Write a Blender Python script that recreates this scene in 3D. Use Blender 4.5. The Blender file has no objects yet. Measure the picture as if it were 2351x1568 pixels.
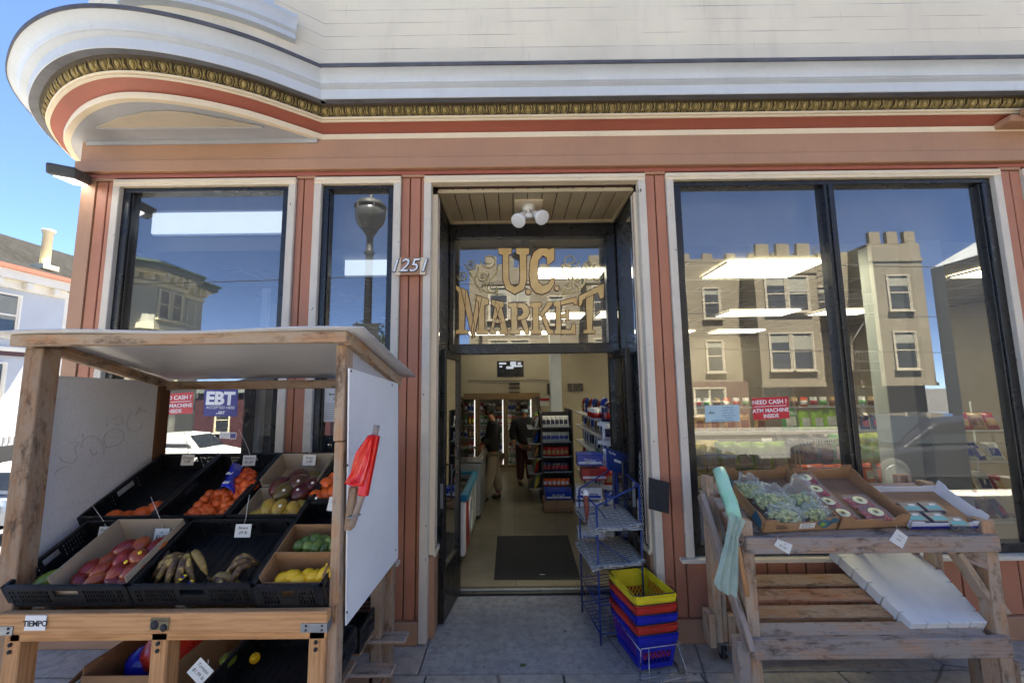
import bpy, bmesh, math, random
from mathutils import Vector, Matrix, Euler
random.seed(7)
S = bpy.context.scene
COL = S.collection
R = math.radians

# ---------------------------------------------------------------- camera
W, H = 2351., 1568.                 # the pixel grid the measurements were read in
F, PITCH, ROLL, YAW = 960., R(6.6), R(0.62), R(0.15)
CZ = 1.9
def vec(px, py):
    a = (px - W/2)/F; b = -(py - H/2)/F
    c, s = math.cos(ROLL), math.sin(ROLL)
    ar = a*c + b*s; br = -a*s + b*c
    x, y, z = ar, math.cos(PITCH) - br*math.sin(PITCH), math.sin(PITCH) + br*math.cos(PITCH)
    cy, sy = math.cos(YAW), math.sin(YAW)
    return Vector((x*cy - y*sy, x*sy + y*cy, z))
def atY(px, py, Y): v = vec(px, py); return Vector((0, 0, CZ)) + v*(Y/v.y)
def atZ(px, py, Z): v = vec(px, py); return Vector((0, 0, CZ)) + v*((Z - CZ)/v.z)
def atX(px, py, X): v = vec(px, py); return Vector((0, 0, CZ)) + v*(X/v.x)
cam = bpy.data.cameras.new('camera'); co = bpy.data.objects.new('camera', cam); COL.objects.link(co)
cam.sensor_fit = 'HORIZONTAL'; cam.sensor_width = 36; cam.lens = F/W*36
cam.clip_start = .05; cam.clip_end = 600
fw = vec(W/2, H/2).normalized(); rt = (vec(W/2 + 100, H/2) - vec(W/2, H/2)).normalized(); up = rt.cross(fw)
co.matrix_world = Matrix(((rt.x, up.x, -fw.x, 0), (rt.y, up.y, -fw.y, 0), (rt.z, up.z, -fw.z, CZ), (0, 0, 0, 1)))
S.camera = co

# ---------------------------------------------------------------- sky, sun, exposure
SUN_EL, SUN_DIR = R(67), Vector((.2, .98, 0)).normalized()      # the sun stands behind the shop, to the right
wd = bpy.data.worlds.new('World'); S.world = wd; wd.use_nodes = True
nt = wd.node_tree; sky = nt.nodes.new('ShaderNodeTexSky'); sky.sky_type = 'NISHITA'; sky.sun_disc = False
sky.sun_elevation = SUN_EL; sky.sun_rotation = math.atan2(SUN_DIR.x, SUN_DIR.y)
sky.altitude = 50; sky.air_density = .33; sky.dust_density = .0; sky.ozone_density = 3.0
bg = nt.nodes['Background']; nt.links.new(sky.outputs[0], bg.inputs[0]); bg.inputs[1].default_value = .05
sl = bpy.data.lights.new('sun', 'SUN'); sl.energy = 5.0; sl.angle = R(.5); sl.color = (1, .93, .8)
so = bpy.data.objects.new('sun', sl); COL.objects.link(so)
so.rotation_euler = Vector((SUN_DIR.x*math.cos(SUN_EL), SUN_DIR.y*math.cos(SUN_EL), math.sin(SUN_EL))).to_track_quat('Z', 'Y').to_euler()
S.view_settings.view_transform = 'Standard'; S.view_settings.look = 'None'
S.view_settings.gamma = 1; S.view_settings.exposure = 3.66
S.cycles.max_bounces = 8; S.cycles.transparent_max_bounces = 16; S.cycles.glossy_bounces = 4
S.cycles.caustics_reflective = False; S.cycles.caustics_refractive = False

# ---------------------------------------------------------------- materials
M = {}
def srgb(r, g, b):
    return tuple(((c/255)/12.92 if c/255 <= .04045 else ((c/255 + .055)/1.055)**2.4) for c in (r, g, b)) + (1,)
class N:
    """small node-graph writer"""
    def __init__(s, name):
        s.m = bpy.data.materials.new(name); s.m.use_nodes = True; s.t = s.m.node_tree
        s.b = s.t.nodes['Principled BSDF']; s.out = s.t.nodes['Material Output']
    def n(s, typ, ins=None, **kw):
        q = s.t.nodes.new('ShaderNode' + typ)
        for k, v in kw.items(): setattr(q, k, v)
        for k, v in (ins or {}).items():
            if hasattr(v, 'links') or isinstance(v, bpy.types.NodeSocket): s.t.links.new(v, q.inputs[k])
            else: q.inputs[k].default_value = v
        return q
    def co(s, kind='Object', scale=(1, 1, 1), loc=(0, 0, 0)):
        tc = s.n('TexCoord'); mp = s.n('Mapping', {'Vector': tc.outputs[kind], 'Scale': scale, 'Location': loc}); return mp.outputs[0]
    def noise(s, v, scale, detail=3, rough=.6, dist=0):
        return s.n('TexNoise', {'Vector': v, 'Scale': scale, 'Detail': detail, 'Roughness': rough, 'Distortion': dist}).outputs[0]
    def ramp(s, f, stops):
        q = s.n('ValToRGB', {0: f}); el = q.color_ramp.elements
        while len(el) < len(stops): el.new(.5)
        for e, (p, c) in zip(el, stops): e.position = p; e.color = c if len(c) == 4 else tuple(c) + (1,)
        return q.outputs[0]
    def mix(s, f, a, b, mode='MIX'):
        q = s.n('Mix', data_type='RGBA', blend_type=mode)
        for i, v in ((0, f), (6, a), (7, b)):
            if isinstance(v, bpy.types.NodeSocket): s.t.links.new(v, q.inputs[i])
            else: q.inputs[i].default_value = v
        return q.outputs[2]
    def math(s, op, a, b=0.):
        q = s.n('Math', operation=op)
        for i, v in ((0, a), (1, b)):
            if isinstance(v, bpy.types.NodeSocket): s.t.links.new(v, q.inputs[i])
            else: q.inputs[i].default_value = v
        return q.outputs[0]
    def bump(s, h, strength=.3, dist=.01):
        q = s.n('Bump', {'Height': h, 'Strength': strength, 'Distance': dist}); s.t.links.new(q.outputs[0], s.b.inputs['Normal'])
    def set(s, **kw):
        for k, v in kw.items():
            k = {'col': 'Base Color', 'rough': 'Roughness', 'metal': 'Metallic', 'spec': 'Specular IOR Level', 'trans': 'Transmission Weight',
                 'coat': 'Coat Weight', 'emit': 'Emission Color', 'es': 'Emission Strength', 'alpha': 'Alpha', 'sss': 'Subsurface Weight', 'ior': 'IOR'}[k]
            if isinstance(v, bpy.types.NodeSocket): s.t.links.new(v, s.b.inputs[k])
            else: s.b.inputs[k].default_value = v
        return s
def scal(c, k): return tuple(min(1, x*k) for x in c[:3]) + (1,)
def plain(name, c, rough=.5, var=.12, vs=6, metal=0, bump=0, bs=80, coat=0, spec=.5):
    """one colour with uneven tone and gloss, object space"""
    n = N(name); v = n.co()
    f = n.noise(v, vs, 4)
    n.set(col=n.ramp(f, [(.3, scal(c, 1 - var)), (.7, scal(c, 1 + var))]), metal=metal, coat=coat, spec=spec)
    n.set(rough=n.ramp(n.noise(v, vs*3, 3), [(.3, (max(0, rough - .1),)*3), (.7, (min(1, rough + .12),)*3)]))
    if bump: n.bump(n.noise(v, bs, 3), bump, .004)
    M[name] = n.m; return n.m
def paint(name, c, rough=.5, chip=None, chipamt=.66, dirt=.25):
    """old house paint: brush marks, grime, a few chips down to wood"""
    n = N(name); v = n.co()
    a = n.ramp(n.noise(v, 2.2, 5, .65), [(.3, scal(c, 1 - dirt*.5)), (.72, scal(c, 1.06))])
    streak = n.noise(n.co(scale=(14, 14, 1.2)), 2.5, 4, .7)
    a = n.mix(n.ramp(streak, [(.55, (0, 0, 0)), (.8, (dirt,)*3)]), a, scal(c, .45))
    h = n.noise(v, 60, 3)
    if chip:
        cf = n.ramp(n.noise(n.co(scale=(1, 1, .35)), 34, 5, .7), [(chipamt, (0, 0, 0)), (chipamt + .02, (1, 1, 1))])
        a = n.mix(cf, a, chip)
    n.set(col=a, rough=rough); n.bump(h, .12, .003)
    M[name] = n.m; return n.m
def wood(name, base, dark, grey=None, grain=1., knots=True, rough=.75):
    """board grain along UV u"""
    n = N(name); uv = n.co('UV')
    v = n.co('UV', scale=(1.2, 16, 1))
    f = n.noise(v, 2.6*grain, 5, .6, 1.2)
    rings = n.n('TexWave', {'Vector': n.co('UV', scale=(.35, 9, 1)), 'Scale': 1.6*grain, 'Distortion': 5., 'Detail': 3., 'Detail Scale': .8}, wave_type='BANDS', bands_direction='Y').outputs[1]
    a = n.mix(n.math('MULTIPLY', rings, .5), n.ramp(f, [(.28, dark), (.62, base)]), scal(base, 1.12))
    if grey:
        a = n.mix(n.ramp(n.noise(n.co('UV', scale=(1, 3, 1)), 3.4, 5, .7), [(.36, (0, 0, 0)), (.54, (.85,)*3)]), a, grey)
        a = n.mix(n.ramp(n.noise(n.co('UV', scale=(1, 2.4, 1), loc=(3, 7, 0)), 4.2, 5, .75), [(.52, (0, 0, 0)), (.66, (.8,)*3)]), a, scal(dark, .3))
    if knots:
        vo = n.n('TexVoronoi', {'Vector': n.co('UV', scale=(1, 2.2, 1)), 'Scale': 2.1}).outputs[0]
        a = n.mix(n.ramp(vo, [(.03, (.85,)*3), (.1, (0, 0, 0))]), a, scal(dark, .35))
    n.set(col=a, rough=rough, spec=.25); n.bump(f, .25, .004)
    M[name] = n.m; return n.m
def emis(name, c, s):
    n = N(name); n.set(col=c, emit=c, es=s, rough=.5); M[name] = n.m; return n.m
def glass(name, ior=2.0, tint=(.93, .95, .95, 1), rough=0., dust_veil=.045):
    n = N(name); n.t.nodes.remove(n.b)
    fr = n.n('Fresnel', {'IOR': ior}); tr = n.n('BsdfTransparent', {'Color': tint})
    gl = n.n('BsdfGlossy', {'Roughness': rough, 'Color': (1, 1, 1, 1)})
    mx = n.n('MixShader', {0: fr.outputs[0], 1: tr.outputs[0], 2: gl.outputs[0]})
    df = n.n('BsdfDiffuse', {'Color': (.72, .74, .76, 1)}); v = n.co()      # pale veil: grime and wiping smears, also added to lighten the mirrored sky
    f = n.ramp(n.noise(n.co(scale=(1, 1, .6)), 1.4, 5, .65, .8), [(.3, (dust_veil*.5,)*3), (.75, (dust_veil*1.6,)*3)])
    m2 = n.n('MixShader', {0: f, 1: mx.outputs[0], 2: df.outputs[0]})
    n.t.links.new(m2.outputs[0], n.out.inputs[0]); M[name] = n.m; return n.m
def film(name, c=(.9, .93, .92, 1), op=.25, rough=.15):
    """thin clear plastic"""
    n = N(name); n.set(col=c, rough=rough, spec=.8)
    n.bump(n.noise(n.co(), 18, 3, .5), .5, .01)
    tr = n.n('BsdfTransparent', {'Color': (.97, .98, .97, 1)}); lw = n.n('LayerWeight', {'Blend': .35})
    f = n.math('MINIMUM', n.math('ADD', n.math('MULTIPLY', n.math('POWER', lw.outputs[1], 2.), .55), op), .9)
    mx = n.n('MixShader', {0: f, 1: tr.outputs[0], 2: n.b.outputs[0]})
    n.t.links.new(mx.outputs[0], n.out.inputs[0]); M[name] = n.m; return n.m

RED = srgb(176, 134, 104); CREAM = srgb(230, 214, 186)
paint('red_paint', RED, .55, dirt=.18)
paint('dark_red_paint', srgb(162, 92, 74), .5, dirt=.2); paint('pilaster_paint', srgb(180, 120, 92), .55, chip=srgb(120, 76, 60), chipamt=.7, dirt=.28)
paint('cream_paint', CREAM, .5, dirt=.16)
paint('worn_cream_paint', srgb(216, 206, 190), .55, chip=srgb(70, 52, 40), chipamt=.655, dirt=.3)
paint('white_paint', srgb(204, 211, 220), .45, dirt=.22)
paint('grey_paint', srgb(176, 178, 184), .5, dirt=.2)
paint('soffit_beige', srgb(196, 184, 166), .5, dirt=.2)
plain('black_metal', (.012, .012, .013, 1), .32, .3, 5)
plain('bronze_metal', (.02, .018, .016, 1), .35, .3, 5)
plain('groove', (.05, .022, .016, 1), .9)
plain('drip_grey', srgb(104, 106, 114), .6, .2); plain('lead', srgb(84, 84, 92), .6, .3)
# gilded egg and dart, mottled, over a darker ground
n = N('gilt'); v = n.co(); f = n.noise(v, 30, 4, .7)
n.set(col=n.ramp(f, [(.3, srgb(104, 88, 50)), (.62, srgb(172, 150, 92))]), metal=.25, rough=.5); n.bump(n.noise(v, 90, 3), .4, .004); M['gilt'] = n.m
plain('gilt_ground', srgb(62, 50, 32), .6, .3, 30)
# clapboard of the upper storey: thin uneven dark seams between flush boards
n = N('siding'); v = n.co()
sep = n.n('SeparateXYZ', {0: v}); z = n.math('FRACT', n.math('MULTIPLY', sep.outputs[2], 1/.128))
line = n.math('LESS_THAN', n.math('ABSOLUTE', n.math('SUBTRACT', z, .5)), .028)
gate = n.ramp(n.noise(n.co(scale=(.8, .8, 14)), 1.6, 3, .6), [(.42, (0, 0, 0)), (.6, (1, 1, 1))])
row = n.math('FLOOR', n.math('MULTIPLY', sep.outputs[2], 1/.128))
butt = n.math('FRACT', n.math('ADD', n.math('MULTIPLY', sep.outputs[0], .31), n.math('MULTIPLY', row, .377)))
bl = n.math('MULTIPLY', n.math('LESS_THAN', butt, .0008), .35)
c0 = srgb(240, 228, 202)
base = n.ramp(n.noise(v, .9, 4, .6), [(.3, scal(c0, .88)), (.7, scal(c0, 1.05))])
base = n.mix(n.ramp(n.noise(n.co(scale=(2.5, 2.5, .5)), 1.3, 4, .7), [(.52, (0, 0, 0)), (.75, (.22,)*3)]), base, srgb(165, 152, 142))
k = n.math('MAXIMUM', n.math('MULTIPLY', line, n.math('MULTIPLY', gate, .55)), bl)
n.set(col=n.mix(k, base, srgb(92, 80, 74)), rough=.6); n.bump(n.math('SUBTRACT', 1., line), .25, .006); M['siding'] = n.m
n = N('beadboard'); v = n.co()
n.set(col=n.ramp(n.noise(v, 3, 4), [(.3, srgb(172, 156, 126)), (.7, srgb(188, 172, 142))]), rough=.55); M['beadboard'] = n.m
# concrete
def concrete(name, c, sc=1., crack=True):
    n = N(name); v = n.co()
    a = n.ramp(n.noise(v, 1.3*sc, 6, .72), [(.28, scal(c, .62)), (.7, scal(c, 1.18))])
    a = n.mix(n.ramp(n.noise(v, 13*sc, 5, .75), [(.44, (0, 0, 0)), (.64, (.7,)*3)]), a, scal(c, .4))
    a = n.mix(n.ramp(n.noise(v, 180, 2), [(.35, (0, 0, 0)), (.75, (.25,)*3)]), a, scal(c, 1.7))
    vo = n.n('TexVoronoi', {'Vector': v, 'Scale': 5.5, 'Randomness': 1.}).outputs[0]
    a = n.mix(n.ramp(vo, [(.06, (.9,)*3), (.09, (0, 0, 0))]), a, scal(c, .22))       # gum spots
    if crack:
        vd = n.mix(.06, v, n.n('TexNoise', {'Vector': v, 'Scale': 3.}).outputs[1])
        vc = n.n('TexVoronoi', {'Vector': vd, 'Scale': .62}, feature='DISTANCE_TO_EDGE').outputs[0]
        a = n.mix(n.ramp(vc, [(.0025, (.85,)*3), (.006, (0, 0, 0))]), a, scal(c, .2))
    n.set(col=a, rough=n.ramp(n.noise(v, 5, 4), [(.3, (.5,)*3), (.7, (.85,)*3)])); n.bump(n.noise(v, 120, 4, .7), .35, .004)
    M[name] = n.m
concrete('sidewalk', srgb(176, 170, 160)); concrete('entry_concrete', srgb(160, 160, 160), 1.2, False); concrete('kerb', srgb(150, 148, 142))
n = N('asphalt'); v = n.co(); n.set(col=n.ramp(n.noise(v, 2, 6, .7), [(.3, (.05, .048, .045, 1)), (.7, (.078, .075, .069, 1))]), rough=.85); n.bump(n.noise(v, 150, 2), .5, .005); M['asphalt'] = n.m
n = N('lino'); v = n.co()
a = n.ramp(n.noise(v, 1.1, 6, .7), [(.3, srgb(96, 90, 76)), (.7, srgb(134, 126, 106))])
a = n.mix(n.ramp(n.noise(n.co(scale=(1, 3, 1)), 6, 5, .75), [(.56, (0, 0, 0)), (.72, (.7,)*3)]), a, srgb(60, 52, 44))
tile = n.n('TexBrick', {'Vector': v, 'Color1': (1, 1, 1, 1), 'Color2': (.93, .93, .93, 1), 'Mortar': (.55, .52, .5, 1), 'Scale': 1., 'Mortar Size': .006, 'Brick Width': .6, 'Row Height': .6}, offset=0.)
n.set(col=n.mix(1., a, tile.outputs[0], 'MULTIPLY'), rough=.35); M['lino'] = n.m
plain('mat_rubber', (.016, .017, .02, 1), .8, .25, 20, bump=.5, bs=200)
# woods
wood('pale_wood', srgb(209, 160, 113), srgb(168, 118, 76))
wood('brown_wood', srgb(156, 118, 86), srgb(109, 75, 54), grey=srgb(156, 138, 120))
wood('dark_wood', srgb(98, 66, 44), srgb(70, 46, 30))
wood('weathered_wood', srgb(182, 150, 126), srgb(126, 98, 80), grey=srgb(156, 148, 142))
wood('tan_wood', srgb(189, 148, 112), srgb(142, 106, 77), grey=srgb(178, 161, 142))
wood('red_brown_wood', srgb(171, 118, 86), srgb(124, 81, 59), grey=srgb(156, 129, 112))
# boards, card, plastics
plain('white_panel', srgb(244, 246, 250), .45, .05, 2)
n = N('scuffed_panel'); v = n.co(); c = srgb(232, 232, 236)
a = n.ramp(n.noise(v, 1.4, 5, .6), [(.3, scal(c, .86)), (.7, scal(c, 1.04))]); a = n.mix(n.ramp(n.noise(v, 55, 4, .7), [(.5, (0, 0, 0)), (.8, (.3,)*3)]), a, srgb(130, 128, 124))
n.set(col=a, rough=.6); n.bump(n.noise(v, 70, 2), .3, .003); M['scuffed_panel'] = n.m
plain('roof_underside', srgb(196, 196, 200), .4, .07, 1.5)
plain('black_plastic', (.012, .013, .015, 1), .38, .25, 9, bump=.15, bs=40)
plain('cardboard', srgb(158, 122, 88), .85, .1, 7, bump=.1, bs=90)
plain('card_inside', srgb(134, 104, 80), .85, .1, 5)
plain('grey_card', srgb(164, 150, 132), .85, .08, 6)
plain('white_card', srgb(205, 210, 222), .7, .05, 9)
plain('card_blue', srgb(56, 98, 120), .8, .2, 20); plain('card_green', srgb(122, 152, 60), .8, .15, 20)
plain('paper', srgb(222, 222, 218), .8, .04, 20); plain('ink', (.03, .03, .035, 1), .8); plain('grey_ink', srgb(120, 120, 124), .8); plain('faint_ink', srgb(196, 196, 200), .8)
plain('galvanised', srgb(150, 156, 162), .42, .15, 30, metal=.7)
plain('foam', srgb(226, 228, 230), .75, .04, 14, bump=.35, bs=160)
for k, c, r in (('yellow', (232, 212, 40), .42), ('red', (186, 50, 36), .45), ('blue', (28, 34, 168), .45)):
    plain(k + '_plastic', srgb(*c), r, .14, 7, bump=.08, bs=60)
plain('rack_blue', srgb(26, 54, 126), .4, .1); plain('sign_blue', srgb(20, 24, 128), .35, .04)
plain('sign_red', srgb(196, 34, 50), .4, .05); plain('sign_white', srgb(235, 236, 238), .45, .02)
plain('steel_wire', srgb(176, 174, 170), .3, .1, metal=.9); plain('black_wire', (.015, .015, .015, 1), .4)
plain('chrome', srgb(200, 202, 205), .18, .05, metal=1)
plain('string', srgb(208, 208, 204), .7, .05)
n = N('red_bag'); n.set(col=srgb(226, 30, 24), rough=.22, sss=.15); n.bump(n.noise(n.co(scale=(1, 1, .25)), 30, 3), .5, .01); M['red_bag'] = n.m
n = N('green_bag'); v = n.co(); n.set(col=n.ramp(n.noise(v, 6, 4), [(.3, srgb(150, 212, 178)), (.7, srgb(182, 230, 202))]), rough=.3, sss=.1); n.bump(n.noise(v, 24, 4), .6, .012); M['green_bag'] = n.m
n = N('green_film'); n.set(col=srgb(176, 204, 192), rough=.3); n.bump(n.noise(n.co(), 20, 4), .9, .02)
tr = n.n('BsdfTransparent', {'Color': (.86, .95, .9, 1)}); mx = n.n('MixShader', {0: .68, 1: tr.outputs[0], 2: n.b.outputs[0]}); n.t.links.new(mx.outputs[0], n.out.inputs[0]); M['green_film'] = n.m
film('clear_film', op=.10); film('clear_box', op=.02, rough=.08)
# fruit skins
def fruit(name, c1, c2, scale=9, rough=.42, bump=.25, bs=120, c3=None):
    n = N(name); v = n.co(); oi = n.n('ObjectInfo').outputs['Random']
    vv = n.n('VectorMath', {0: v, 1: n.n('CombineXYZ', {0: oi, 1: n.math('MULTIPLY', oi, 7.)}).outputs[0]}, operation='ADD').outputs[0]
    st = [(.36, c1), (.55, c2)] + ([(.68, c3)] if c3 else [])
    a = n.ramp(n.noise(vv, scale, 3, .5), st)
    sp = n.n('TexVoronoi', {'Vector': vv, 'Scale': 160.}).outputs[0]
    a = n.mix(n.ramp(sp, [(.12, (.5,)*3), (.3, (0, 0, 0))]), a, scal(c1, .5))
    if c3: a = n.mix(n.math('MULTIPLY', n.math('GREATER_THAN', oi, .66), .55), a, n.mix(n.noise(v, 16, 2), c3, c2))
    n.set(col=n.mix(n.math('MULTIPLY', n.math('FRACT', n.math('MULTIPLY', oi, 7.3)), .35), a, scal(c1, .75)), rough=rough, sss=0., coat=.15); n.bump(n.noise(v, bs, 2), bump, .002)
    M[name] = n.m
fruit('orange_skin', srgb(216, 86, 22), srgb(235, 106, 33), bs=260)
fruit('mango_red', srgb(112, 20, 22), srgb(150, 40, 30), 14, .3, .05, c3=srgb(196, 122, 58))
fruit('mango_dark', srgb(73, 26, 37), srgb(101, 46, 44), 10, .28, .05, c3=srgb(90, 92, 44))
fruit('mango_green', srgb(79, 88, 37), srgb(108, 101, 46), 10, .28, .05, c3=srgb(106, 48, 46))
fruit('mango_yellow', srgb(176, 139, 53), srgb(202, 165, 73), 10, .35, .05, c3=srgb(154, 145, 59))
fruit('mango_leaf', srgb(95, 112, 33), srgb(119, 134, 44), 9, .3, .05)
fruit('lemon_skin', srgb(235, 183, 18), srgb(250, 205, 37), 9, .4, .2, 200)
fruit('lime_skin', srgb(58, 84, 34), srgb(112, 140, 60), 16, .35, .15, 160, c3=srgb(150, 168, 84))
fruit('banana_skin', srgb(62, 42, 30), srgb(128, 98, 56), 26, .55, .1, c3=srgb(226, 200, 108))
plain('stem', srgb(70, 54, 30), .8); plain('sticker_white', srgb(236, 234, 232), .5); plain('sticker_yellow', srgb(240, 208, 40), .5)
fruit('cherry', srgb(123, 13, 29), srgb(185, 29, 44), 40, .2, .02); plain('blueberry', srgb(42, 40, 68), .5, .3, 60)
fruit('sprout', srgb(145, 156, 81), srgb(200, 202, 130), 60, .5, .3, c3=srgb(235, 233, 187))

plain('dark_paving', (.095, .09, .08, 1), .85, .3, 2)

# ---------------------------------------------------------------- mesh builder
ORG = {}
class MB:
    def __init__(s): s.v = []; s.f = []; s.uv = []; s.mi = []; s.sm = []; s.mats = []
    def m(s, name):
        mt = M[name]
        if mt not in s.mats: s.mats.append(mt)
        return s.mats.index(mt)
    def add(s, vs, fs, mat, smooth=False, uvs=None):
        k = len(s.v); s.v += [Vector(q) for q in vs]; mi = s.m(mat)
        for i, f in enumerate(fs):
            s.f.append([k + j for j in f]); s.mi.append(mi); s.sm.append(smooth)
            s.uv.append(uvs[i] if uvs else [(0, 0)]*len(f))
    def box(s, c, size, mat, rot=None, taper=None):
        """centre, size, optional 3x3 rotation"""
        c = Vector(c); h = Vector(size)/2; rot = rot or Matrix.Identity(3)
        vs = []
        for dz in (-1, 1):
            for dx, dy in ((-1, -1), (1, -1), (1, 1), (-1, 1)):
                k = (taper if taper and dz < 0 else 1)
                vs.append(Vector((dx*h.x*k, dy*h.y*k, dz*h.z)))
        fs = [(0, 3, 2, 1), (4, 5, 6, 7), (0, 1, 5, 4), (1, 2, 6, 5), (2, 3, 7, 6), (3, 0, 4, 7)]
        ax = [(0, 1), (0, 1), (0, 2), (1, 2), (0, 2), (1, 2)]; L = max(range(3), key=lambda i: size[i])
        o1, o2 = random.uniform(0, 50), random.uniform(0, 50); uvs = []
        for f, (a, b) in zip(fs, ax):
            if b == L: a, b = b, a
            o2 += 1.7
            uvs.append([(vs[j][a] + o1, vs[j][b] + o2) for j in f])
        s.add([c + rot @ q for q in vs], fs, mat, uvs=uvs)
    def b2(s, lo, hi, mat):
        lo, hi = Vector(lo), Vector(hi)
        a = Vector([min(p, q) for p, q in zip(lo, hi)]); b = Vector([max(p, q) for p, q in zip(lo, hi)])
        s.box((a + b)/2, b - a, mat)
    def bar(s, p0, p1, w, h, mat, up=(0, 0, 1)):
        """a board from p0 to p1, w across, h along up"""
        p0, p1 = Vector(p0), Vector(p1); x = (p1 - p0); L = x.length; x.normalize(); u = Vector(up)
        if abs(x.dot(u)) > .95: u = Vector((0, 1, 0))
        y = u.cross(x).normalized(); z = x.cross(y)
        s.box((p0 + p1)/2, (L, w, h), mat, Matrix((x, y, z)).transposed())
    def tube(s, pts, r, mat, n=6, closed=False, smooth=True, r2=None):
        pts = [Vector(p) for p in pts]; m = len(pts); vs = []; u = None
        for i, p in enumerate(pts):
            a = pts[(i - 1) % m] if (closed or i) else p; b = pts[(i + 1) % m] if (closed or i < m - 1) else p
            t = (b - a).normalized()
            if u is None: u = t.orthogonal().normalized()
            u = (u - t*u.dot(t))
            u = u.normalized() if u.length > 1e-6 else t.orthogonal().normalized()
            w = t.cross(u); rr = r if r2 is None else r + (r2 - r)*i/(m - 1)
            if isinstance(r, (list, tuple)): rr = r[i]
            for k in range(n): vs.append(p + (u*math.cos(2*math.pi*k/n) + w*math.sin(2*math.pi*k/n))*rr)
        fs = []
        for i in range(m if closed else m - 1):
            for k in range(n):
                fs.append((i*n + k, i*n + (k + 1) % n, ((i + 1) % m)*n + (k + 1) % n, ((i + 1) % m)*n + k))
        if not closed: fs.append(tuple(range(n))[::-1]); fs.append(tuple((m - 1)*n + k for k in range(n)))
        s.add(vs, fs, mat, smooth)
    def lathe(s, prof, o, mat, axis=(0, 0, 1), n=16, smooth=True, sx=1, sy=1):
        """profile of (radius, height) round an axis"""
        o = Vector(o); ax = Vector(axis).normalized(); u = ax.orthogonal().normalized() if abs(ax.z) < .999 else Vector((1, 0, 0)); w = ax.cross(u)
        vs = []
        for r, h in prof:
            for k in range(n): vs.append(o + ax*h + u*(r*sx*math.cos(2*math.pi*k/n)) + w*(r*sy*math.sin(2*math.pi*k/n)))
        fs = [(i*n + k, i*n + (k + 1) % n, (i + 1)*n + (k + 1) % n, (i + 1)*n + k) for i in range(len(prof) - 1) for k in range(n)]
        fs.append(tuple(range(n))[::-1]); fs.append(tuple((len(prof) - 1)*n + k for k in range(n)))
        s.add(vs, fs, mat, smooth)
    def ell(s, c, r, mat, rot=None, n=12, m=8, dent=0):
        c = Vector(c); rot = rot or Matrix.Identity(3); vs = [c + rot @ Vector((0, 0, -r[2]))]
        for i in range(1, m):
            a = math.pi*i/m - math.pi/2
            for k in range(n):
                t = 2*math.pi*k/n; d = 1 + (random.uniform(-dent, dent) if dent else 0)
                vs.append(c + rot @ Vector((r[0]*math.cos(a)*math.cos(t)*d, r[1]*math.cos(a)*math.sin(t)*d, r[2]*math.sin(a))))
        vs.append(c + rot @ Vector((0, 0, r[2])))
        fs = [(0, 1 + (k + 1) % n, 1 + k) for k in range(n)]
        for i in range(m - 2):
            for k in range(n): fs.append((1 + i*n + k, 1 + i*n + (k + 1) % n, 1 + (i + 1)*n + (k + 1) % n, 1 + (i + 1)*n + k))
        l = len(vs) - 1; b = 1 + (m - 2)*n
        fs += [(l, b + k, b + (k + 1) % n) for k in range(n)]
        s.add(vs, fs, mat, True)
    def slab(s, pts, t, mat, smooth=False):
        """polygon given in 3-D (counter-clockwise seen from its front), thickened backwards by t"""
        pts = [Vector(p) for p in pts]; nn = Vector((0, 0, 0))
        for i in range(len(pts)): nn += (pts[i] - pts[0]).cross(pts[(i + 1) % len(pts)] - pts[0])
        nn.normalize(); k = len(pts); vs = pts + [p - nn*t for p in pts]
        e = (pts[1] - pts[0]).normalized(); g = nn.cross(e)
        fs = [tuple(range(k)), tuple(range(2*k - 1, k - 1, -1))] + [(i, k + i, k + (i + 1) % k, (i + 1) % k) for i in range(k)]
        uvs = [[((vs[j] - pts[0]).dot(e), (vs[j] - pts[0]).dot(g)) for j in f] for f in fs]
        s.add(vs, fs, mat, smooth, uvs)
    def grid(s, fn, nu, nv, mat, smooth=True):
        vs = [fn(i/nu, j/nv) for j in range(nv + 1) for i in range(nu + 1)]
        fs = [(j*(nu + 1) + i, j*(nu + 1) + i + 1, (j + 1)*(nu + 1) + i + 1, (j + 1)*(nu + 1) + i) for j in range(nv) for i in range(nu)]
        s.add(vs, fs, mat, smooth)
    def text(s, body, o, xd, yd, size, mat, t=.001, align='CENTER', shear=0, bold=0, space=1.):
        me = font_mesh(body, shear, bold, space)
        xd, yd = Vector(xd).normalized(), Vector(yd).normalized(); nn = xd.cross(yd); o = Vector(o)
        xs = [q[0] for q in me[0]] or [0]; dx = {'CENTER': -(min(xs) + max(xs))/2, 'LEFT': -min(xs), 'RIGHT': -max(xs)}[align]
        s.add([o + xd*((q[0] + dx)*size) + yd*(q[1]*size) + nn*(q[2]*t) for q in me[0]], me[1], mat)
    def build(s, name, parent=None, bevel=0, seg=1, label=None, cat=None, group=None, kind=None, o=None, solid=0, subsurf=0):
        me = bpy.data.meshes.new(name); org = Vector(o) if o is not None else (ORG.get(parent.name, Vector((0, 0, 0))) if parent else Vector((0, 0, 0)))
        me.from_pydata([q - org for q in s.v], [], s.f)
        for mt in s.mats: me.materials.append(mt)
        me.polygons.foreach_set('material_index', s.mi); me.polygons.foreach_set('use_smooth', s.sm)
        ul = me.uv_layers.new(name='UVMap'); fl = [c for f in s.uv for p in f for c in p]
        ul.data.foreach_set('uv', fl); me.update()
        ob = bpy.data.objects.new(name, me); COL.objects.link(ob)
        if parent is not None: ob.parent = parent
        else: ob.location = org
        ORG[ob.name] = org
        if bevel:
            b = ob.modifiers.new('bevel', 'BEVEL'); b.width = bevel; b.segments = seg; b.limit_method = 'ANGLE'; b.angle_limit = R(35); b.use_clamp_overlap = True
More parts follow.
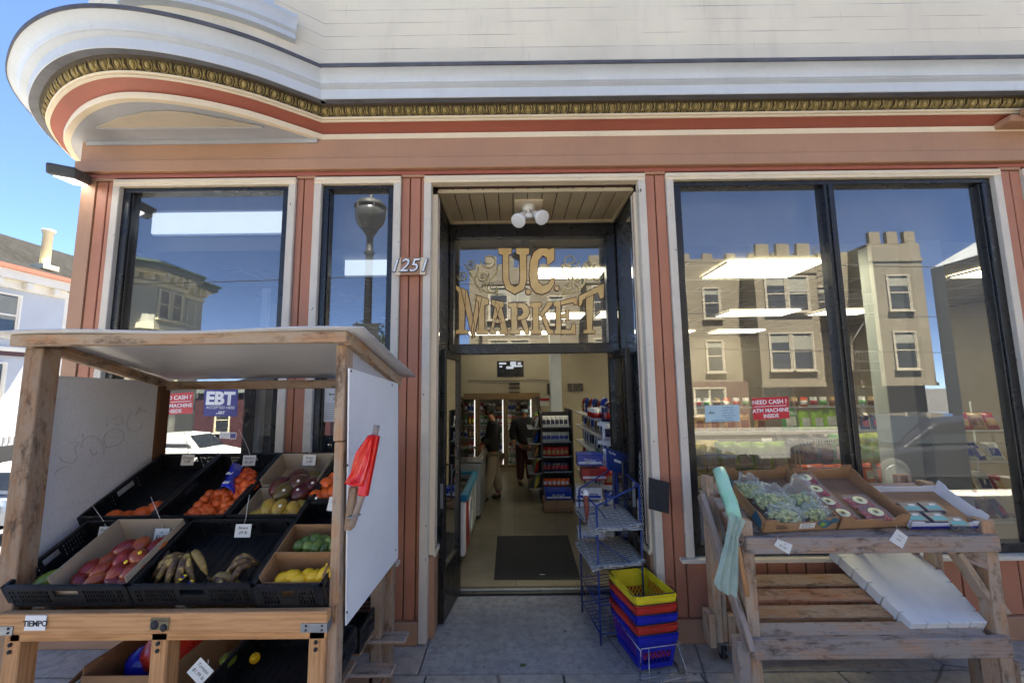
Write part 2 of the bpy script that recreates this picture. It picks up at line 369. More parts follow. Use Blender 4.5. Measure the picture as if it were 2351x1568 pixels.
        if solid: q = ob.modifiers.new('solid', 'SOLIDIFY'); q.thickness = solid; q.offset = 0
        if subsurf: q = ob.modifiers.new('sub', 'SUBSURF'); q.levels = q.render_levels = subsurf
        tag(ob, label, cat, group, kind); return ob
_fm = {}
def font_mesh(body, shear, bold, space):
    key = (body, shear, bold, space)
    if key not in _fm:
        cu = bpy.data.curves.new('t', 'FONT'); cu.body = body; cu.extrude = .5; cu.shear = shear; cu.offset = bold; cu.resolution_u = 3; cu.space_character = space
        ob = bpy.data.objects.new('t', cu); COL.objects.link(ob); bpy.context.view_layer.update()
        me = bpy.data.meshes.new_from_object(ob)
        _fm[key] = ([tuple(q.co) for q in me.vertices], [tuple(p.vertices) for p in me.polygons])
        bpy.data.objects.remove(ob); bpy.data.curves.remove(cu); bpy.data.meshes.remove(me)
    return _fm[key]
def tag(o, label=None, cat=None, group=None, kind=None):
    if label: o['label'] = label
    if cat: o['category'] = cat
    if group: o['group'] = group
    if kind: o['kind'] = kind
    return o
def thing(name, label, cat, loc=(0, 0, 0), group=None):
    o = bpy.data.objects.new(name, None); COL.objects.link(o); o.location = loc; o.empty_display_size = .1
    ORG[o.name] = Vector(loc); return tag(o, label, cat, group)
def copy_tree(o, parent=None):
    c = o.copy(); COL.objects.link(c)
    if parent is not None: c.parent = parent
    for ch in list(o.children): copy_tree(ch, c)
    return c
def place(o, loc, rot=(0, 0, 0), label=None, group=None, scale=None):
    o.location = loc; o.rotation_euler = rot
    if label: o['label'] = label
    if group: o['group'] = group
    if scale: o.scale = scale if hasattr(scale, '__len__') else (scale,)*3
    return o
class Kind:
    """first use hands out the prototype, later uses hand out copies"""
    def __init__(s, proto): s.p = proto; s.used = False
    def __call__(s, *a, **k):
        if not s.used: s.used = True; s.base = s.p; return place(s.p, *a, **k)
        return place(copy_tree(s.p), *a, **k)
ROT = lambda x=0, y=0, z=0: Euler((x, y, z)).to_matrix()
# ================================================================ the setting
D = 3.4; GL = 3.468                  # shop front plane, plane of the window glass
CEIL = 3.22; XL = -3.66
def gz(x):
    """the side street falls away to the left of the corner"""
    return 0 if x > -4.4 else -.135*(-4.4 - x) if x > -22 else -2.376
def sheet(name, x0, x1, y0, y1, dz, mat, nx=1):
    b = MB(); b.grid(lambda u, v: Vector((x0 + (x1 - x0)*u, y0 + (y1 - y0)*v, gz(x0 + (x1 - x0)*u) + dz)), nx, 1, mat, False)
    return b.build(name, kind='structure')
b = MB()
xs = [-260, -60, -22, -16, -10, -4.4, 40, 260]
for i in range(len(xs) - 1):
    b.add([(xs[i], -260, gz(xs[i]) - .16), (xs[i+1], -260, gz(xs[i+1]) - .16), (xs[i+1], 260, gz(xs[i+1]) - .16), (xs[i], 260, gz(xs[i]) - .16)], [(0, 1, 2, 3)], 'asphalt')
b.build('ground', kind='structure')
plain('groove_grey', (.06, .058, .055, 1), .9); plain('yellow_line', srgb(196, 160, 50), .7, .2)
# pavement slabs: a sheet cut by open joints
def slabs(name, x0, x1, y0, y1, nx, ny, mat, top=0., gap=.012, skip=None):
    b = MB(); b.b2((x0, y0, top - .15), (x1, y1, top - .018), 'groove_grey')
    for i in range(nx):
        for j in range(ny):
            a0 = x0 + (x1 - x0)*i/nx; a1 = x0 + (x1 - x0)*(i + 1)/nx; b0 = y0 + (y1 - y0)*j/ny; b1 = y0 + (y1 - y0)*(j + 1)/ny
            b.b2((a0 + gap/2, b0 + gap/2, top - .03), (a1 - gap/2, b1 - gap/2, top), mat)
    return b.build(name, kind='structure', bevel=.006, seg=2)
slabs('pavement', -4.3, 12.3, -.86, 3.06, 18, 4, 'sidewalk')
b = MB(); b.b2((-.66, 3.062, -.1), (1.09, 4.14, .003), 'entry_concrete'); b.build('entry_slab', kind='structure')
b = MB(); b.b2((-4.3, 3.07, -.15), (-.67, 3.5, -.001), 'sidewalk'); b.b2((1.1, 3.07, -.15), (12.3, 3.5, -.001), 'sidewalk'); b.build('pavement_edge', kind='structure')
b = MB(); b.b2((-4.46, -1.02, -.16), (12.3, -.87, 0), 'kerb'); b.build('kerb', kind='structure', bevel=.015, seg=2)
b = MB(); b.grid(lambda u, v: Vector((-6.2 + 1.74*u, -1.02 + 30*v, gz(-6.2 + 1.74*u) + .0)), 1, 1, 'sidewalk', False); b.build('side_pavement', kind='structure')
b = MB(); b.b2((-60, -13.4, -3.2), (-19, -11.6, gz(-19)), 'dark_paving'); b.b2((-4, -13.4, -.2), (40, -10.4, .0), 'dark_paving'); b.build('far_pavement', kind='structure')


# ================================================================ the shop building
shop = thing('market_building', 'terracotta and cream corner shop building with gilded cornice, rounded bay and big black framed windows', 'building', (0, D, 0))
X = lambda px, py=430, Y=D: atY(px, py, Y).x
Z = lambda px, py, Y=D: atY(px, py, Y).z
ZT = Z(1200, 404)                    # head of the cream trims
ZS = Z(1560, 1278)                   # window sills
ops = [(-3.40, X(682)), (X(724), X(922)), (X(975, 420), X(1480, 420)), (X(1527, 420), X(2294, 420)), (X(2345, 420), 7.4)]
FT = Z(1200, 391)                    # underside of the fascia board
glass('shop_glass', 2.6); glass('door_glass', 1.5, (.8, .82, .82, 1), dust_veil=.01)
# backing wall in pieces round the openings
def planks(b, x0, x1, z0, z1, cuts, mat='pilaster_paint', y=D, t=.05, gap=.009, dirn=1):
    e = [x0] + [c for c in cuts if x0 < c < x1] + [x1]
    for a, c in zip(e, e[1:]):
        b.b2((a + gap/2, y, z0), (c - gap/2, y + t, z1), mat)
def pil(x0, x1, cuts):
    b = MB(); b.b2((x0 - .03, D + .03, 0), (x1 + .03, D + .2, FT), 'groove')
    planks(b, x0, x1, .17, FT - .06, cuts)
    b.b2((x0, D - .012, FT - .055), (x1, D + .03, FT - .004), 'red_paint')
    b.build('pilaster', shop, bevel=.004)
pil(XL + .02, ops[0][0], [XL + .1, XL + .2]); pil(ops[0][1], ops[1][0], [ops[0][1] + .06])
pil(ops[1][1], ops[2][0], [ops[1][1] + .075, ops[2][0] - .03]); pil(ops[2][1], ops[3][0], [ops[2][1] + .085])
pil(ops[3][1], ops[4][0], [ops[3][1] + .1]); 
# panels under the windows
for k in (0, 1, 3, 4):
    x0, x1 = ops[k]; b = MB(); b.b2((x0, D + .04, 0), (x1, D + .2, ZS - .03), 'groove')
    w = .148; planks(b, x0, x1, .17, ZS - .035, [x0 + .03 + w*i for i in range(1, 60)])
    b.build('base_panel', shop, bevel=.004)
b = MB()
for x0, x1 in ((XL + .02, ops[2][0] - .002), (ops[2][1] + .002, 7.4)): b.b2((x0, D - .03, 0), (x1, D + .05, .165), 'red_paint')
b.build('skirting_board', shop, bevel=.005)
# side wall on the cross street, rear, party wall
b = MB(); b.b2((XL, D + .19, -.4), (XL + .12, 13.2, 4.05), 'red_paint'); b.b2((XL - .02, D - .01, 0), (XL + .10, D + .18, FT), 'red_paint')
b.b2((7.4, D + .01, 0), (7.6, 13.2, 4.4), 'red_paint'); b.b2((XL + .12, 13.0, 0), (7.4, 13.2, 4.4), 'red_paint'); b.build('side_wall', shop)
# cream trims, sills
def trim(x0, x1, z0, z1, w=.062, sill=True, mat='worn_cream_paint', right=None):
    b = MB()
    b.b2((x0, D - .025, z1 - w), (x1, D + .06, z1), 'cream_paint')
    b.b2((x0, D - .024, z0), (x0 + w, D + .06, z1 - w), mat)
    b.b2((x1 - w, D - .024, z0), (x1, D + .06, z1 - w), mat)
    b.b2((x0 + .008, D - .033, z1 - w*.62), (x1 - .008, D - .02, z1 - w*.3), 'cream_paint')
    b.build('trim', shop, bevel=.004)
    if sill:
        b = MB(); b.b2((x0 - .05, D - .06, z0 - .03), (x1 + .05, D + .1, z0), mat); b.build('sill', shop, bevel=.006, seg=2)
for k, (x0, x1) in enumerate(ops):
    trim(x0, x1, ZS if k != 2 else .01, ZT, sill=(k != 2))
# black window frames with a deep reveal
def window(x0, x1, z0, z1, mull=(), fw_=.062):
    b = MB(); y0, y1 = D + .012, GL + .05; ft = fw_*.62
    b.b2((x0, y0, z1 - ft), (x1, y1, z1), 'black_metal'); b.b2((x0, y0, z0), (x1, y1, z0 + fw_), 'black_metal')
    for a in (x0, x1 - fw_): b.b2((a, y0, z0 + fw_), (a + fw_, y1, z1 - ft), 'black_metal')
    for a, s_ in ((x0 + fw_, 1), (x1 - fw_, -1)): b.b2((a, y0 + .02, z0 + fw_), (a + s_*.01, y1 - .02, z1 - ft), 'bronze_metal')
    for m in mull: b.b2((m - .042, y0 - .002, z0 + fw_), (m + .042, y1 + .01, z1 - ft), 'black_metal'); b.b2((m - .014, y0 - .016, z0 + fw_), (m + .014, y0 - .0025, z1 - ft), 'black_metal')
    f = b.build('window', shop, bevel=.004)
    e = [x0 + fw_] + list(mull) + [x1 - fw_]
    for a, c in zip(e, e[1:]):
        g = MB(); g.add([(a, GL, z0 + fw_), (c, GL, z0 + fw_), (c, GL, z1 - ft), (a, GL, z1 - ft)], [(0, 1, 2, 3)], 'shop_glass'); g.build('pane', f)
    return f
tw = .062
window(ops[0][0] + tw, ops[0][1] - tw, ZS, ZT - tw); window(ops[1][0] + tw, ops[1][1] - tw, ZS, ZT - tw, fw_=.05)
window(ops[3][0] + tw, ops[3][1] - tw, ZS, ZT - tw, [X(1904, 420, D)], fw_=.07); window(ops[4][0] + tw, 7.35, ZS, ZT - tw)
# fascia and header mouldings
b = MB(); b.b2((XL - .03, D - .035, Z(1200, 366)), (7.4, D + .15, 4.054), 'red_paint'); b.b2((XL - .05, D - .06, FT), (7.4, D + .14, Z(1200, 366)), 'red_paint')
b.b2((XL - .01, D - .02, FT - .035), (7.4, D + .1, FT - .002), 'dark_red_paint')  # set-back strip in darker paint, colouring in the shadow lip under the fascia
b.build('fascia', shop, bevel=.005)
# ---- cornice swept along the front and round the corner bay
raw = [atZ(px, py, 4.079) for px, py in ((742, 320), (650, 290), (560, 262), (425, 234), (306, 224), (238, 236), (190, 262), (163, 300))] 
raw = [(v.x, v.y) for v in raw]; raw[0] = (raw[0][0], D)
raw += [(-3.86, 3.42), (-4.1, 3.8), (-4.22, 4.3), (-4.16, 4.9), (-3.66, 5.5)]
def catmull(p, n=8):
    o = []
    for i in range(len(p) - 1):
        a, b_, c, d = p[max(i - 1, 0)], p[i], p[i + 1], p[min(i + 2, len(p) - 1)]
        for k in range(n):
            t = k/n
            o.append(tuple(.5*((2*b_[j]) + (-a[j] + c[j])*t + (2*a[j] - 5*b_[j] + 4*c[j] - d[j])*t*t + (-a[j] + 3*b_[j] - 3*c[j] + d[j])*t**3) for j in (0, 1)))
    return o + [p[-1]]
arc = catmull(raw, 7)
# smooth the traced arc
for _ in range(12): arc = [arc[0]] + [tuple((arc[i-1][j] + 2*arc[i][j] + arc[i+1][j])/4 for j in (0, 1)) for i in range(1, len(arc) - 1)] + [arc[-1]]
path = [(7.4, D)] + [(x, D) for x in (5, 3, 1, -.5)] + arc
def offs(path, o):
    """offset a plan path outwards (towards the street), mitred"""
    r = []
    for i, p in enumerate(path):
        a = Vector(path[max(i - 1, 0)]); c = Vector(path[min(i + 1, len(path) - 1)]); p = Vector(p)
        t1 = (p - a).normalized() if i else (c - p).normalized(); t2 = (c - p).normalized() if i < len(path) - 1 else t1
        n1 = Vector((-t1.y, t1.x)); n2 = Vector((-t2.y, t2.x)); n_ = (n1 + n2).normalized()
        r.append(p + n_*(o/max(.5, n_.dot(n1))))
    return r
def sweep(name, prof, mat, parent=shop, pth=None, smooth=True):
    pth = pth or path; b = MB(); rows = [[Vector((q.x, q.y, z)) for q in offs(pth, o)] for o, z in prof]
    n_ = len(pth); vs = [v for r in rows for v in r]
    fs = [(j*n_ + i, j*n_ + i + 1, (j + 1)*n_ + i + 1, (j + 1)*n_ + i) for j in range(len(rows) - 1) for i in range(n_ - 1)]
    b.add(vs, fs, mat, smooth); o = b.build(name, parent)
    if smooth:
        e = o.modifiers.new('split', 'EDGE_SPLIT'); e.split_angle = R(38)
    return o
sweep('lower_moulding', [(-.012, 4.055), (.03, 4.055), (.034, 4.06), (.036, 4.1), (.022, 4.104), (.0, 4.106)], 'cream_paint')
sweep('cove', [(.0, 4.1), (.02, 4.106), (.045, 4.122), (.08, 4.142), (.118, 4.156)], 'dark_red_paint')
sweep('bead', [(.116, 4.152), (.128, 4.155), (.13, 4.162), (.12, 4.168), (.14, 4.172), (.146, 4.18), (.14, 4.188), (.12, 4.19)], 'cream_paint')
band = sweep('egg_band', [(.118, 4.188), (.13, 4.2), (.15, 4.235), (.17, 4.258), (.185, 4.262), (.19, 4.272)], 'gilt_ground')
sweep('drip_soffit', [(.10, 4.27), (.246, 4.27)], 'drip_grey')
sweep('crown_moulding', [(.244, 4.268), (.25, 4.272), (.256, 4.345), (.272, 4.348), (.29, 4.356), (.286, 4.362), (.298, 4.366), (.302, 4.374), (.298, 4.38),
      (.3, 4.388), (.306, 4.402), (.318, 4.418), (.336, 4.432), (.362, 4.444), (.372, 4.446)], 'white_paint')
sweep('drip_edge', [(.37, 4.444), (.378, 4.446), (.38, 4.472), (.37, 4.476), (.0, 4.53)], 'lead')
# eggs and darts
pp = [Vector((q.x, q.y)) for q in offs(path, .15)]; b = MB(); acc = 0; step = .1; nxt = .05; half = 0
for i in range(len(pp) - 1):
    seg = (pp[i + 1] - pp[i]); L = seg.length; t = seg.normalized(); nn = Vector((-t.y, t.x))
    while nxt < acc + L:
        q = pp[i] + t*(nxt - acc); rot = Matrix(((t.x, nn.x, 0), (t.y, nn.y, 0), (0, 0, 1))) @ ROT(R(-28))
        if half % 2 == 0:
            b.ell((q.x, q.y, 4.228), (.021, .017, .03), 'gilt', rot, 8, 6)
            ring = [Vector((q.x, q.y, 4.228)) + rot @ Vector((.03*math.sin(a), .002, -.036*math.cos(a))) for a in [R(-150 + 300*k/10) for k in range(11)]]
            b.tube(ring, .0052, 'gilt', 4)
        else:
            c = Vector((q.x, q.y, 4.226))
            for s_ in (-1, 0, 1): b.tube([c + rot @ Vector((s_*.007, .004, .034)), c + rot @ Vector((s_*.002, .012, 0)), c + rot @ Vector((s_*.015, .003, -.034))], .0042, 'gilt', 4)
        half += 1; nxt += step/2
    acc += L
b.build('egg_ornament', band)
# soffit of the bay with its sunk half-moon panel
b = MB(); pl = [Vector((p[0], p[1], 4.058)) for p in arc] + [Vector((XL + .05, D + .3, 4.058)), Vector((-1.6, D + .1, 4.058))]
ctr = Vector((-2.8, 3.6, 4.058)); vs = pl + [ctr]; b.add(vs, [(i, (i + 1) % len(pl), len(pl)) for i in range(len(pl))], 'grey_paint')
b.build('bay_soffit', shop)
hp = [atZ(px, py, 4.05) for px, py in ((222, 292), (270, 272), (330, 258), (380, 255), (440, 260), (520, 275), (600, 290))]
b = MB(); b.slab([Vector((p.x, p.y, 4.052)) for p in hp], .01, 'soffit_beige'); b.build('soffit_panel', shop)
b = MB(); a0, a1 = atZ(222, 294, 4.05), atZ(604, 292, 4.05); b.bar(a0 + Vector((0, 0, -.005)), a1 + Vector((0, 0, -.005)), .02, .02, 'grey_paint'); b.build('soffit_moulding', shop)
b = MB(); b.b2((XL + .02, D - .05, 4.02), (-1.66, D - .036, 4.057), 'grey_paint'); b.build('soffit_edge', shop)
# upper storeys
b = MB(); b.b2((-1.72, D, 4.4), (7.4, D + .2, 9.6), 'siding'); b.b2((XL, D + 1.6, 4.4), (XL + .12, 13.2, 9.6), 'siding'); b.b2((7.2, D + .2, 4.4), (7.4, 13.2, 9.6), 'siding'); b.b2((XL, 13.1, 4.0), (7.6, 13.3, 9.6), 'siding'); b.build('upper_wall', shop)
b = MB(); b.b2((XL, D + .1, 9.5), (7.6, 13.3, 9.7), 'lead'); b.b2((XL, D + .3, 4.38), (7.4, 13.0, 4.6), 'lead'); b.build('roof', shop)
b = MB(); b.b2((7.61, D + .02, -.3), (19, 13.2, 9.6), 'siding'); b.build('shade_mass', shop)  # unseen neighbouring mass, added to keep the sun off the right-hand pavement
sweep('bay_wall', [(-.02, 4.5), (-.02, 9.6)], 'siding', pth=arc)
wz = 5.02
barc = arc[6:34]
sweep('bay_sill', [(-.02, wz - .16), (.03, wz - .15), (.034, wz - .11), (.06, wz - .09), (.066, wz - .03), (.09, wz), (.09, wz + .03), (-.02, wz + .05)], 'white_paint', pth=barc)
sweep('bay_window', [(-.012, wz + .04), (-.01, wz + 1.6)], 'white_paint', pth=barc[4:])
# flat cream corner board beside the bay, painted corbel at the right
b = MB(); a = atY(2272, 292, D); b.b2((a.x, D - .16, a.z - .05), (a.x + .9, D + .02, a.z + .01), 'red_paint'); b.b2((a.x + .06, D - .3, a.z - .02), (a.x + .9, D - .16, a.z + .04), 'red_paint')
b.tube([(a.x + .12, D - .22, a.z + .06), (a.x + .3, D - .24, a.z + .07), (a.x + .8, D - .2, a.z + .06)], .04, 'red_paint', 10); b.build('corbel', shop, bevel=.02, seg=3)
# ---- recessed entrance
RX0, RX1, DY = -.64, 1.06, 4.18; RZ = 3.645
b = MB(); nb = 13
b.b2((RX0, D + .06, RZ + .004), (RX1, DY, RZ + .04), 'groove')
for i in range(nb):
    a = RX0 + (RX1 - RX0)*i/nb; b.b2((a + .004, D + .07, RZ - .012), (a + (RX1 - RX0)/nb - .004, DY - .03, RZ), 'beadboard')
b.build('entrance_ceiling', shop, bevel=.003)
b = MB()
b.b2((RX0, D + .06, RZ - .04), (RX0 + .03, DY, RZ - .013), 'beadboard'); b.b2((RX1 - .03, D + .06, RZ - .04), (RX1, DY, RZ - .013), 'beadboard'); b.b2((RX0 + .03, DY - .05, RZ - .04), (RX1 - .03, DY, RZ - .013), 'beadboard'); b.b2((RX0 + .03, D + .06, RZ - .04), (RX1 - .03, D + .09, RZ - .013), 'beadboard')

b.build('entrance_moulding', shop, bevel=.004)
for sx, s in ((RX0, -1), (RX1, 1)):
    b = MB(); b.b2((sx, D + .06, 0), (sx + s*.05, DY, .62), 'red_paint'); b.b2((sx - s*.012, D + .06, .6), (sx + s*.05, DY, .64), 'cream_paint')
    b.b2((sx, D + .061, .64), (sx + s*.05, D + .1, RZ - .05), 'cream_paint'); b.b2((sx + s*.0, D + .1, .66), (sx + s*.05, D + .125, RZ - .05), 'red_paint'); b.b2((sx - s*.004, D + .125, .66), (sx + s*.05, D + .15, RZ - .05), 'worn_cream_paint')
    for q0, q1 in ((D + .15, D + .21), (DY - .07, DY)): b.b2((sx + s*.004, q0, .64), (sx + s*.05, q1, RZ - .05), 'black_metal')
    b.b2((sx + s*.004, D + .21, .64), (sx + s*.05, DY - .07, .7), 'black_metal'); b.b2((sx + s*.004, D + .21, RZ - .13), (sx + s*.05, DY - .07, RZ - .05), 'black_metal')
    f = b.build('side_light', shop, bevel=.004)
    g = MB(); xg = sx + s*.03; g.add([(xg, D + .21, .7), (xg, DY - .07, .7), (xg, DY - .07, RZ - .13), (xg, D + .21, RZ - .13)], [(0, 1, 2, 3) if s > 0 else (3, 2, 1, 0)], 'shop_glass'); g.build('pane', f)
# transom frame and its glass
TZ0, TZ1 = 2.36, 3.47
b = MB()
b.b2((RX0, DY - .02, TZ1), (RX1, DY + .08, RZ - .012), 'black_metal'); b.b2((RX0, DY - .03, 2.26), (RX1, DY + .08, TZ0), 'black_metal')
b.b2((RX0, DY - .02, 0), (RX0 + .09, DY + .08, 2.26), 'black_metal'); b.b2((RX1 - .09, DY - .02, 0), (RX1, DY + .08, 2.26), 'black_metal')
b.b2((RX0, DY - .02, TZ0), (RX0 + .04, DY + .08, TZ1), 'black_metal'); b.b2((RX1 - .1, DY - .02, TZ0), (RX1, DY + .08, TZ1), 'black_metal')
fr_ = b.build('door_frame', shop, bevel=.004)
g = MB(); g.add([(RX0 + .04, 4.21, TZ0), (RX1 - .1, 4.21, TZ0), (RX1 - .1, 4.21, TZ1), (RX0 + .04, 4.21, TZ1)], [(0, 1, 2, 3)], 'shop_glass'); g.build('transom_pane', fr_)
b = MB(); b.b2((RX0 + .08, DY - .05, 0), (RX1 - .08, DY + .1, .022), 'bronze_metal'); b.b2((RX0 + .08, DY - .0, .022), (RX1 - .08, DY + .04, .03), 'galvanised'); b.build('threshold', shop, bevel=.003)
# door leaves standing open into the recess
def leaf_parts(hx, s, ang):
    """s = side towards which the shut leaf would run; the opened leaf swings out by ang"""
    w, h, t = .53, 2.235, .045; rot = Matrix.Rotation(ang, 3, 'Z'); o = Vector((hx, DY - .02, .022))
    def P(x, y, z): return o + rot @ Vector((x*s, y, z))
    def bx(b, x0, x1, z0, z1, y0=-t/2, y1=t/2, mat='black_metal'): b.box(P((x0 + x1)/2, (y0 + y1)/2, (z0 + z1)/2), (x1 - x0, y1 - y0, z1 - z0), mat, rot)
    b = MB(); bx(b, 0, .06, 0, h); bx(b, w - .06, w, 0, h); bx(b, .06, w - .06, h - .07, h); bx(b, .06, w - .06, 0, .42)
    d = b.build('door', shop, bevel=.004)
    g = MB(); g.add([P(.06, 0, .42), P(w - .06, 0, .42), P(w - .06, 0, h - .07), P(.06, 0, h - .07)], [(0, 1, 2, 3)], 'door_glass'); g.build('pane', d)
    g = MB()
    for sd in (-1, 1): g.tube([P(w - .05, sd*.02, .95), P(w - .05, sd*.07, .95), P(w - .05, sd*.07, 1.25), P(w - .05, sd*.02, 1.25)], .009, 'bronze_metal', 8)
    g.build('handle', d)
    for z0, z1, m_ in ((.9, 1.1, 'galvanised'), (.05, .25, 'bronze_metal'), (2.0, 2.15, 'bronze_metal')): g = MB(); bx(g, w - .002, w + .004, z0, z1, -.012, .012, m_); g.build('lock_plate', d)
leaf_parts(RX0 + .1, 1, R(-98)); leaf_parts(RX1 - .1, -1, R(94))
# ================================================================ inside the shop
b = MB(); b.b2((XL + .12, D + .2, -.1), (7.4, 13.0, -.004), 'lino'); b.b2((RX0, DY + .1, -.004), (RX1, DY + .3, .001), 'lino'); b.build('shop_floor', kind='structure')
plain('column_pale', srgb(196, 206, 212), .6, .04, 2); plain('inner_wall', srgb(168, 158, 138), .7, .06, 2); plain('inner_grey', srgb(130, 134, 138), .7, .06, 2); plain('ceiling_tile', srgb(160, 152, 136), .8, .08, 3)
b = MB()
for q in ((XL + .12, RX0 - .06, 3.75, 4.3), (RX1 + .06, 7.4, 3.75, 4.3), (XL + .12, 7.4, 4.3, 13.0)): b.b2((q[0], q[2], CEIL), (q[1], q[3], CEIL + .05), 'ceiling_tile')
for i in range(19): b.b2((XL + .12 + i*.6, 4.3, CEIL - .006), (XL + .14 + i*.6, 13.0, CEIL - .001), 'white_paint')
for i in range(14): b.b2((XL + .12, 4.4 + i*.6, CEIL - .011), (7.4, 4.42 + i*.6, CEIL - .007), 'white_paint')
b.build('shop_ceiling', kind='structure')
b = MB(); b.b2((XL + .12, 3.72, CEIL - .02), (RX0 - .06, 3.75, 4.0), 'inner_wall'); b.b2((RX1 + .06, 3.72, CEIL - .02), (7.4, 3.75, 4.0), 'inner_wall'); b.b2((RX0 - .06, 3.75, CEIL - .02), (RX0 - .05, 4.3, 4.0), 'inner_wall'); b.b2((RX1 + .05, 3.75, CEIL - .02), (RX1 + .06, 4.3, 4.0), 'inner_wall'); b.b2((RX0 - .05, 4.28, CEIL - .01), (RX1 + .05, 4.31, 3.7), 'ceiling_tile'); b.build('shop_bulkhead', kind='structure')
b = MB(); b.b2((-2.6, 10.42, 0), (7.4, 10.55, CEIL - .02), 'inner_wall'); b.b2((XL + .13, 9.0, 0), (-2.6, 9.1, CEIL - .02), 'inner_wall'); b.b2((XL + .121, 3.76, 0), (XL + .14, 9.0, CEIL - .02), 'inner_wall'); b.b2((7.37, 3.76, 0), (7.398, 10.4, CEIL - .02), 'inner_wall'); b.build('shop_wall', kind='structure')
emis('panel_light', (1, .93, .7, 1), .5); emis('window_panel_light', (1, .9, .58, 1), 2.2); emis('panel_light_white', (.80, .90, 1, 1), .08); emis('case_light', (1, .96, .88, 1), .14)
rows = []
for (x, y, w, d_, lab) in ((2.75, 4.55, 1.0, .6, 'large lit ceiling panel just behind the right shop window'), (.62, 4.62, .78, .35, 'lit ceiling panel showing behind the gilded C of the transom'),
     (2.0, 7.3, 1.0, .55, 'pale lit ceiling panel far inside behind the left pane of the right window'), (4.3, 7.3, 1.2, .55, 'pale lit ceiling panel far inside behind the window mullion'),
     (5.7, 4.7, .8, .55, 'lit ceiling panel at the far right end of the shop window'), (5.8, 7.3, .9, .5, 'lower lit ceiling panel at the far right end of the shop window'),
     (.8, 7.4, .9, .5, 'lit ceiling panel behind the letters KET of the transom'), (-.6, 9.6, .8, .4, 'lit ceiling panel at the foot of the transom on the left'), (.55, 9.6, 1.0, .4, 'lit ceiling panel at the foot of the transom in the middle'),
     (3.6, 9.7, 1.1, .5, 'farthest lit ceiling panel behind the left pane of the right window'), (5.2, 9.7, 1.1, .5, 'farthest lit ceiling panel beside the window mullion')):
    t = thing('ceiling_light', lab, 'light', (x, y, CEIL - .02), 'ceiling lights in the shop')
    b = MB(); b.b2((x - w/2, y - d_/2, CEIL - .03), (x + w/2, y + d_/2, CEIL - .012), 'window_panel_light' if y < 4.8 and x > 1.5 else 'panel_light'); b.build('diffuser', t)
    b = MB()
    for q in ((x - w/2 - .02, x - w/2, y - d_/2, y + d_/2), (x + w/2, x + w/2 + .02, y - d_/2, y + d_/2)): b.b2((q[0], q[2], CEIL - .034), (q[1], q[3], CEIL - .012), 'white_paint')
    b.build('frame', t)
for lab, (xa, xb), yy, (pa, pb), px in (('wide cool white light box across the top of the left window', (-3.3, -1.66), 3.66, (537, 488), 480), ('cool white light box showing in the narrow window behind the lamp reflection', (-1.7, -.72), 4.1, (633, 590), 820)):
    za, zb = atY(px, pa, yy).z, atY(px, pb, yy).z; t = thing('ceiling_light', lab, 'light', ((xa + xb)/2, yy, za), 'ceiling lights in the shop')
    b = MB(); b.b2((xa + .01, yy, za + .01), (xb - .01, yy + .02, zb), 'panel_light_white'); b.build('diffuser', t)
    b = MB(); b.b2((xa, yy + .021, za - .01), (xb, yy + .05, zb + .03), 'white_paint'); b.build('housing', t)
# columns and partitions seen through the panes
b = MB(); b.b2((3.56, 3.64, 0), (3.85, 3.9, CEIL - .03), 'column_pale'); b.b2((3.31, 3.74, 0), (3.56, 3.9, CEIL - .03), 'column_pale')
tag(b.build('column', bevel=.006), 'broad pale grey boxed column behind the right pane of the big window', 'column')
b = MB(); b.b2((4.86, 3.66, .7), (4.96, 3.7, 3.4), 'white_paint'); tag(b.build('column'), 'thin pale strip post close behind the right end of the big window', 'column')
b = MB(); b.b2((.82, 9.3, 0), (1.06, 9.55, CEIL - .02), 'white_paint'); tag(b.build('column'), 'slim white square column between the snack rack and the fridges', 'column')
b = MB(); b.b2((-2.42, 3.95, 0), (-2.36, 4.0, 2.9), 'white_paint'); tag(b.build('pole'), 'thin white pole behind the blue benefits sign in the left window', 'pole')
b = MB(); b.b2((-3.3, 4.35, 0), (-1.2, 4.4, 2.0), 'black_metal'); b.b2((-1.15, 4.35, 0), (-.8, 4.4, 2.3), 'inner_grey'); tag(b.build('partition'), 'black partition behind the left shop windows', 'partition')
# ================================================================ across the street (seen mirrored in the glass) and across the side street
def mir(px, py, Yv):
    """a point seen in the window glass at virtual distance Yv, put where it really stands"""
    q = atY(px, py, Yv); return Vector((q.x, 2*GL - Yv, q.z))
def stucco(name, c):
    n = N(name); v = n.co()
    n.set(col=n.ramp(n.noise(v, .7, 6, .7), [(.28, scal(c, .72)), (.7, scal(c, 1.08))]), rough=.9); n.bump(n.noise(v, 9, 4, .7), .6, .05); M[name] = n.m
stucco('tan_stucco', srgb(118, 110, 92)); stucco('grey_stucco', srgb(140, 146, 150)); plain('window_trim', srgb(156, 149, 132), .6, .06, 3)
plain('dark_glass', (.03, .035, .04, 1), .08, .3, 2); plain('pale_blind', srgb(130, 130, 118), .5, .1, 3); plain('iron', (.03, .028, .026, 1), .6)
n = N('brick'); v = n.co(); bt = n.n('TexBrick', {'Vector': n.n('Mapping', {'Vector': v, 'Rotation': (R(90), 0, 0)}).outputs[0], 'Color1': srgb(84, 52, 42), 'Color2': srgb(70, 44, 36), 'Mortar': srgb(88, 78, 70), 'Scale': 1., 'Mortar Size': .008, 'Brick Width': .21, 'Row Height': .072})
n.set(col=bt.outputs[0], rough=.9); n.bump(bt.outputs[1], -.3, .01); M['brick'] = n.m
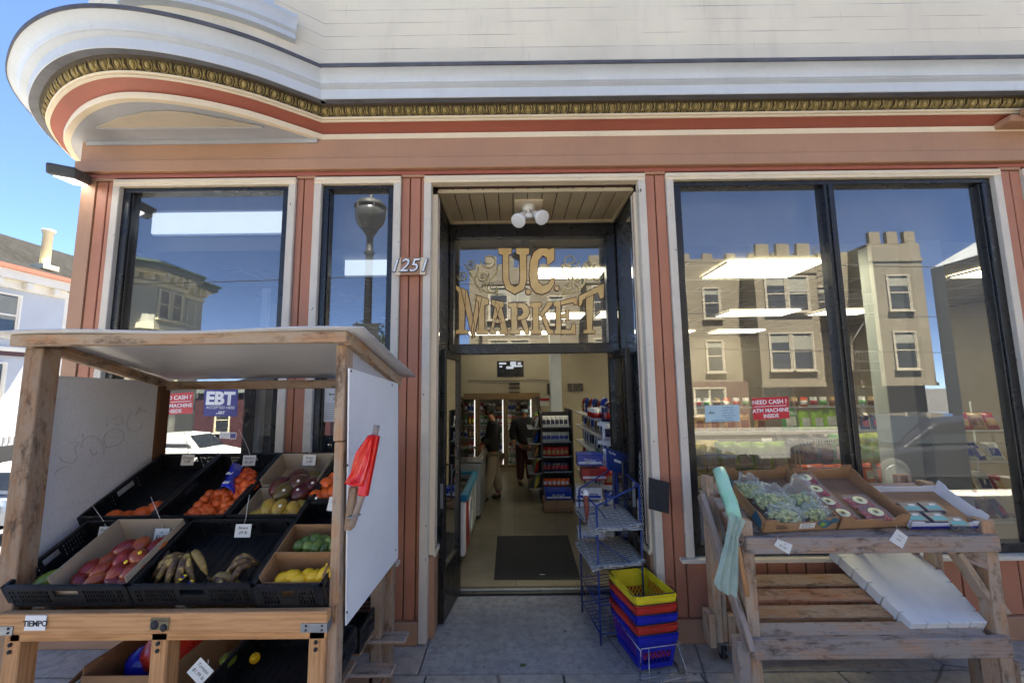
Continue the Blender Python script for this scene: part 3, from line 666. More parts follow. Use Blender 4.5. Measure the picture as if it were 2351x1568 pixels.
def facade_window(b_parent, x0, x1, z0, z1, y, s, two=1, trimc='window_trim', glassm='dark_glass', ax='y', blind=.35):
    """window on a wall at y (ax='y', facing s along y) or at x=y (ax='x')"""
    def B(bb, a0, a1, c0, c1, d0, d1, m):
        lo, hi = (a0, y + s*d0, c0), (a1, y + s*d1, c1)
        if ax == 'x': lo, hi = (y + s*d0, a0, c0), (y + s*d1, a1, c1)
        bb.b2(lo, hi, m)
    f = MB(); t = .07
    for q in ((x0 - t, x0, z0 - t, z1 + t), (x1, x1 + t, z0 - t, z1 + t), (x0, x1, z1, z1 + t)): B(f, *q, -.02, .06, trimc)
    B(f, x0 - t - .06, x1 + t + .06, z0 - t - .07, z0 - t, -.02, .13, trimc); B(f, x0, x1, z0 - t, z0, -.02, .06, trimc)
    fo = f.build('window', b_parent)
    w = (x1 - x0)/two; g = MB(); h = MB()
    for k in range(two):
        a, c = x0 + w*k, x0 + w*(k + 1); B(g, a, c, z0, z1, .0, .012, glassm)
        if blind: B(h, a + .05, c - .05, z1 - (z1 - z0)*(blind + .12*(k % 2)), z1 - .04, .013, .016, 'pale_blind')
        B(h, a, a + .05, z0, z1, .012, .04, trimc); B(h, c - .05, c, z0, z1, .012, .04, trimc); B(h, a + .05, c - .05, (z0 + z1)/2 - .03, (z0 + z1)/2 + .03, .012, .035, trimc)
    g.build('glass', fo); h.build('sash', fo)
# ---- castellated tan apartment house
apt = thing('apartment_building', 'tan stucco apartment house with battlements and iron fire escape, mirrored in the big right window', 'building', (9, -14, 0))
YM = -14.4; YB = -13.2
gr = lambda a: Vector(a)
b = MB(); b.b2((-2.4, YM, 2.2), (20.5, YM - 9, 8.6), 'tan_stucco')
b.build('wall', apt)
b = MB(); b.b2((-2.4, YM + .3, -.2), (20.5, YM - 9, 2.2), 'brick'); b.build('ground_floor', apt)
def merlons(b, x0, x1, y0, y1, z, n, h=.5, w=.62):
    st = (x1 - x0)/n
    for i in range(n):
        a = x0 + st*i; b.b2((a + st*(1 - w)/2, y0, z), (a + st*(1 + w)/2, y1, z + h), 'tan_stucco')
bays = [(-1.6, 1.2), (3.9, 6.6), (11.9, 14.95), (17.6, 20.2)]
for k, (x0, x1) in enumerate(bays):
    b = MB(); top = 8.35 if k < 3 else 8.9
    b.b2((x0, YM, 2.0), (x1, YB, top), 'tan_stucco'); b.b2((x0 - .06, YM, 1.9), (x1 + .06, YB + .06, 2.05), 'tan_stucco')
    merlons(b, x0, x1, YB - .2, YB, top, 3, .62)
    b.b2((x0 - .05, YM, top - .9), (x1 + .05, YB + .05, top - .78), 'tan_stucco'); b.build('bay', apt)
    c = (x0 + x1)/2
    for z0, z1 in ((5.6, 7.25), (2.75, 4.45)):
        if k == 3: facade_window(apt, c - .5, c + .5, z0, z1, YB, 1, 1, blind=.3)
        else: facade_window(apt, c - 1.02, c - .06, z0, z1, YB, 1, 1, blind=.25); facade_window(apt, c + .06, c + 1.02, z0, z1, YB, 1, 1, blind=.45)
b = MB(); merlons(b, -2.4, 20.5, YM - .2, YM, 8.6, 19, .3, .42); b.build('battlement', apt)
for x0, x1 in ((8.1, 8.9), (9.9, 10.7), (2.0, 2.8), (15.6, 16.6)):
    for z0, z1 in ((5.5, 7.0), (2.75, 4.25)): facade_window(apt, x0, x1, z0, z1, YM, 1, blind=.2)
for x0 in (0.2, 4.6, 9.0, 12.4, 16.4): facade_window(apt, x0, x0 + 1.5, .6, 1.85, YM + .3, 1, 2, blind=0)
# fire escape
b = MB()
for z in (2.6, 5.35):
    x0, x1, y0, y1 = 15.0, 17.4, YM, YB + .35
    b.b2((x0, y0, z), (x1, y1, z + .06), 'iron')
    for zz in (z + .45, z + .95):
        b.tube([(x0, y0, zz), (x0, y1, zz), (x1, y1, zz), (x1, y0, zz)], .022, 'iron', 5)
    for i in range(17): b.tube([(x0 + (x1 - x0)*i/16, y1, z), (x0 + (x1 - x0)*i/16, y1, z + .95)], .012, 'iron', 4)
b.build('balcony', apt)
b = MB()
for (p0, p1) in (((15.3, 2.65), (17.2, 5.35)), ((15.2, 5.4), (15.2, 8.9))):
    for dy in (0, .5):
        b.tube([(p0[0], YB - .35 + dy, p0[1]), (p1[0], YB - .35 + dy, p1[1])], .035, 'iron', 5)
    for i in range(12):
        t = (i + .5)/12; x, z = p0[0] + (p1[0] - p0[0])*t, p0[1] + (p1[1] - p0[1])*t; b.tube([(x, YB - .35, z), (x, YB + .15, z)], .02, 'iron', 4)
b.build('fire_ladder', apt)
# gabled grey neighbour
gb = thing('house', 'plain grey gable ended house beyond the battlements, mirrored at the right of the window', 'building', (24, -14, 0))
b = MB(); b.slab([(20.6, YB, -.2), (30, YB, -.2), (30, YB, 9.6), (25.5, YB, 10.3), (20.6, YB, 7.6)][::-1], -9, 'grey_stucco'); b.build('wall', gb)
facade_window(gb, 22.4, 23.4, 5.2, 6.9, YB, 1, 1); facade_window(gb, 22.4, 23.4, 2.2, 3.9, YB, 1, 1)
# ---- grey-green corner house with bays and bracketed cornice
plain('sage_paint', srgb(184, 186, 170), .6, .08, 1.5); plain('ivory_paint', srgb(232, 224, 190), .55, .05, 3); plain('sage_dark', srgb(120, 128, 120), .6, .1, 2); plain('green_roof', srgb(70, 90, 80), .6, .2, 2)
vic = thing('corner_house', 'sage green bay windowed house with ivory bracketed cornice, mirrored in the left window', 'building', (-19, -13, gz(-19)))
VX = -18.4; ya, yb = -11.6, -17.2
vp = [(VX - 9, -11.4), (VX - .5, -11.4), (VX, -11.9), (VX, -12.6), (VX + .75, -13.3), (VX + .75, -15.1), (VX, -15.8), (VX, -17.4), (VX - 9, -17.4)]
zr = 7.9
def ring(b, o, z0, z1, mat):
    c = Vector((VX - 5, -14.4)); 
    q = [Vector(p) + Vector((o if p[0] > VX - 8 else 0, (o if p[1] > -14.4 else -o))) for p in vp]
    n_ = len(q); vs = [(p.x, p.y, z0) for p in q] + [(p.x, p.y, z1) for p in q]
    b.add(vs, [(i, i + n_, (i + 1) % n_ + n_, (i + 1) % n_) for i in range(n_)] + [tuple(range(n_)), tuple(range(2*n_ - 1, n_ - 1, -1))], mat)
b = MB(); ring(b, 0, -2.8, zr, 'sage_paint'); b.build('wall', vic)
b = MB()
for z0, z1, o in ((5.05, 5.32, .1), (7.25, 7.42, .08), (1.6, 1.9, .08), (zr - .12, zr + .02, .32)): ring(b, o, z0, z1, 'ivory_paint')
b.build('belt_moulding', vic)
b = MB(); ring(b, .5, zr + .02, zr + .3, 'sage_dark'); ring(b, .62, zr + .3, zr + .42, 'green_roof'); b.build('cornice', vic)
b = MB()
for i in range(13):
    y = -11.7 - i*.46; x = VX + (.75 if -15.2 < y < -13.2 else .4 if -15.7 < y < -12.7 else 0)
    b.b2((x, y, zr - .42), (x + .42, y + .16, zr + .02), 'ivory_paint')
b.build('bracket', vic)
for z0, z1 in ((5.7, 7.05), (2.4, 4.2)):
    facade_window(vic, -14.9, -14.3, z0, z1, VX + .76, 1, 1, 'ivory_paint', 'pale_blind', 'x', .0); facade_window(vic, -14.1, -13.5, z0, z1, VX + .76, 1, 1, 'ivory_paint', 'pale_blind', 'x', 0)
    for y in (-16.9, -12.4):
        b = MB(); 
        for q in ((y, y + .05, z0, z1), (y + .6, y + .65, z0, z1), (y + .05, y + .6, z0, z0 + .05), (y + .05, y + .6, z1 - .05, z1)): b.b2((VX - .01, q[0], q[2]), (VX + .03, q[1], q[3]), 'ivory_paint')
        b.build('panel_moulding', vic)
# maroon house lower down the hill
plain('maroon_paint', srgb(70, 38, 42), .6, .1, 2)
mh = thing('house', 'maroon house with white window far down the hill, mirrored low in the left window', 'building', (-20, -24, gz(-20)))
b = MB(); b.b2((-27, -24, -3.4), (-13.4, -34, 1.9), 'maroon_paint'); b.build('wall', mh); b = MB(); b.b2((-27.2, -23.8, 1.9), (-13.2, -34, 2.15), 'sage_dark'); b.build('cornice', mh)
facade_window(mh, -19.2, -18.2, -.9, .8, -24, 1, 1, 'ivory_paint'); facade_window(mh, -16.6, -15.6, -.9, .8, -24, 1, 1, 'ivory_paint'); facade_window(mh, -21.8, -20.8, -.9, .8, -24, 1, 1, 'ivory_paint')
# ---- pale blue house on the far side of the side street (seen directly at the left)
plain('pale_blue_paint', srgb(182, 186, 192), .6, .05, 1.2); plain('sunny_cream', srgb(226, 220, 206), .6, .06, 1.2); plain('terracotta_trim', srgb(190, 112, 86), .6, .1, 3)
n = N('slate'); v = n.co(); bt = n.n('TexBrick', {'Vector': v, 'Color1': (.006, .0055, .005, 1), 'Color2': (.011, .0105, .01, 1), 'Mortar': (.003, .003, .003, 1), 'Scale': 1., 'Mortar Size': .015, 'Brick Width': .35, 'Row Height': .16})
n.set(col=bt.outputs[0], rough=.9, spec=.05); M['slate'] = n.m
HX = -18; hA = thing('house', 'pale blue two storey house with bracketed cornice left of the corner post', 'building', (HX - 4, 14, gz(HX)))
y0, y1 = 8.0, 16.45
b = MB(); b.b2((HX - 9, y0, -2.6), (HX, y1, 6.0), 'pale_blue_paint'); b.build('wall', hA)
b = MB(); b.b2((HX - 9, y0 - .3, 6.0), (HX + .35, y1 + .1, 6.32), 'sunny_cream'); b.b2((HX - 9, y0 - .1, 5.7), (HX + .12, y1 + .04, 6.0), 'sunny_cream'); b.build('cornice', hA)
b = MB(); b.b2((HX - 9, y0 - .34, 6.32), (HX + .46, y1 + .14, 6.47), 'terracotta_trim'); b.build('gutter', hA)
for i in range(9):
    b = MB(); b.b2((HX + .05, y0 + .4 + i*.92, 5.72), (HX + .32, y0 + .62 + i*.92, 5.995), 'sunny_cream'); b.build('bracket', hA, bevel=.03)
b = MB(); b.slab([(HX + .3, y0, 6.47), (HX + .3, y1 + .1, 6.47), (HX - 5, 13.3, 8.6), (HX - 5, 11, 8.6)], .1, 'slate'); b.slab([(HX + .3, y1 + .1, 6.47), (HX - 9, y1 + .1, 6.47), (HX - 5, 13.3, 8.6)], .1, 'slate'); b.build('roof', hA)
facade_window(hA, 12.6, 14.9, 4.05, 5.45, HX, 1, 2, 'sunny_cream', 'dark_glass', 'x', .5); facade_window(hA, 12.4, 14.7, .6, 3.0, HX, 1, 1, 'sunny_cream', 'dark_glass', 'x', 0)
b = MB(); b.b2((HX, y0, 3.3), (HX + .12, 15.4, 3.45), 'maroon_paint'); b.b2((HX, y0, 3.45), (HX + .2, 15.4, 3.6), 'sunny_cream'); b.build('belt_moulding', hA)
b = MB()
for i in range(40): b.b2((HX + .6, 9 + i*.16, .2), (HX + .64, 9.05 + i*.16, .5), 'sunny_cream')
b.b2((HX + .58, 9, .5), (HX + .66, 15.4, .55), 'sunny_cream'); b.b2((HX + .5, 9, -2.4), (HX + .7, 15.4, .2), 'iron'); tag(b.build('garden_wall', o=(HX + .6, 12, gz(HX))), 'dark garden wall with white railing in front of the pale blue house', 'wall')
hB = thing('house', 'cream gabled house with dark shingle roof behind the pale blue one', 'building', (HX - 4, 20, gz(HX)))
b = MB(); b.b2((HX - 9, y1 + .05, -2.6), (HX - .1, 26, 6.1), 'sunny_cream'); b.build('wall', hB)
b = MB(); b.slab([(HX + .1, y1 - .2, 6.1), (HX + .1, 19.0, 6.1), (HX + .1, 19.0, 8.55 - .3), (HX - 4, 18.6, 8.7), (HX - 9, 14, 8.7), (HX - 5, 13, 7.9)][:3] and [(HX + .2, 16.4, 6.1), (HX + .2, 27, 6.1), (HX - 4.6, 27, 9.0), (HX - 4.6, 12.0, 9.0), (HX - 2, 12.4, 7.0)], .15, 'slate'); b.build('roof', hB)
b = MB(); q0 = atX(103, 604, HX - 1.5); q1 = atX(103, 517, HX - 1.5); b.lathe([(.16, 0), (.16, q1.z - q0.z - .1), (.21, q1.z - q0.z - .09), (.21, q1.z - q0.z + .04), (.1, q1.z - q0.z + .07)], (q0.x, q0.y, q0.z - .2), 'ivory_paint', n=14); b.b2((q0.x - .32, q0.y - .3, q0.z - .3), (q0.x + .3, q0.y + .3, q0.z - .1), 'ivory_paint'); b.build('chimney', hB)
# ---- street lamp at the kerb behind the camera (mirrored in the narrow window)
plain('lamp_grey', srgb(70, 74, 76), .5, .15, 5); plain('lamp_iron', (.018, .02, .02, 1), .6, .2, 5); plain('frosted', (.06, .065, .066, 1), .3, .1, 4)
lq = mir(850, 520, 7.4); lx, ly = lq.x, lq.y; zt = mir(850, 455, 7.4).z
lamp = thing('street_lamp', 'old style street lamp with acorn globe, mirrored in the narrow window', 'street lamp', (lx, ly, 0))
b = MB(); b.lathe([(.2, 0), (.2, .5), (.14, .6), (.12, .9), (.075, 1.1), (.065, zt - 1.1), (.1, zt - 1.06), (.06, zt - 1.0), (.06, zt - .75), (.11, zt - .68), (.14, zt - .62)], (lx, ly, 0), 'lamp_iron', n=16); b.build('pole', lamp)
b = MB(); b.lathe([(.12, zt - .62), (.23, zt - .5), (.28, zt - .34), (.27, zt - .2)], (lx, ly, 0), 'frosted', n=20); b.build('globe', lamp)
b = MB(); b.lathe([(.29, zt - .22), (.3, zt - .19), (.24, zt - .1), (.1, zt - .03), (.03, zt), (.03, zt + .09), (.005, zt + .12)], (lx, ly, 0), 'lamp_iron', n=20)
for k in range(6):
    a = k*math.pi/3; b.tube([(lx + r*math.cos(a), ly + r*math.sin(a), zt - h) for r, h in ((.145, .61), (.25, .48), (.29, .32), (.29, .2))], .009, 'lamp_iron', 4)
b.build('cap', lamp)
b = MB(); b.b2((lx - .22, ly + .05, 1.9), (lx + .22, ly + .07, 3.1), 'lamp_iron'); b.build('banner_sign', lamp)
# ---- street trees across the way
n = N('leaves'); oi = n.noise(n.co(), 1.7, 2); n.set(col=n.ramp(oi, [(.35, (.022, .045, .014, 1)), (.65, (.07, .11, .03, 1))]), rough=.6); M['leaves'] = n.m
plain('bark', srgb(86, 70, 56), .9, .2, 8)
def tree(x, y, h, r, lab):
    t = thing('street_tree', lab, 'tree', (x, y, gz(x)), 'street trees'); g0 = gz(x)
    b = MB(); b.tube([(x, y, g0), (x + .05, y, g0 + h*.3), (x - .05, y + .05, g0 + h*.6), (x, y, g0 + h*.85)], .16, 'bark', 8, r2=.04)
    for k in range(7):
        a = random.uniform(0, 6.28); z = g0 + h*random.uniform(.35, .6); b.tube([(x, y, z), (x + r*.4*math.cos(a), y + r*.4*math.sin(a), z + h*.12), (x + r*.75*math.cos(a), y + r*.75*math.sin(a), z + h*.25)], .06, 'bark', 5, r2=.015)
    b.build('trunk', t)
    b = MB(); cl = [(Vector((random.gauss(0, r*.42), random.gauss(0, r*.42), h*.7 + random.gauss(0, h*.12))), random.uniform(.3, .62)*r*.7) for _ in range(16)]
    for c, cr in cl:
        for _ in range(150):
            d = Vector((random.gauss(0, 1), random.gauss(0, 1), random.gauss(0, 1))).normalized()*cr*random.random()**.4
            p = Vector((x, y, g0)) + c + d; u = Vector((random.gauss(0, 1), random.gauss(0, 1), random.gauss(0, 1))).normalized(); w = u.orthogonal().normalized()
            s_ = random.uniform(.05, .09); b.add([p - u*s_, p + w*s_*.5, p + u*s_, p - w*s_*.5], [(0, 1, 2, 3)], 'leaves')
    b.build('crown', t)
q = mir(905, 760, 17); tree(q.x, q.y, 5.4, 1.7, 'leafy dark street tree, mirrored behind the lamp in the narrow window')
# ---- cars
for nm, c, r_ in (('car_white', (.78, .78, .76, 1), .2), ('car_silver', (.5, .52, .55, 1), .25), ('car_black', (.015, .015, .018, 1), .15)): plain(nm, c, r_, .04, 2, coat=.6)
plain('car_glass', (.02, .024, .028, 1), .05, .2, 1); plain('tyre', (.02, .02, .02, 1), .8); plain('tail_red', srgb(96, 10, 12), .2); plain('rim', srgb(120, 122, 124), .35, .1, 4, metal=.8)
def car(x, y, rz, mat, label, suv=True):
    z = gz(x) - .16; t = thing('car', label, 'car', (0, 0, 0)); hh = 1.0 if suv else .86
    prof = [(-2.2, .34), (-2.24, .62), (-2.2, .98*hh), (-1.95, 1.06*hh), (-1.0, 1.06*hh), (0, 1.04*hh), (1.0, 1.0*hh), (2.0, .84*hh), (2.24, .66), (2.26, .36)]
    top = [(-2.1, 1.05*hh), (-1.92, 1.5*hh), (-1.6, 1.66*hh), (-.6, 1.7*hh), (.3, 1.64*hh), (1.12, 1.0*hh)]
    b = MB(); ws = .9
    def hull(pts, w0, w1, zs, mat):
        """side outline loft across the width, tucked in towards the sides"""
        rows_ = [(-w0, .0), (-w0*1.0, 1.), (-w1, 1), (w1, 1), (w0, 1)]; n_ = len(pts); vs = []
        for wy, sh in ((-w0, .965), (-w1, 1.), (w1, 1.), (w0, .965)):
            for px_, pz in pts: vs.append((px_*sh, wy, pz if abs(wy) == w1 else pz - zs))
        fs = [(j*n_ + i, j*n_ + i + 1, (j + 1)*n_ + i + 1, (j + 1)*n_ + i) for j in range(3) for i in range(n_ - 1)] + [tuple(range(n_))[::-1], tuple(3*n_ + i for i in range(n_))]
        b.add(vs, fs, mat, False)
    hull(prof, .92, .82, .03, mat); hull(top, .8, .62, .07, mat); b.build('body', t, bevel=.05, seg=3)
    g = MB()
    for s_ in (-1, 1):
        for pts in ([(-1.75, 1.08), (-1.66, 1.5), (-.75, 1.56), (-.75, 1.08)], [(-.68, 1.08), (-.68, 1.56), (.12, 1.52), (.8, 1.08)]):
            q = [Vector((px_, s_*(.805 - .1*(pz*hh - 1.06*hh)/.5), pz*hh)) for px_, pz in pts]; q = q if s_ < 0 else q[::-1]; g.slab([v_ + Vector((0, s_*.012, 0)) for v_ in q], .02, 'car_glass')
    g.slab([(-2.12, .66, 1.14*hh), (-2.12, -.66, 1.14*hh), (-1.94, -.58, 1.5*hh), (-1.94, .58, 1.5*hh)], .02, 'car_glass'); g.slab([(1.08, -.68, 1.06*hh), (1.08, .68, 1.06*hh), (.42, .58, 1.6*hh), (.42, -.58, 1.6*hh)], .02, 'car_glass')
    g.build('window', t)
    for wx in (-1.38, 1.4):
        for s_ in (-1, 1):
            w_ = MB(); w_.lathe([(.2, -.1), (.33, -.1), (.345, -.06), (.345, .06), (.33, .1), (.2, .1)], (wx, s_*.84, .34), 'tyre', (0, 1, 0), 20); wo = w_.build('wheel', t)
            w_ = MB(); w_.lathe([(.02, .0), (.2, .0), (.215, .02), (.2, .03)], (wx, s_*.84 + s_*.085, .34), 'rim', (0, s_, 0), 16)
            for k in range(6): a = k*math.pi/3; w_.bar((wx, s_*.95, .34), (wx + .2*math.cos(a), s_*.95, .34 + .2*math.sin(a)), .04, .02, 'rim', (0, 1, 0))
            w_.build('rim', wo)
    for s_ in (-1, 1):
        g = MB(); g.b2((-2.27, s_*.62, .7*hh), (-2.12, s_*.9, 1.0*hh), 'tail_red'); g.b2((-2.15, s_*.74, 1.0*hh), (-2.03, s_*.88, 1.3*hh), 'tail_red'); g.build('tail_light', t, bevel=.02)
    g = MB(); g.b2((-2.28, -.26, .56), (-2.24, .26, .7), 'sign_white'); g.build('licence_plate', t)
    t.location = (x, y, z); t.rotation_euler = (0, 0, rz); return t
q = mir(412, 1038, 20.5); car(q.x + .6, q.y, R(8), 'car_white', 'white sport utility car, mirrored low in the left window')
q = atX(0, 1105, -9.8); car(-10.1, q.y + 2.4, R(88), 'car_silver', 'pale silver car parked down the side street beyond the left post', suv=False)
car(2.5, -2.3, R(0), 'car_black', 'black car parked at the kerb, mirrored low in the left pane of the right window', suv=False)
car(8.7, -2.3, R(180), 'car_black', 'black car parked at the kerb, mirrored low in the right pane of the window', suv=False)

for k, (y, z0, z1, sag) in enumerate(((-6.4, 5.9, 6.0, .5), (-9.2, 4.6, 5.0, .45), (-10.0, 3.4, 3.7, .5))):
    b = MB(); b.tube([(-34 + 78*t/24, y + .02*t, z0 + (z1 - z0)*t/24 - sag*math.sin(math.pi*(t % 12)/12)) for t in range(25)], .016, 'lamp_iron', 5)
    tag(b.build('overhead_cable', o=(0, y, z0)), ('highest', 'middle', 'lowest')[k] + ' thin dark cable strung along the street, faintly mirrored in the window', 'cable')
# ================================================================ fruit stand at the left
def onp(px, py, p0, nrm):
    v = vec(px, py); o = Vector((0, 0, CZ)); p0, nrm = Vector(p0), Vector(nrm); return o + v*((p0 - o).dot(nrm)/v.dot(nrm))
def board(b, lo, hi, mat): b.b2(lo, hi, mat)
def piece(parent, name, mat, *boxes, bevel=.004):
    b = MB()
    for q in boxes: b.b2(q[0], q[1], mat)
    return b.build(name, parent, bevel=bevel)
stand = thing('display_shelter', 'tall wooden shelter with flat white roof and white side panels over the fruit crates', 'stand', (-1.6, 2.5, 0))
piece(stand, 'post', 'brown_wood', ((-2.405, 2.04, 0), (-2.315, 2.13, 2.13)))
piece(stand, 'post', 'tan_wood', ((-.865, 2.05, 0), (-.822, 2.13, 1.66)), ((-.868, 2.04, 1.665), (-.822, 2.14, 2.13)))
piece(stand, 'post', 'dark_wood', ((-2.53, 2.9, 0), (-2.44, 2.99, 1.95)))
piece(stand, 'post', 'brown_wood', ((-.9, 2.92, 0), (-.815, 3.0, 1.9)))
piece(stand, 'front_beam', 'tan_wood', ((-2.42, 1.985, 2.135), (-.8, 2.035, 2.19)))
for x0, x1 in ((-2.46, -.0), (-.0, -.82)):
    b = MB(); xx = -2.38 if x1 == 0 else -.815
    b.bar((xx, 2.04, 2.16), (xx - (.1 if x1 == 0 else 0), 2.98, 1.965), .04, .06, 'tan_wood'); b.build('roof_beam', stand, bevel=.004)
piece(stand, 'back_beam', 'brown_wood', ((-2.52, 2.95, 1.925), (-.83, 2.99, 1.985)))
b = MB(); 
b.grid(lambda u, v: Vector((-2.5 - .1*v + (1.79 + .1*v)*u, 1.96 + 1.08*v, 2.2 - .195*v + .008*math.sin(u*9)*(1 - v))), 24, 6, 'roof_underside', True)
b.build('roof_panel', stand, solid=.008)
b = MB(); b.slab([(-2.375, 2.135, 2.0), (-2.375, 2.135, .75), (-2.46, 2.9, .95), (-2.46, 2.9, 1.985)], .008, 'scuffed_panel'); pnl = b.build('side_panel', stand)
# grey pen loops on the inside of the panel
nrm = Vector((-2.375, 2.135, 0)) - Vector((-2.46, 2.9, 0)); nrm = Vector((nrm.y*-1, nrm.x, 0)).normalized(); nrm = nrm if nrm.x > 0 else -nrm
b = MB()
def scr(pts, r=.0022):
    q = [onp(x*.2421, 722 + y*.2421, (-2.375, 2.135, 1), nrm) + nrm*.0015 for x, y in (catmull(pts, 5) if len(pts) > 2 else pts)]; b.tube(q, r*1.2, 'faint_ink', 4)
scr([(1225, 890), (1240, 935), (1290, 945), (1320, 880), (1340, 905), (1385, 915)]); scr([(1232, 950), (1200, 1020), (1215, 1085), (1270, 1108), (1330, 1080), (1350, 1010)])
scr([(1005, 1000), (1010, 1060)]); scr([(1065, 990), (1150, 965), (1155, 1035), (1095, 1040)])
scr([(1000, 1255), (980, 1180), (1010, 1120), (1090, 1085), (1160, 1110), (1165, 1180), (1110, 1235), (1000, 1258)])
scr([(765, 1260), (790, 1190), (850, 1155), (930, 1175), (975, 1240), (980, 1330)]); scr([(780, 1130), (785, 1170)]); scr([(665, 1220), (745, 1212), (710, 1260), (720, 1330)])
scr([(850, 1275), (880, 1330), (920, 1310)]); scr([(555, 1355), (620, 1400), (700, 1400), (735, 1340)]); scr([(515, 1520), (560, 1460), (650, 1440)])
for _m in (b,): pass
b.build('pen_marks', pnl)
b = MB(); P_ = [(797, 845), (790, 1435), (910, 1280), (910, 880)]; pts = [onp(x, y, (-.812, 0, 0), (1, 0, 0)) for x, y in P_]
b.slab([Vector((-.8, p.y, p.z)) for p in pts], .008, 'white_panel'); rp = b.build('side_panel', stand)
b = MB()
for px, py in ((806, 852), (900, 884), (796, 1405), (908, 1262), (797, 1068)): q = onp(px, py, (-.8, 0, 0), (1, 0, 0)); b.lathe([(.006, 0), (.006, .003)], q, 'ink', (1, 0, 0), 8)
b.build('screw', rp)
b = MB(); b.slab([(-.83, 2.14, 2.11), (-.83, 2.14, 2.0), (-.83, 2.9, 1.93), (-.83, 2.9, 1.95)], .005, 'roof_underside'); b.build('gusset_panel', stand)

table = thing('display_table', 'pale timber table with a sticker on its front rail under the left fruit crates', 'table', (-1.58, 2.3, 0))
piece(table, 'front_rail', 'pale_wood', ((-2.325, 1.985, .842), (-.84, 2.025, .93)))
piece(table, 'rail', 'pale_wood', ((-2.3, 2.03, .79), (-.86, 2.07, .838)), ((-2.3, 2.08, .84), (-.86, 2.6, .86)))
for x0 in (-2.325, -1.655, -.94): piece(table, 'leg', 'pale_wood', ((x0, 2.03, 0), (x0 + .075, 2.115, .84)), bevel=.005)
for x0 in (-2.36, -.93): piece(table, 'leg', 'brown_wood', ((x0, 2.84, 0), (x0 + .07, 2.92, 1.25)), bevel=.005)
for x0 in (-2.2, -1.55, -.9):
    b = MB(); b.bar((x0, 2.06, .9), (x0, 2.9, 1.31), .04, .06, 'brown_wood'); b.build('slope_rail', table)
piece(table, 'lower_rail', 'red_brown_wood', ((-2.36, 2.95, .2), (-.93, 2.99, .3)), ((-2.3, 2.1, .08), (-.9, 2.14, .16)), ((-2.36, 2.84, .08), (-.9, 2.88, .16)))
for x0, x1 in ((-2.328, -2.235), (-.955, -.837)):
    b = MB(); b.b2((x0, 1.981, .845), (x1, 1.986, .882), 'galvanised'); b.b2((x0 if x0 < -2 else x1 - .004, 1.983, .845), (x0 + .004 if x0 < -2 else x1, 2.03, .882), 'galvanised')
    for k in (0.2, .8): b.lathe([(.005, 0), (.004, .004)], (x0 + (x1 - x0)*k, 1.981, .855), 'ink', (0, -1, 0), 8); b.lathe([(.005, 0), (.004, .004)], (x0 + (x1 - x0)*k, 1.981, .873), 'ink', (0, -1, 0), 8)
    b.build('corner_plate', table)
for x0 in (-2.29, -1.62, -.905):
    for z in (.78, .75): b = MB(); b.lathe([(.009, 0), (.009, .005), (.003, .008)], (x0, 2.028, z), 'ink', (0, -1, 0), 8); b.build('bolt', table)
a, c = atY(57, 1446, 1.983), atY(109, 1411, 1.983)
b = MB(); b.b2((a.x, 1.979, a.z), (c.x, 1.983, c.z), 'sign_white'); st = thing('sticker', 'white hand lettered sticker on the front rail of the left table', 'sticker', a); b.build('backing', st)
b = MB(); b.text('TIEMPO', ((a.x + c.x)/2, 1.9785, a.z + .018), (1, 0, 0), (0, 0, 1), .0335, 'ink', .0008, bold=.02, shear=-.06, space=.92); b.build('lettering', st)
a, c = atY(345, 1445, 1.983), atY(389, 1417, 1.983)
plain('olive_print', srgb(128, 118, 88), .7, .1, 20); b = MB(); b.b2((a.x, 1.979, a.z), (c.x, 1.983, c.z), 'olive_print'); st = thing('sticker', 'olive sticker with two dark round heads on the table rail above the middle leg', 'sticker', a); b.build('backing', st)
b = MB()
for u, w, r in ((.25, .42, .019), (.76, .2, .017)): b.lathe([(r, 0), (r, .001)], (a.x + (c.x - a.x)*u, 1.979, a.z + (c.z - a.z)*w), 'ink', (0, -1, 0), 14, sy=1)
b.text('MONTELLO', ((a.x + c.x)/2, 1.9785, c.z - .015), (1, 0, 0), (0, 0, 1), .014, 'ink', .0008); b.build('print', st)
piece(table, 'lower_shelf', 'brown_wood', ((-2.3, 2.14, .385), (-.9, 2.3, .405)), ((-2.3, 2.36, .385), (-.9, 2.54, .405)), ((-2.3, 2.6, .385), (-.9, 2.8, .405)))
# pallet slats and a caster behind the stand's right post
pal = thing('pallet', 'weathered slatted pallet standing under the right end of the fruit stand', 'pallet', (-.9, 2.6, 0))
for i in range(4): piece(pal, 'slat', 'weathered_wood', ((-1.9, 2.25 + i*.19, .10 + i*.075), (-.70 - .03*(3-i), 2.36 + i*.19, .12 + i*.075)))
piece(pal, 'block', 'red_brown_wood', ((-1.0, 2.3, .02), (-.84, 3.0, .09)))
def caster(x, y, lab, cat='caster'):
    t = thing('caster', lab, cat, (x, y, 0), 'casters of the display stands')
    b = MB(); b.lathe([(.02, -.016), (.045, -.016), (.048, 0), (.045, .016), (.02, .016)], (x, y, .048), 'tyre', (1, 0, 0), 18); b.build('wheel', t)
    b = MB(); b.b2((x - .026, y - .02, .04), (x - .021, y + .03, .11), 'galvanised'); b.b2((x + .021, y - .02, .04), (x + .026, y + .03, .11), 'galvanised'); b.b2((x - .04, y - .04, .11), (x + .04, y + .05, .116), 'galvanised'); b.box((x + .03, y - .04, .05), (.05, .01, .05), 'galvanised', ROT(.5)); b.build('fork', t); return t
caster(-.95, 3.02, 'small wheel with metal brake under the left fruit stand beside the door post')

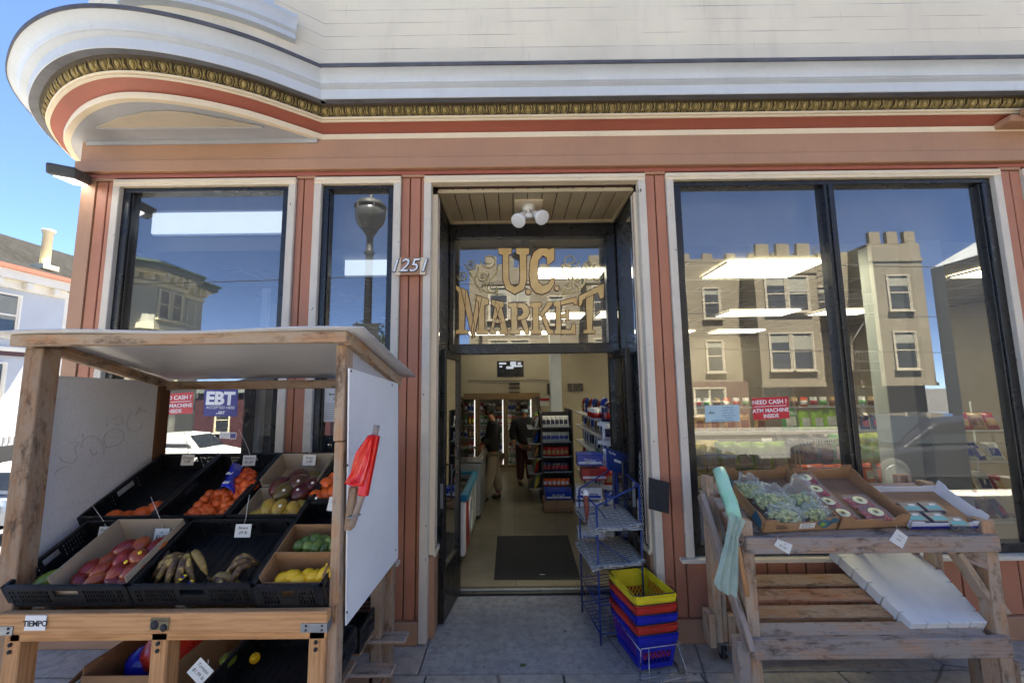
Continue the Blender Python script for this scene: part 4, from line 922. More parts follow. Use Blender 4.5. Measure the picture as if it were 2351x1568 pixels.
# ---- black fold-up crates
AL = R(26); CA, SA = math.cos(AL), math.sin(AL); CO = Vector((-2.335, 2.05, .931)); NR = Vector((0, -SA, CA)); VV = Vector((0, CA, SA)); RX = Matrix.Rotation(AL, 3, 'X')
def cpt(u, v, h): return CO + Vector((u, 0, 0)) + VV*v + NR*h
def oncr(px, py, h): return onp(px, py, CO + NR*h, NR)
def make_crate(w, l, h, label):
    t = thing('crate', label, 'crate', (0, 0, 0)); b = MB(); m_ = 'black_plastic'
    b.b2((.008, .008, 0), (w - .008, l - .008, .006), m_)
    for i in range(1, int(w/.045)): b.b2((.045*i - .002, .01, .006), (.045*i + .002, l - .01, .009), m_)
    b.build('floor', t)
    def wall(axis, at, L, sgn):
        b = MB(); tk = .007
        def q(a0, a1, z0, z1, extra=0):
            d0, d1 = (at, at + sgn*(tk + extra)); 
            if axis == 'x': b.b2((a0, min(d0, d1), z0), (a1, max(d0, d1), z1), m_)
            else: b.b2((min(d0, d1), a0, z0), (max(d0, d1), a1, z1), m_)
        q(0, L, 0, h*.2); q(0, L, h*.86, h, .008); q(0, L, h*.80, h*.86)
        for a0, a1 in ((0, .028), (L - .028, L), (L*.36, L*.4), (L*.6, L*.64)): q(a0, a1, h*.2, h*.80)
        q(L*.4, L*.6, h*.2, h*.50); 
        for z in (.385, .6): q(.028, L*.36, h*z, h*(z + .05)); q(L*.64, L - .028, h*z, h*(z + .05))
        for s0, s1 in ((.028, L*.36), (L*.64, L - .028)):
            n_ = max(3, int((s1 - s0)/.0125))
            for i in range(1, n_):
                a = s0 + (s1 - s0)*i/n_; q(a - .0032, a + .0032, h*.2, h*.80)
        for a in (.1, .9): q(L*a - .006, L*a + .006, h*.05, h*.98, .012)
        b.build('side_wall' if axis == 'y' else 'end_wall', t)
    wall('x', 0, w, 1); wall('x', l, w, -1); wall('y', 0, l, 1); wall('y', w, l, -1)
    return t
g_ = 'black crates on the left fruit stand'
def setc(k, u, v, lab, **kw): return k(cpt(u, v, 0), (AL, 0, 0), label=lab, group=g_, scale=1)
wide = Kind(make_crate(.57, .415, .118, '')); deep = Kind(make_crate(.405, .6, .125, '')); nar = Kind(make_crate(.32, .56, .13, ''))
setc(wide, 0, 0, 'black crate at the front left holding a grey tray of red mangoes')
setc(wide, .575, 0, 'black crate in the middle of the front row holding overripe bananas')
setc(nar, 1.15, -.02, 'black crate at the right of the front row with cartons of limes and lemons')
setc(deep, -.075, .425, 'black crate at the left of the back row, nearly empty but for oranges')
setc(deep, .335, .425, 'black crate in the back row filled with small oranges and a net bag')
setc(deep, .745, .425, 'black crate in the back row with cartons of dark and yellow mangoes')
nar2 = setc(nar, 1.155, .545, 'black crate of large oranges at the right end of the back row'); nar2.scale = (1, .82, 1)
# crates below
lw = thing('crate', '', 'crate')
t = place(copy_tree(wide.p), (-1.47, 2.13, .43), (R(6), 0, 0), 'black crate on the ground under the left table with two lemons in it', g_, 1)
t = place(copy_tree(deep.p), (-.9, 2.58, .41), (R(0), 0, R(90)), 'black crate pushed behind the ground crate under the left table', g_, 1)
bpy.data.objects.remove(lw)
# ---- cartons inside crates
def tray(name, label, u0, u1, v0, v1, h0, h1, mat, inmat=None, t_=.004, org=None, skip=(), marks=None):
    tt = thing(name, label, 'box', cpt(u0, v0, h0))
    for nm, lo, hi in (('bottom', (u0, v0, h0), (u1, v1, h0 + t_)), ('left_flap', (u0, v0, h0), (u0 + t_, v1, h1)), ('right_flap', (u1 - t_, v0, h0), (u1, v1, h1)),
                       ('back_flap', (u0, v1 - t_, h0), (u1, v1, h1)), ('front_flap', (u0, v0, h0), (u1, v0 + t_, h1*.72))):
        if nm in skip: continue
        b = MB(); c = (Vector(lo) + Vector(hi))/2; s_ = Vector(hi) - Vector(lo); p = cpt(*c); b.box(p, s_, mat, RX)
        b.build('flap' if 'flap' in nm else nm, tt)
    return tt
def inv(px, py, h):
    p = oncr(px, py, h) - CO; return p.x, p.dot(VV)
u0, v0 = inv(137, 1350, .06); u1, v1 = inv(262, 1216, .14)
tray('carton', 'grey cardboard tray tipped in the front left crate, full of red mangoes', u0, .56, .02, .385, .012, .15, 'grey_card')
tray('carton', 'brown printed carton of dark mangoes in the upper part of the third back crate', .775, 1.13, .72, .99, .01, .14, 'grey_card')
tray('carton', 'brown printed carton of yellow mangoes in the lower part of the third back crate', .785, 1.135, .45, .69, .01, .1, 'grey_card')
_, vl = inv(367.3 + 1000*.3557, 1010.2 + 672*.3557, .115)
tray('carton', 'brown carton of limes in the upper half of the front right crate', 1.175, 1.46, vl - .075, vl + .1, .01, .15, 'cardboard', skip=('front_flap',))
tray('carton', 'brown carton of lemons at the front of the front right crate', 1.17, 1.46, .02, vl - .08, .01, .15, 'cardboard')
b = MB(); b.text('Mexican', cpt(1.33, vl - .0815, .11), (1, 0, 0), NR, .03, 'ink', .0008, shear=.3)
tag(b.build('lettering', o=cpt(1.3, .3, 0)), 'dark slanted lettering on the card between the limes and the lemons', 'lettering')
b = MB(); b.text('Prima Rosa', cpt(.96, .444, .045), (1, 0, 0), NR, .032, 'dark_red_paint', .001, bold=.03)
tag(b.build('lettering', o=cpt(.96, .44, 0)), 'dark red lettering on the front of the yellow mango carton', 'lettering')
# ---- fruit
def make_fruit(nm, r, mat, cat, stem=True, n_=14, m_=10, nose=0):
    t = thing(nm, '', cat); b = MB(); b.ell((0, 0, 0), r, mat, n=n_, m=m_)
    if nose:
        for v in b.v:
            k = v.z/r[2]
            if k > .55: v.x *= 1 - (k - .55)*nose; v.y *= 1 - (k - .55)*nose; v.z += (k - .55)*.3*r[2]*nose
            if nose > .9 and k < -.6: v.x *= 1 - (-k - .6)*nose*.8; v.y *= 1 - (-k - .6)*nose*.8
    b.build('skin', t)
    if stem: b = MB(); b.lathe([(.004, -.002), (.005, .003), (.002, .005)], (0, 0, r[2]), 'stem', n=7); b.build('stem', t)
    return t
def pile(kind, spots, h, label, group, rmax=3.14, jitter=0, flat=False, stk=None, hs=None):
    for i, s_ in enumerate(spots):
        px, py = s_[0], s_[1]; hh = s_[2] if len(s_) > 2 else h
        p = oncr(px, py, hh); e = (random.uniform(-rmax, rmax), random.uniform(-rmax, rmax), random.uniform(-3, 3))
        if flat: e = (AL + R(90) + random.uniform(-.25, .25), random.uniform(-.3, .3), random.uniform(-1.2, 1.2))
        kind(p, e, label=label, group=group, scale=random.uniform(.93, 1.07))
A1 = lambda L: [(x*.3556, 1010.2 + y*.3556) + tuple(r) for x, y, *r in L]
A2 = lambda L: [(367.3 + x*.3557, 1010.2 + y*.3557) + tuple(r) for x, y, *r in L]
Om = Kind(make_fruit('orange', (.0295, .0295, .027), 'orange_skin', 'orange')); Ob = Kind(make_fruit('orange', (.047, .047, .045), 'orange_skin', 'orange'))
Mr = Kind(make_fruit('mango', (.042, .037, .056), 'mango_red', 'mango', nose=.5)); Md = Kind(make_fruit('mango', (.06, .05, .074), 'mango_dark', 'mango', nose=.4))
Mg = Kind(make_fruit('mango', (.058, .048, .074), 'mango_green', 'mango', nose=.4)); My = Kind(make_fruit('mango', (.04, .034, .062), 'mango_yellow', 'mango', nose=.6)); Ml = Kind(make_fruit('mango', (.05, .042, .07), 'mango_leaf', 'mango', nose=.5))
Le = Kind(make_fruit('lemon', (.032, .032, .041), 'lemon_skin', 'lemon', nose=1.3)); Li = Kind(make_fruit('lime', (.03, .03, .036), 'lime_skin', 'lime', nose=1.1))
pile(Mr, A1([(908, 683, .11), (1015, 690, .11), (808, 700, .10), (900, 757, .12), (808, 770, .11), (720, 775, .08), (670, 835, .09), (585, 833, .08), (780, 842, .1), (875, 840, .1), (527, 900, .07), (628, 905, .08), (745, 905, .08), (835, 905, .07), (985, 760, .08), (760, 740, .05), (950, 800, .05), (650, 880, .04), (850, 880, .04)]),
     .1, 'red mango in the grey tray of the front left crate', 'red mangoes in the grey tray', flat=True)
pile(Ml, A1([(320, 908, .06), (290, 930, .05), (385, 925, .04)]), .06, 'yellow green mango in the front corner of the front left crate', 'green mangoes beside the grey tray', flat=True)
pile(Ob, A1([(740, 507, .04), (822, 512, .04), (922, 482, .06), (1012, 448, .055)]), .05, 'large orange at the bottom of the nearly empty back left crate', 'oranges in the back left crate')
mand = [(322, 352), (375, 347), (288, 388), (375, 380), (433, 362), (250, 425), (315, 407), (370, 412), (430, 390), (480, 387), (213, 467), (303, 443), (362, 450), (422, 425), (468, 420), (178, 500), (240, 487), (295, 484), (350, 488), (408, 475), (445, 452), (330, 380), (505, 360), (270, 460), (390, 440), (325, 465), (380, 500), (530, 345), (460, 350), (410, 340)]
pile(Om, A2([(x, y, .05 + (.03 if i % 3 else 0)) for i, (x, y) in enumerate(mand)] + [(x + 14, y + 12, .03) for x, y in mand[::2]]), .06, 'small orange in the loose pile below the net bag', 'small oranges in the middle back crate')
pile(Md, A2([(775, 300, .08), (890, 245, .07), (893, 278, .1), (985, 288, .09), (915, 335, .08)]), .08, 'dark red mango in the upper mango carton', 'dark mangoes in the upper carton', flat=True)
pile(Mg, A2([(1005, 243, .08), (805, 332, .09)]), .08, 'green blushed mango in the upper mango carton', 'green blushed mangoes in the upper carton', flat=True)
pile(My, A2([(700, 432, .1), (773, 437, .1), (862, 452, .09), (640, 490, .07), (740, 490, .07), (825, 487, .08), (915, 430, .07), (610, 495, .05), (790, 480, .05)]), .08, 'yellow mango in the lower mango carton', 'yellow mangoes in the lower carton', flat=True)
pile(Ob, A2([(1080, 290, .1), (1132, 252, .1), (1010, 368, .09), (1078, 358, .08), (1130, 340, .09), (1040, 330, .05), (1110, 310, .05)]), .09, 'large orange in the back crate half hidden by the right post', 'large oranges in the back right crate')
pile(Li, A2([(905, 680), (960, 688), (1000, 642), (1035, 668), (1010, 692), (1075, 692), (1105, 668), (1128, 690), (1060, 650), (940, 660)]), .115, 'green lime in the carton above the lemons', 'limes in the upper carton')
pile(Le, A2([(790, 900, .09), (838, 887, .09), (905, 902, .09), (950, 880, .08), (990, 884, .1), (1065, 862, .11), (1100, 850, .1), (830, 915, .05), (940, 915, .05), (1000, 915, .05), (870, 880, .06), (1040, 890, .06)]), .08, 'yellow lemon in the carton of the front right crate', 'lemons in the front carton')
for px, py, w in ((440, 1415, Ml), (612, 1405, Le)):
    p = atY(367.3 + px*.3557, 1010.2 + py*.3557, 2.35); w(p, (1.2, .3, .5), label='yellow lemon in the ground crate under the left table' if w is Le else 'green fruit in the ground crate under the left table', group='fruit under the table', scale=.8)
# stickers
def disc(p, r, mat, lab, nrm=(0, -.75, .66)):
    b = MB(); b.lathe([(r, 0), (r*.9, .0015)], p, mat, nrm, 10); tag(b.build('fruit_sticker', o=p), lab, 'sticker', 'round fruit stickers')
for x, y, hh in ((903, 725, .165), (812, 785, .155)): disc(oncr(x*.3556, 1010.2 + y*.3556, hh), .009, 'sticker_yellow', 'tiny yellow round sticker on a red mango in the grey tray')
for x, y, hh in ((893, 262, .165), (985, 275, .155), (800, 322, .155), (890, 318, .14)): disc(oncr(367.3 + x*.3557, 1010.2 + y*.3557, hh), .009, 'sticker_white', 'tiny white oval sticker on a dark mango in the upper carton')
disc(oncr(367.3 + 775*.3557, 1010.2 + 423*.3557, .15), .009, 'sticker_white', 'tiny white sticker on a yellow mango'); disc(oncr(367.3 + 1010*.3557, 1010.2 + 372*.3557, .15), .009, 'sticker_white', 'tiny white sticker on the large orange nearest the post')
# ---- net bag
nb_ = thing('net_bag', 'red net bag of oranges with a blue printed band in the middle back crate', 'bag', cpt(.62, .8, .05))
plain('red_net', srgb(190, 40, 30), .5, .1); n = N('blue_band'); n.set(col=srgb(24, 44, 190), rough=.25, coat=.3); n.bump(n.noise(n.co(), 30, 4), .6, .01); M['blue_band'] = n.m
b = MB(); spots_ = [(545, 240, .11), (590, 250, .1), (512, 272, .11), (555, 288, .12), (600, 290, .1), (503, 312, .1), (548, 322, .1), (525, 345, .08), (590, 225, .08), (560, 210, .09)]
for x, y, hh in spots_:
    b.ell(oncr(367.3 + x*.3557, 1010.2 + y*.3557, hh), (.034, .034, .034), 'orange_skin', n=12, m=8)
b.build('orange', nb_)
b = MB()
for x, y, hh in spots_:
    c = oncr(367.3 + x*.3557, 1010.2 + y*.3557, hh)
    for k in range(3):
        ax = Vector((math.cos(k*1.05), math.sin(k*1.05), .4)).normalized(); u = ax.orthogonal().normalized(); w = ax.cross(u)
        b.tube([c + (u*math.cos(a) + w*math.sin(a))*.0355 for a in [i*math.pi/6 for i in range(12)]], .0013, 'red_net', 3, True)
b.build('net', nb_)
q = [oncr(367.3 + x*.3557, 1010.2 + y*.3557, hh) for x, y, hh in ((385, 335, .10), (395, 340, .10), (485, 350, .12), (500, 340, .12), (530, 175, .14), (560, 172, .1), (470, 175, .14), (440, 200, .13))]
A_ = [oncr(367.3 + x*.3557, 1010.2 + y*.3557, .115) for x, y in ((386, 325), (480, 348), (535, 172), (455, 182))]
def band_(u, v):
    p = (A_[0]*(1 - u) + A_[1]*u)*(1 - v) + (A_[3]*(1 - u) + A_[2]*u)*v; return p + NR*(.045*math.sin(math.pi*u) + .006*math.sin(9*u + 5*v) + .006*math.sin(11*v))
b = MB(); b.grid(band_, 12, 16, 'blue_band'); bb_ = b.build('label_band', nb_, solid=.003)
b = MB(); 
for u_, v_, w_ in ((.5, .12, .2), (.45, .5, .12)): p = band_(u_, v_) + NR*.004; b.box(p, (.035, .02, .002), 'sign_white', RX)
b.build('label_print', bb_)
# ---- bananas gone brown
def bunch(px, py, hh, n_, ang, lab, sc=1., spread=.42):
    c = oncr(px, py, hh); t = thing('banana_bunch', lab, 'bananas', c)
    for i in range(n_):
        a = ang + (i - n_/2)*spread; L = .15*sc; d = Vector((math.cos(a), math.sin(a)*CA, math.sin(a)*SA)); pts = []
        up_ = NR + d.cross(NR)*.3*random.uniform(-1, 1)
        for k in range(7): s_ = k/6; pts.append(c + d*(L*s_) + up_*(.05*sc*math.sin(math.pi*min(1, s_*1.05)) - .03*s_) + NR*.008*(i % 2))
        b = MB(); b.tube(pts, [.005, .010, .0175, .019, .0185, .014, .004], 'banana_skin', 7); b.build('banana', t)
    b = MB(); b.tube([c - NR*.0, c + NR*.025 + Vector((-.02, 0, 0))], .011, 'stem', 6, r2=.007); b.build('stalk', t)
    return t
bunch(367.3 + 205*.3557, 1010.2 + 745*.3557, .07, 6, R(-75), 'large bunch of brown spotted bananas with blue stickers in the front middle crate', 1.12, .36)
bunch(367.3 + 640*.3557, 1010.2 + 800*.3557, .05, 3, R(-140), 'small bunch of blackened bananas at the right of the front middle crate', 1.05, .5)
bunch(367.3 + 340*.3557, 1010.2 + 905*.3557, .04, 2, R(-5), 'pair of brown bananas lying against the front wall of the middle crate', .95, .4)
for x, y, w_ in ((147, 885, 'left'), (190, 920, 'right')):
    b = MB(); p = oncr(367.3 + x*.3557, 1010.2 + y*.3557, .105); b.box(p, (.018, .03, .002), 'sticker_yellow', RX @ ROT(0, 0, -.35)); b.box(p + NR*.0015, (.015, .013, .002), 'sign_blue', RX @ ROT(0, 0, -.35)); tag(b.build('fruit_sticker', o=p), w_ + ' one of two yellow and blue stickers on the large banana bunch', 'sticker')
# ---- price tags on strings
def ptag(px, py, Y, w, h, lines, lab, rot=0, top=None, plastic=False):
    c = atY(px, py, Y); t = thing('price_tag', lab, 'price tag', c, 'handwritten price tags'); rm = Matrix.Rotation(rot, 3, 'Y') @ ROT(R(-8)); xd, zd = rm @ Vector((1, 0, 0)), rm @ Vector((0, 0, 1)); nn = xd.cross(zd)
    b = MB(); b.box(c, (w, .002, h), 'paper', rm); cd = b.build('card', t)
    b = MB()
    for i, (s_, sz) in enumerate(lines): b.text(s_, c - nn*-.0016 + zd*(h*(.22 - .36*i)) - zd*sz*.3, xd, zd, sz, 'ink', .0006, shear=.2)
    b.build('lettering', cd)
    if top:
        tp = atY(*top, Y + (.02 if len(top) == 2 else 0)) if len(top) == 2 else Vector(top)
        a = c + zd*h*.5; b = MB(); mid = (a + tp)/2 + Vector((.008, -.01, .01)); b.tube([a, a*.6 + mid*.4 + Vector((.004, 0, 0)), mid, tp], .0016, 'string', 5); b.build('string', t)
    return t
ptag(431, 1056, 2.86, .085, .068, [('Orange', .024), ('1.00', .026)], 'price tag reading Orange hung on the back left crate', top=(418, 975))
ptag(572, 1057, 2.86, .085, .068, [('Mandarin', .018), ('$1.50', .024)], 'price tag hung over the crate of small oranges', top=(548, 985))
ptag(710, 1056, 2.86, .085, .068, [('Mango', .02), ('2.00', .026)], 'price tag hung over the carton of dark mangoes', top=(697, 990))
ptag(240, 1222, 2.36, .065, .06, [('Green', .018), ('.99', .022)], 'price tag half hidden behind the grey tray', top=(212, 1160))
ptag(371, 1228, 2.34, .078, .066, [('ea', .014), ('$1.99', .026)], 'price tag hung above the red mangoes on a white string', top=(346, 1140))
ptag(558, 1218, 2.33, .085, .066, [('Banana', .018), ('.69 lb', .022)], 'price tag in a clear sleeve hung above the bananas', top=(573, 1135))
ptag(764, 1157, 2.3, .05, .07, [('.99', .02)], 'price tag at the post beside the large oranges', rot=R(8))
ptag(460, 1541, 2.0, .085, .075, [('Tomato', .02), ('$1.99 lb', .02)], 'diamond tilted price tag hung from the crate under the table', rot=R(42), top=(478, 1512))
# ---- red plastic bag roll on a stick
rb = thing('bag_roll', 'roll of bright red plastic bags on a stick clamped to the fruit stand post', 'bag roll', atY(840, 1070, 1.97))
A, B = atY(861, 998, 1.99), atY(833, 1138, 1.95)
b = MB(); b.tube([A, A.lerp(B, .5), B], [.03, .031, .031], 'red_bag', 4, smooth=False); b.build('roll', rb, bevel=.008, seg=3)
T = [atY(x, y, 1.965) for x, y in ((846, 998), (818, 1040), (806, 1085), (788, 1112))]; Bq = [atY(x, y, 1.94) for x, y in ((856, 1000), (848, 1060), (835, 1115), (822, 1116))]
def flap(u, v):
    k = v*3; i = min(2, int(k)); f = k - i; a = T[i].lerp(T[i + 1], f); c = Bq[i].lerp(Bq[i + 1], f); return a.lerp(c, u) + Vector((0, -.012*math.sin(u*6 + v*4), 0))
b = MB(); b.grid(flap, 8, 12, 'red_bag'); b.build('loose_bag', rb, solid=.002)
b = MB(); dz = (A - B).normalized(); b.tube([A + dz*.045, A - dz*.01, B + dz*.02, atY(808, 1207, 1.95)], .014, 'weathered_wood', 10); b.build('stick', rb)
b = MB(); b.bar(atY(812, 1117, 1.99), atY(801, 1215, 1.99), .035, .035, 'brown_wood', (0, -1, 0)); b.build('batten', rb, bevel=.004)
b = MB(); c = atY(813, 1184, 1.955); b.tube([c + Vector((.026*math.cos(a), .026*math.sin(a), .004*math.cos(a))) for a in [i*math.pi/7 for i in range(14)]], .0035, 'galvanised', 6, True); b.build('hose_clamp', rb)
# ---- open cardboard box under the table
bx_ = thing('cardboard_box', 'open cardboard box of red bagged goods on the ground under the left table', 'box', atZ(260, 1560, 0) )
q0 = atY(143, 1560, 2.25); x0 = -2.12; x1 = -1.68; y0, y1, z0, z1 = 2.2, 2.75, .18, .58
b = MB(); b.b2((x0, y0, .0), (x1, y0 + .005, z1 - .04), 'cardboard'); b.b2((x1 - .005, y0 + .006, 0), (x1, y1, z1), 'cardboard'); b.b2((x0, y0 + .006, 0), (x0 + .005, y1, z1), 'cardboard'); b.b2((x0, y1, 0), (x1, y1 + .005, z1 + .1), 'cardboard'); b.build('body', bx_)
b = MB(); b.slab([(x0 + .01, y0 + .01, z1), (x0 - .1, y0 - .02, z1 - .12), (x0 - .1, y1 - .1, z1 - .1), (x0 + .01, y1 - .02, z1)], .004, 'card_inside'); b.build('flap', bx_)
plain('red_goods', srgb(190, 44, 30), .3, .2, 12, bump=.4, bs=20)
t = thing('produce_bag', 'red and blue plastic produce bag inside the open cardboard box', 'bag', (-1.9, 2.5, .5))
b = MB(); b.ell((-1.86, 2.5, .52), (.17, .2, .11), 'red_goods', n=16, m=10, dent=.04); b.ell((-1.98, 2.42, .47), (.1, .1, .09), 'blue_band', n=12, m=8, dent=.05); b.build('bag', t)
plain('leaf_green', srgb(52, 84, 36), .5, .2, 40)
# ================================================================ right hand stand
rt_ = thing('display_table', 'weathered slatted timber stand in front of the right window', 'table', (2.2, 2.9, 0))
piece(rt_, 'top_rail', 'weathered_wood', ((1.44, 2.73, .872), (3.01, 2.77, .968)))
piece(rt_, 'lower_rail', 'weathered_wood', ((1.44, 2.73, .265), (3.0, 2.77, .378)))
piece(rt_, 'post', 'tan_wood', ((1.43, 2.772, 0), (1.505, 2.86, 1.055))); piece(rt_, 'post', 'tan_wood', ((2.955, 2.772, 0), (3.035, 2.86, 1.05)))
piece(rt_, 'post', 'tan_wood', ((1.40, 3.16, .12), (1.455, 3.25, 1.25)), ((1.458, 3.17, .12), (1.495, 3.24, 1.2))); piece(rt_, 'post', 'tan_wood', ((3.0, 3.16, .1), (3.06, 3.25, 1.2)))
piece(rt_, 'foot_block', 'weathered_wood', ((1.35, 2.76, 0), (1.428, 2.84, .36))); piece(rt_, 'foot_block', 'brown_wood', ((2.84, 2.775, 0), (2.95, 2.86, .26)), ((3.04, 2.8, 0), (3.1, 2.85, .2)))
piece(rt_, 'foot_block', 'tan_wood', ((1.355, 3.14, .1), (1.398, 3.26, .32)), ((1.5, 3.16, .1), (1.55, 3.26, .3)))
for i, (y, z) in enumerate(((2.82, .385), (2.95, .425), (3.07, .475), (3.18, .525))):
    b = MB(); b.box((2.2, y, z), (1.38, .095, .022), ('weathered_wood', 'brown_wood', 'red_brown_wood', 'brown_wood')[i], ROT(R(22))); b.build('slat', rt_, bevel=.004)
for i in range(4):
    b = MB(); b.box((2.2, 2.82 + i*.125, .965 + i*.062), (1.56, .1, .02), 'weathered_wood', ROT(R(27))); b.build('top_slat', rt_, bevel=.004)
for p0, p1, m_, nm in (((1.375, 3.2, 1.12), (1.40, 2.70, .33), 'weathered_wood', 'brace'), ((1.50, 3.2, 1.1), (1.52, 2.84, .55), 'red_brown_wood', 'brace'), ((2.78, 2.8, .86), (3.0, 2.83, .52), 'tan_wood', 'brace'), ((3.08, 3.16, .9), (3.09, 2.84, .45), 'tan_wood', 'brace')):
    b = MB(); b.bar(p0, p1, .035, .085, m_, (0, -1, 0) if p1[0] - p0[0] > .1 else (0, .5, 1)); b.build(nm, rt_, bevel=.004)
b = MB(); b.slab([(2.68, 2.775, .868), (2.98, 2.775, .74), (2.98, 2.775, .868)][::1], .03, 'weathered_wood'); b.build('gusset', rt_)
caster(1.46, 3.2, 'small black wheel under the back left post of the right stand')
# open boxes standing on the sloping top
AL2 = R(27); TO = Vector((1.5, 2.80, .985)); N2 = Vector((0, -math.sin(AL2), math.cos(AL2))); V2 = Vector((0, math.cos(AL2), math.sin(AL2))); RX2 = Matrix.Rotation(AL2, 3, 'X')
def c2(u, v, h): return TO + Vector((u, 0, 0)) + V2*v + N2*h
def on2(px, py, h): return onp(px, py, TO + N2*h, N2)
def carton(label, u0, u1, v0, v1, h, mat, inner, yaw=0, prints=None, sh=0, right_hi=0, cuts=True):
    """produce tray: four walls with lowered middles and raised corners"""
    tt = thing('carton', label, 'box', c2(u0, v0, 0)); w, l = u1 - u0, v1 - v0; t_ = .005
    ry = Matrix.Rotation(yaw, 3, 'Z')
    def P(x, y, z): q = ry @ Vector((x - w/2, y - l/2, z)); return c2(u0 + w/2 + q.x, v0 + l/2 + q.y, q.z)
    b = MB(); b.slab([P(0, 0, t_), P(w, 0, t_), P(w, l, t_), P(0, l, t_)], t_, inner); b.build('bottom', tt)
    def wall(a, c, hh, k, nm, m_, m2, out):
        A, C_ = Vector(a), Vector(c); pr = [(0, hh*1.0), (.16, hh*1.0), (.22, hh*k), (.78, hh*k), (.84, hh), (1, hh)]
        pts = [P(*(A), 0), P(*(C_), 0)] + [P(*(A.lerp(C_, f)), z) for f, z in pr[::-1]]
        b = MB(); b.slab(pts, t_, m_); o = b.build(nm, tt); return o
    f = wall((0, 0), (w, 0), h, .72, 'flap', mat, inner, 1); r_ = wall((w, 0), (w, l), h + right_hi, .86, 'flap', mat if not right_hi else 'white_card', inner, 1)
    wall((w, l), (0, l), h*1.1, .8, 'flap', mat, inner, 1); wall((0, l), (0, 0), h, .86, 'flap', mat, inner, 1)
    # folded corner tabs
    for (x, y, dx) in ((.004, l - .004, 1), (w - .004, l - .004, -1)):
        b = MB(); b.slab([P(x, y, .01), P(x + dx*.09, y, .01), P(x + dx*.075, y, h*1.22), P(x, y, h*1.25)][::dx], .004, inner); b.build('corner_tab', tt)
    if prints: prints(P, w, l, h, f)
    return tt
def pr1(P, w, l, h, f):
    b = MB()
    for i, (x0, z0, r1, r2, m_) in enumerate(((.40, .05, .05, .03, 'card_blue'), (.385, .045, .022, .016, 'card_green'), (.455, .075, .03, .02, 'card_blue'))):
        b.slab([P(x0 + r1*math.cos(a)*(1 + .25*math.sin(3*a + i)), -.0008 - .0006*i, z0 + r2*math.sin(a)*(1 + .2*math.cos(4*a))) for a in [k*math.pi/9 for k in range(18)]], .0004, m_)
    b.slab([P(.235, -.001, .02), P(.335, -.001, .02), P(.335, -.001, .062), P(.235, -.001, .062)], .0004, 'paper')
    for k in range(4): b.slab([P(.245, -.0018, .026 + k*.009), P(.325 - .02*(k % 2), -.0018, .026 + k*.009), P(.325 - .02*(k % 2), -.0018, .029 + k*.009), P(.245, -.0018, .029 + k*.009)], .0004, 'grey_ink')
    xd = (P(1, 0, 0) - P(0, 0, 0)).normalized()
    b.text('P-54750', P(.12, -.0012, .025), xd, N2, .022, 'ink', .0004, bold=.02); b.text('Fresh Produce', P(.12, -.0012, .048), xd, N2, .014, 'ink', .0004)
    b.slab([P(-.0014, l*.25, .01), P(-.0014, .02, .01), P(-.0014, .03, .07), P(-.0014, l*.2, .095)], .0004, 'card_blue'); b.slab([P(-.0014, l*.95, .06), P(-.0014, l*.7, .05), P(-.0014, l*.75, .10), P(-.0014, l*.98, .12)], .0004, 'card_blue'); b.build('print', f)
carton('brown carton with blue and green print holding clear bags of pale green produce', .06, .545, .0, .50, .098, 'cardboard', 'card_inside', R(3), pr1)
carton('brown carton in the middle of the right stand holding clear packs of dark red cherries', .56, 1.015, .02, .50, .098, 'cardboard', 'card_inside', R(2.5))
carton('low carton with a raised white side flap holding packs of blueberries', 1.025, 1.50, .01, .35, .055, 'white_card', 'cardboard', 0, right_hi=.045)
b = MB(); b.slab([c2(1.03, .004, .003), c2(1.495, .004, .003), c2(1.495, .004, .022), c2(1.03, .004, .022)], .0015, 'sign_blue'); tag(b.build('box_band', o=c2(1.2, 0, 0)), 'blue printed band along the front foot of the blueberry carton', 'band')
# clear packs
def make_pack(w, l, h, fill, fr, lab):
    t = thing('berry_pack', '', 'fruit pack'); b = MB()
    b.box((0, 0, h*.3), (w*.94, l*.94, h*.6), 'clear_box', taper=.9); b.box((0, 0, h*.8), (w, l, h*.36), 'clear_box'); sh_ = b.build('shell', t, bevel=.006, seg=2)
    b = MB(); n_ = int(w/(fr*1.75)); m_ = int(l/(fr*1.75))
    for i in range(n_):
        for j in range(m_):
            for k in range(1 if fr > .012 else 2): b.ell((-w*.45 + fr + i*(w*.9 - 2*fr)/max(1, n_ - 1), -l*.45 + fr + j*(l*.9 - 2*fr)/max(1, m_ - 1), h*.45 + k*h*.25 + random.uniform(-.004, .004)), (fr, fr, fr*.95), fill, n=8, m=6)
    b.build('fruit', t); b = MB()
    if lab == 'cherry':
        b.lathe([(w*.27, 0), (w*.27, .001)], (0, 0, h*.99), 'paper_cream', n=24, sy=.8); b.lathe([(w*.12, 0), (w*.11, .0012)], (0, 0, h*.99 + .001), 'label_green', n=14); b.lathe([(w*.05, 0), (w*.06, .0012)], (0, -.002, h*.99 + .002), 'red_brown_print', n=12)
    else:
        b.box((0, 0, h), (w*.86, l*.72, .001), 'grey_card'); b.box((0, -l*.12, h + .001), (w*.7, l*.3, .001), 'teal_print'); b.box((w*.12, l*.16, h + .001), (w*.3, l*.16, .001), 'paper')
    b.build('label', t); return t
plain('paper_cream', srgb(222, 220, 184), .5, .03, 8); plain('label_green', srgb(170, 176, 132), .6, .1, 40); plain('red_brown_print', srgb(110, 52, 40), .6, .1, 40); plain('teal_print', srgb(110, 176, 176), .5, .1, 30)
Kc = Kind(make_pack(.165, .115, .042, 'cherry', .0125, 'cherry')); Kb = Kind(make_pack(.13, .105, .036, 'blueberry', .0085, 'blue'))
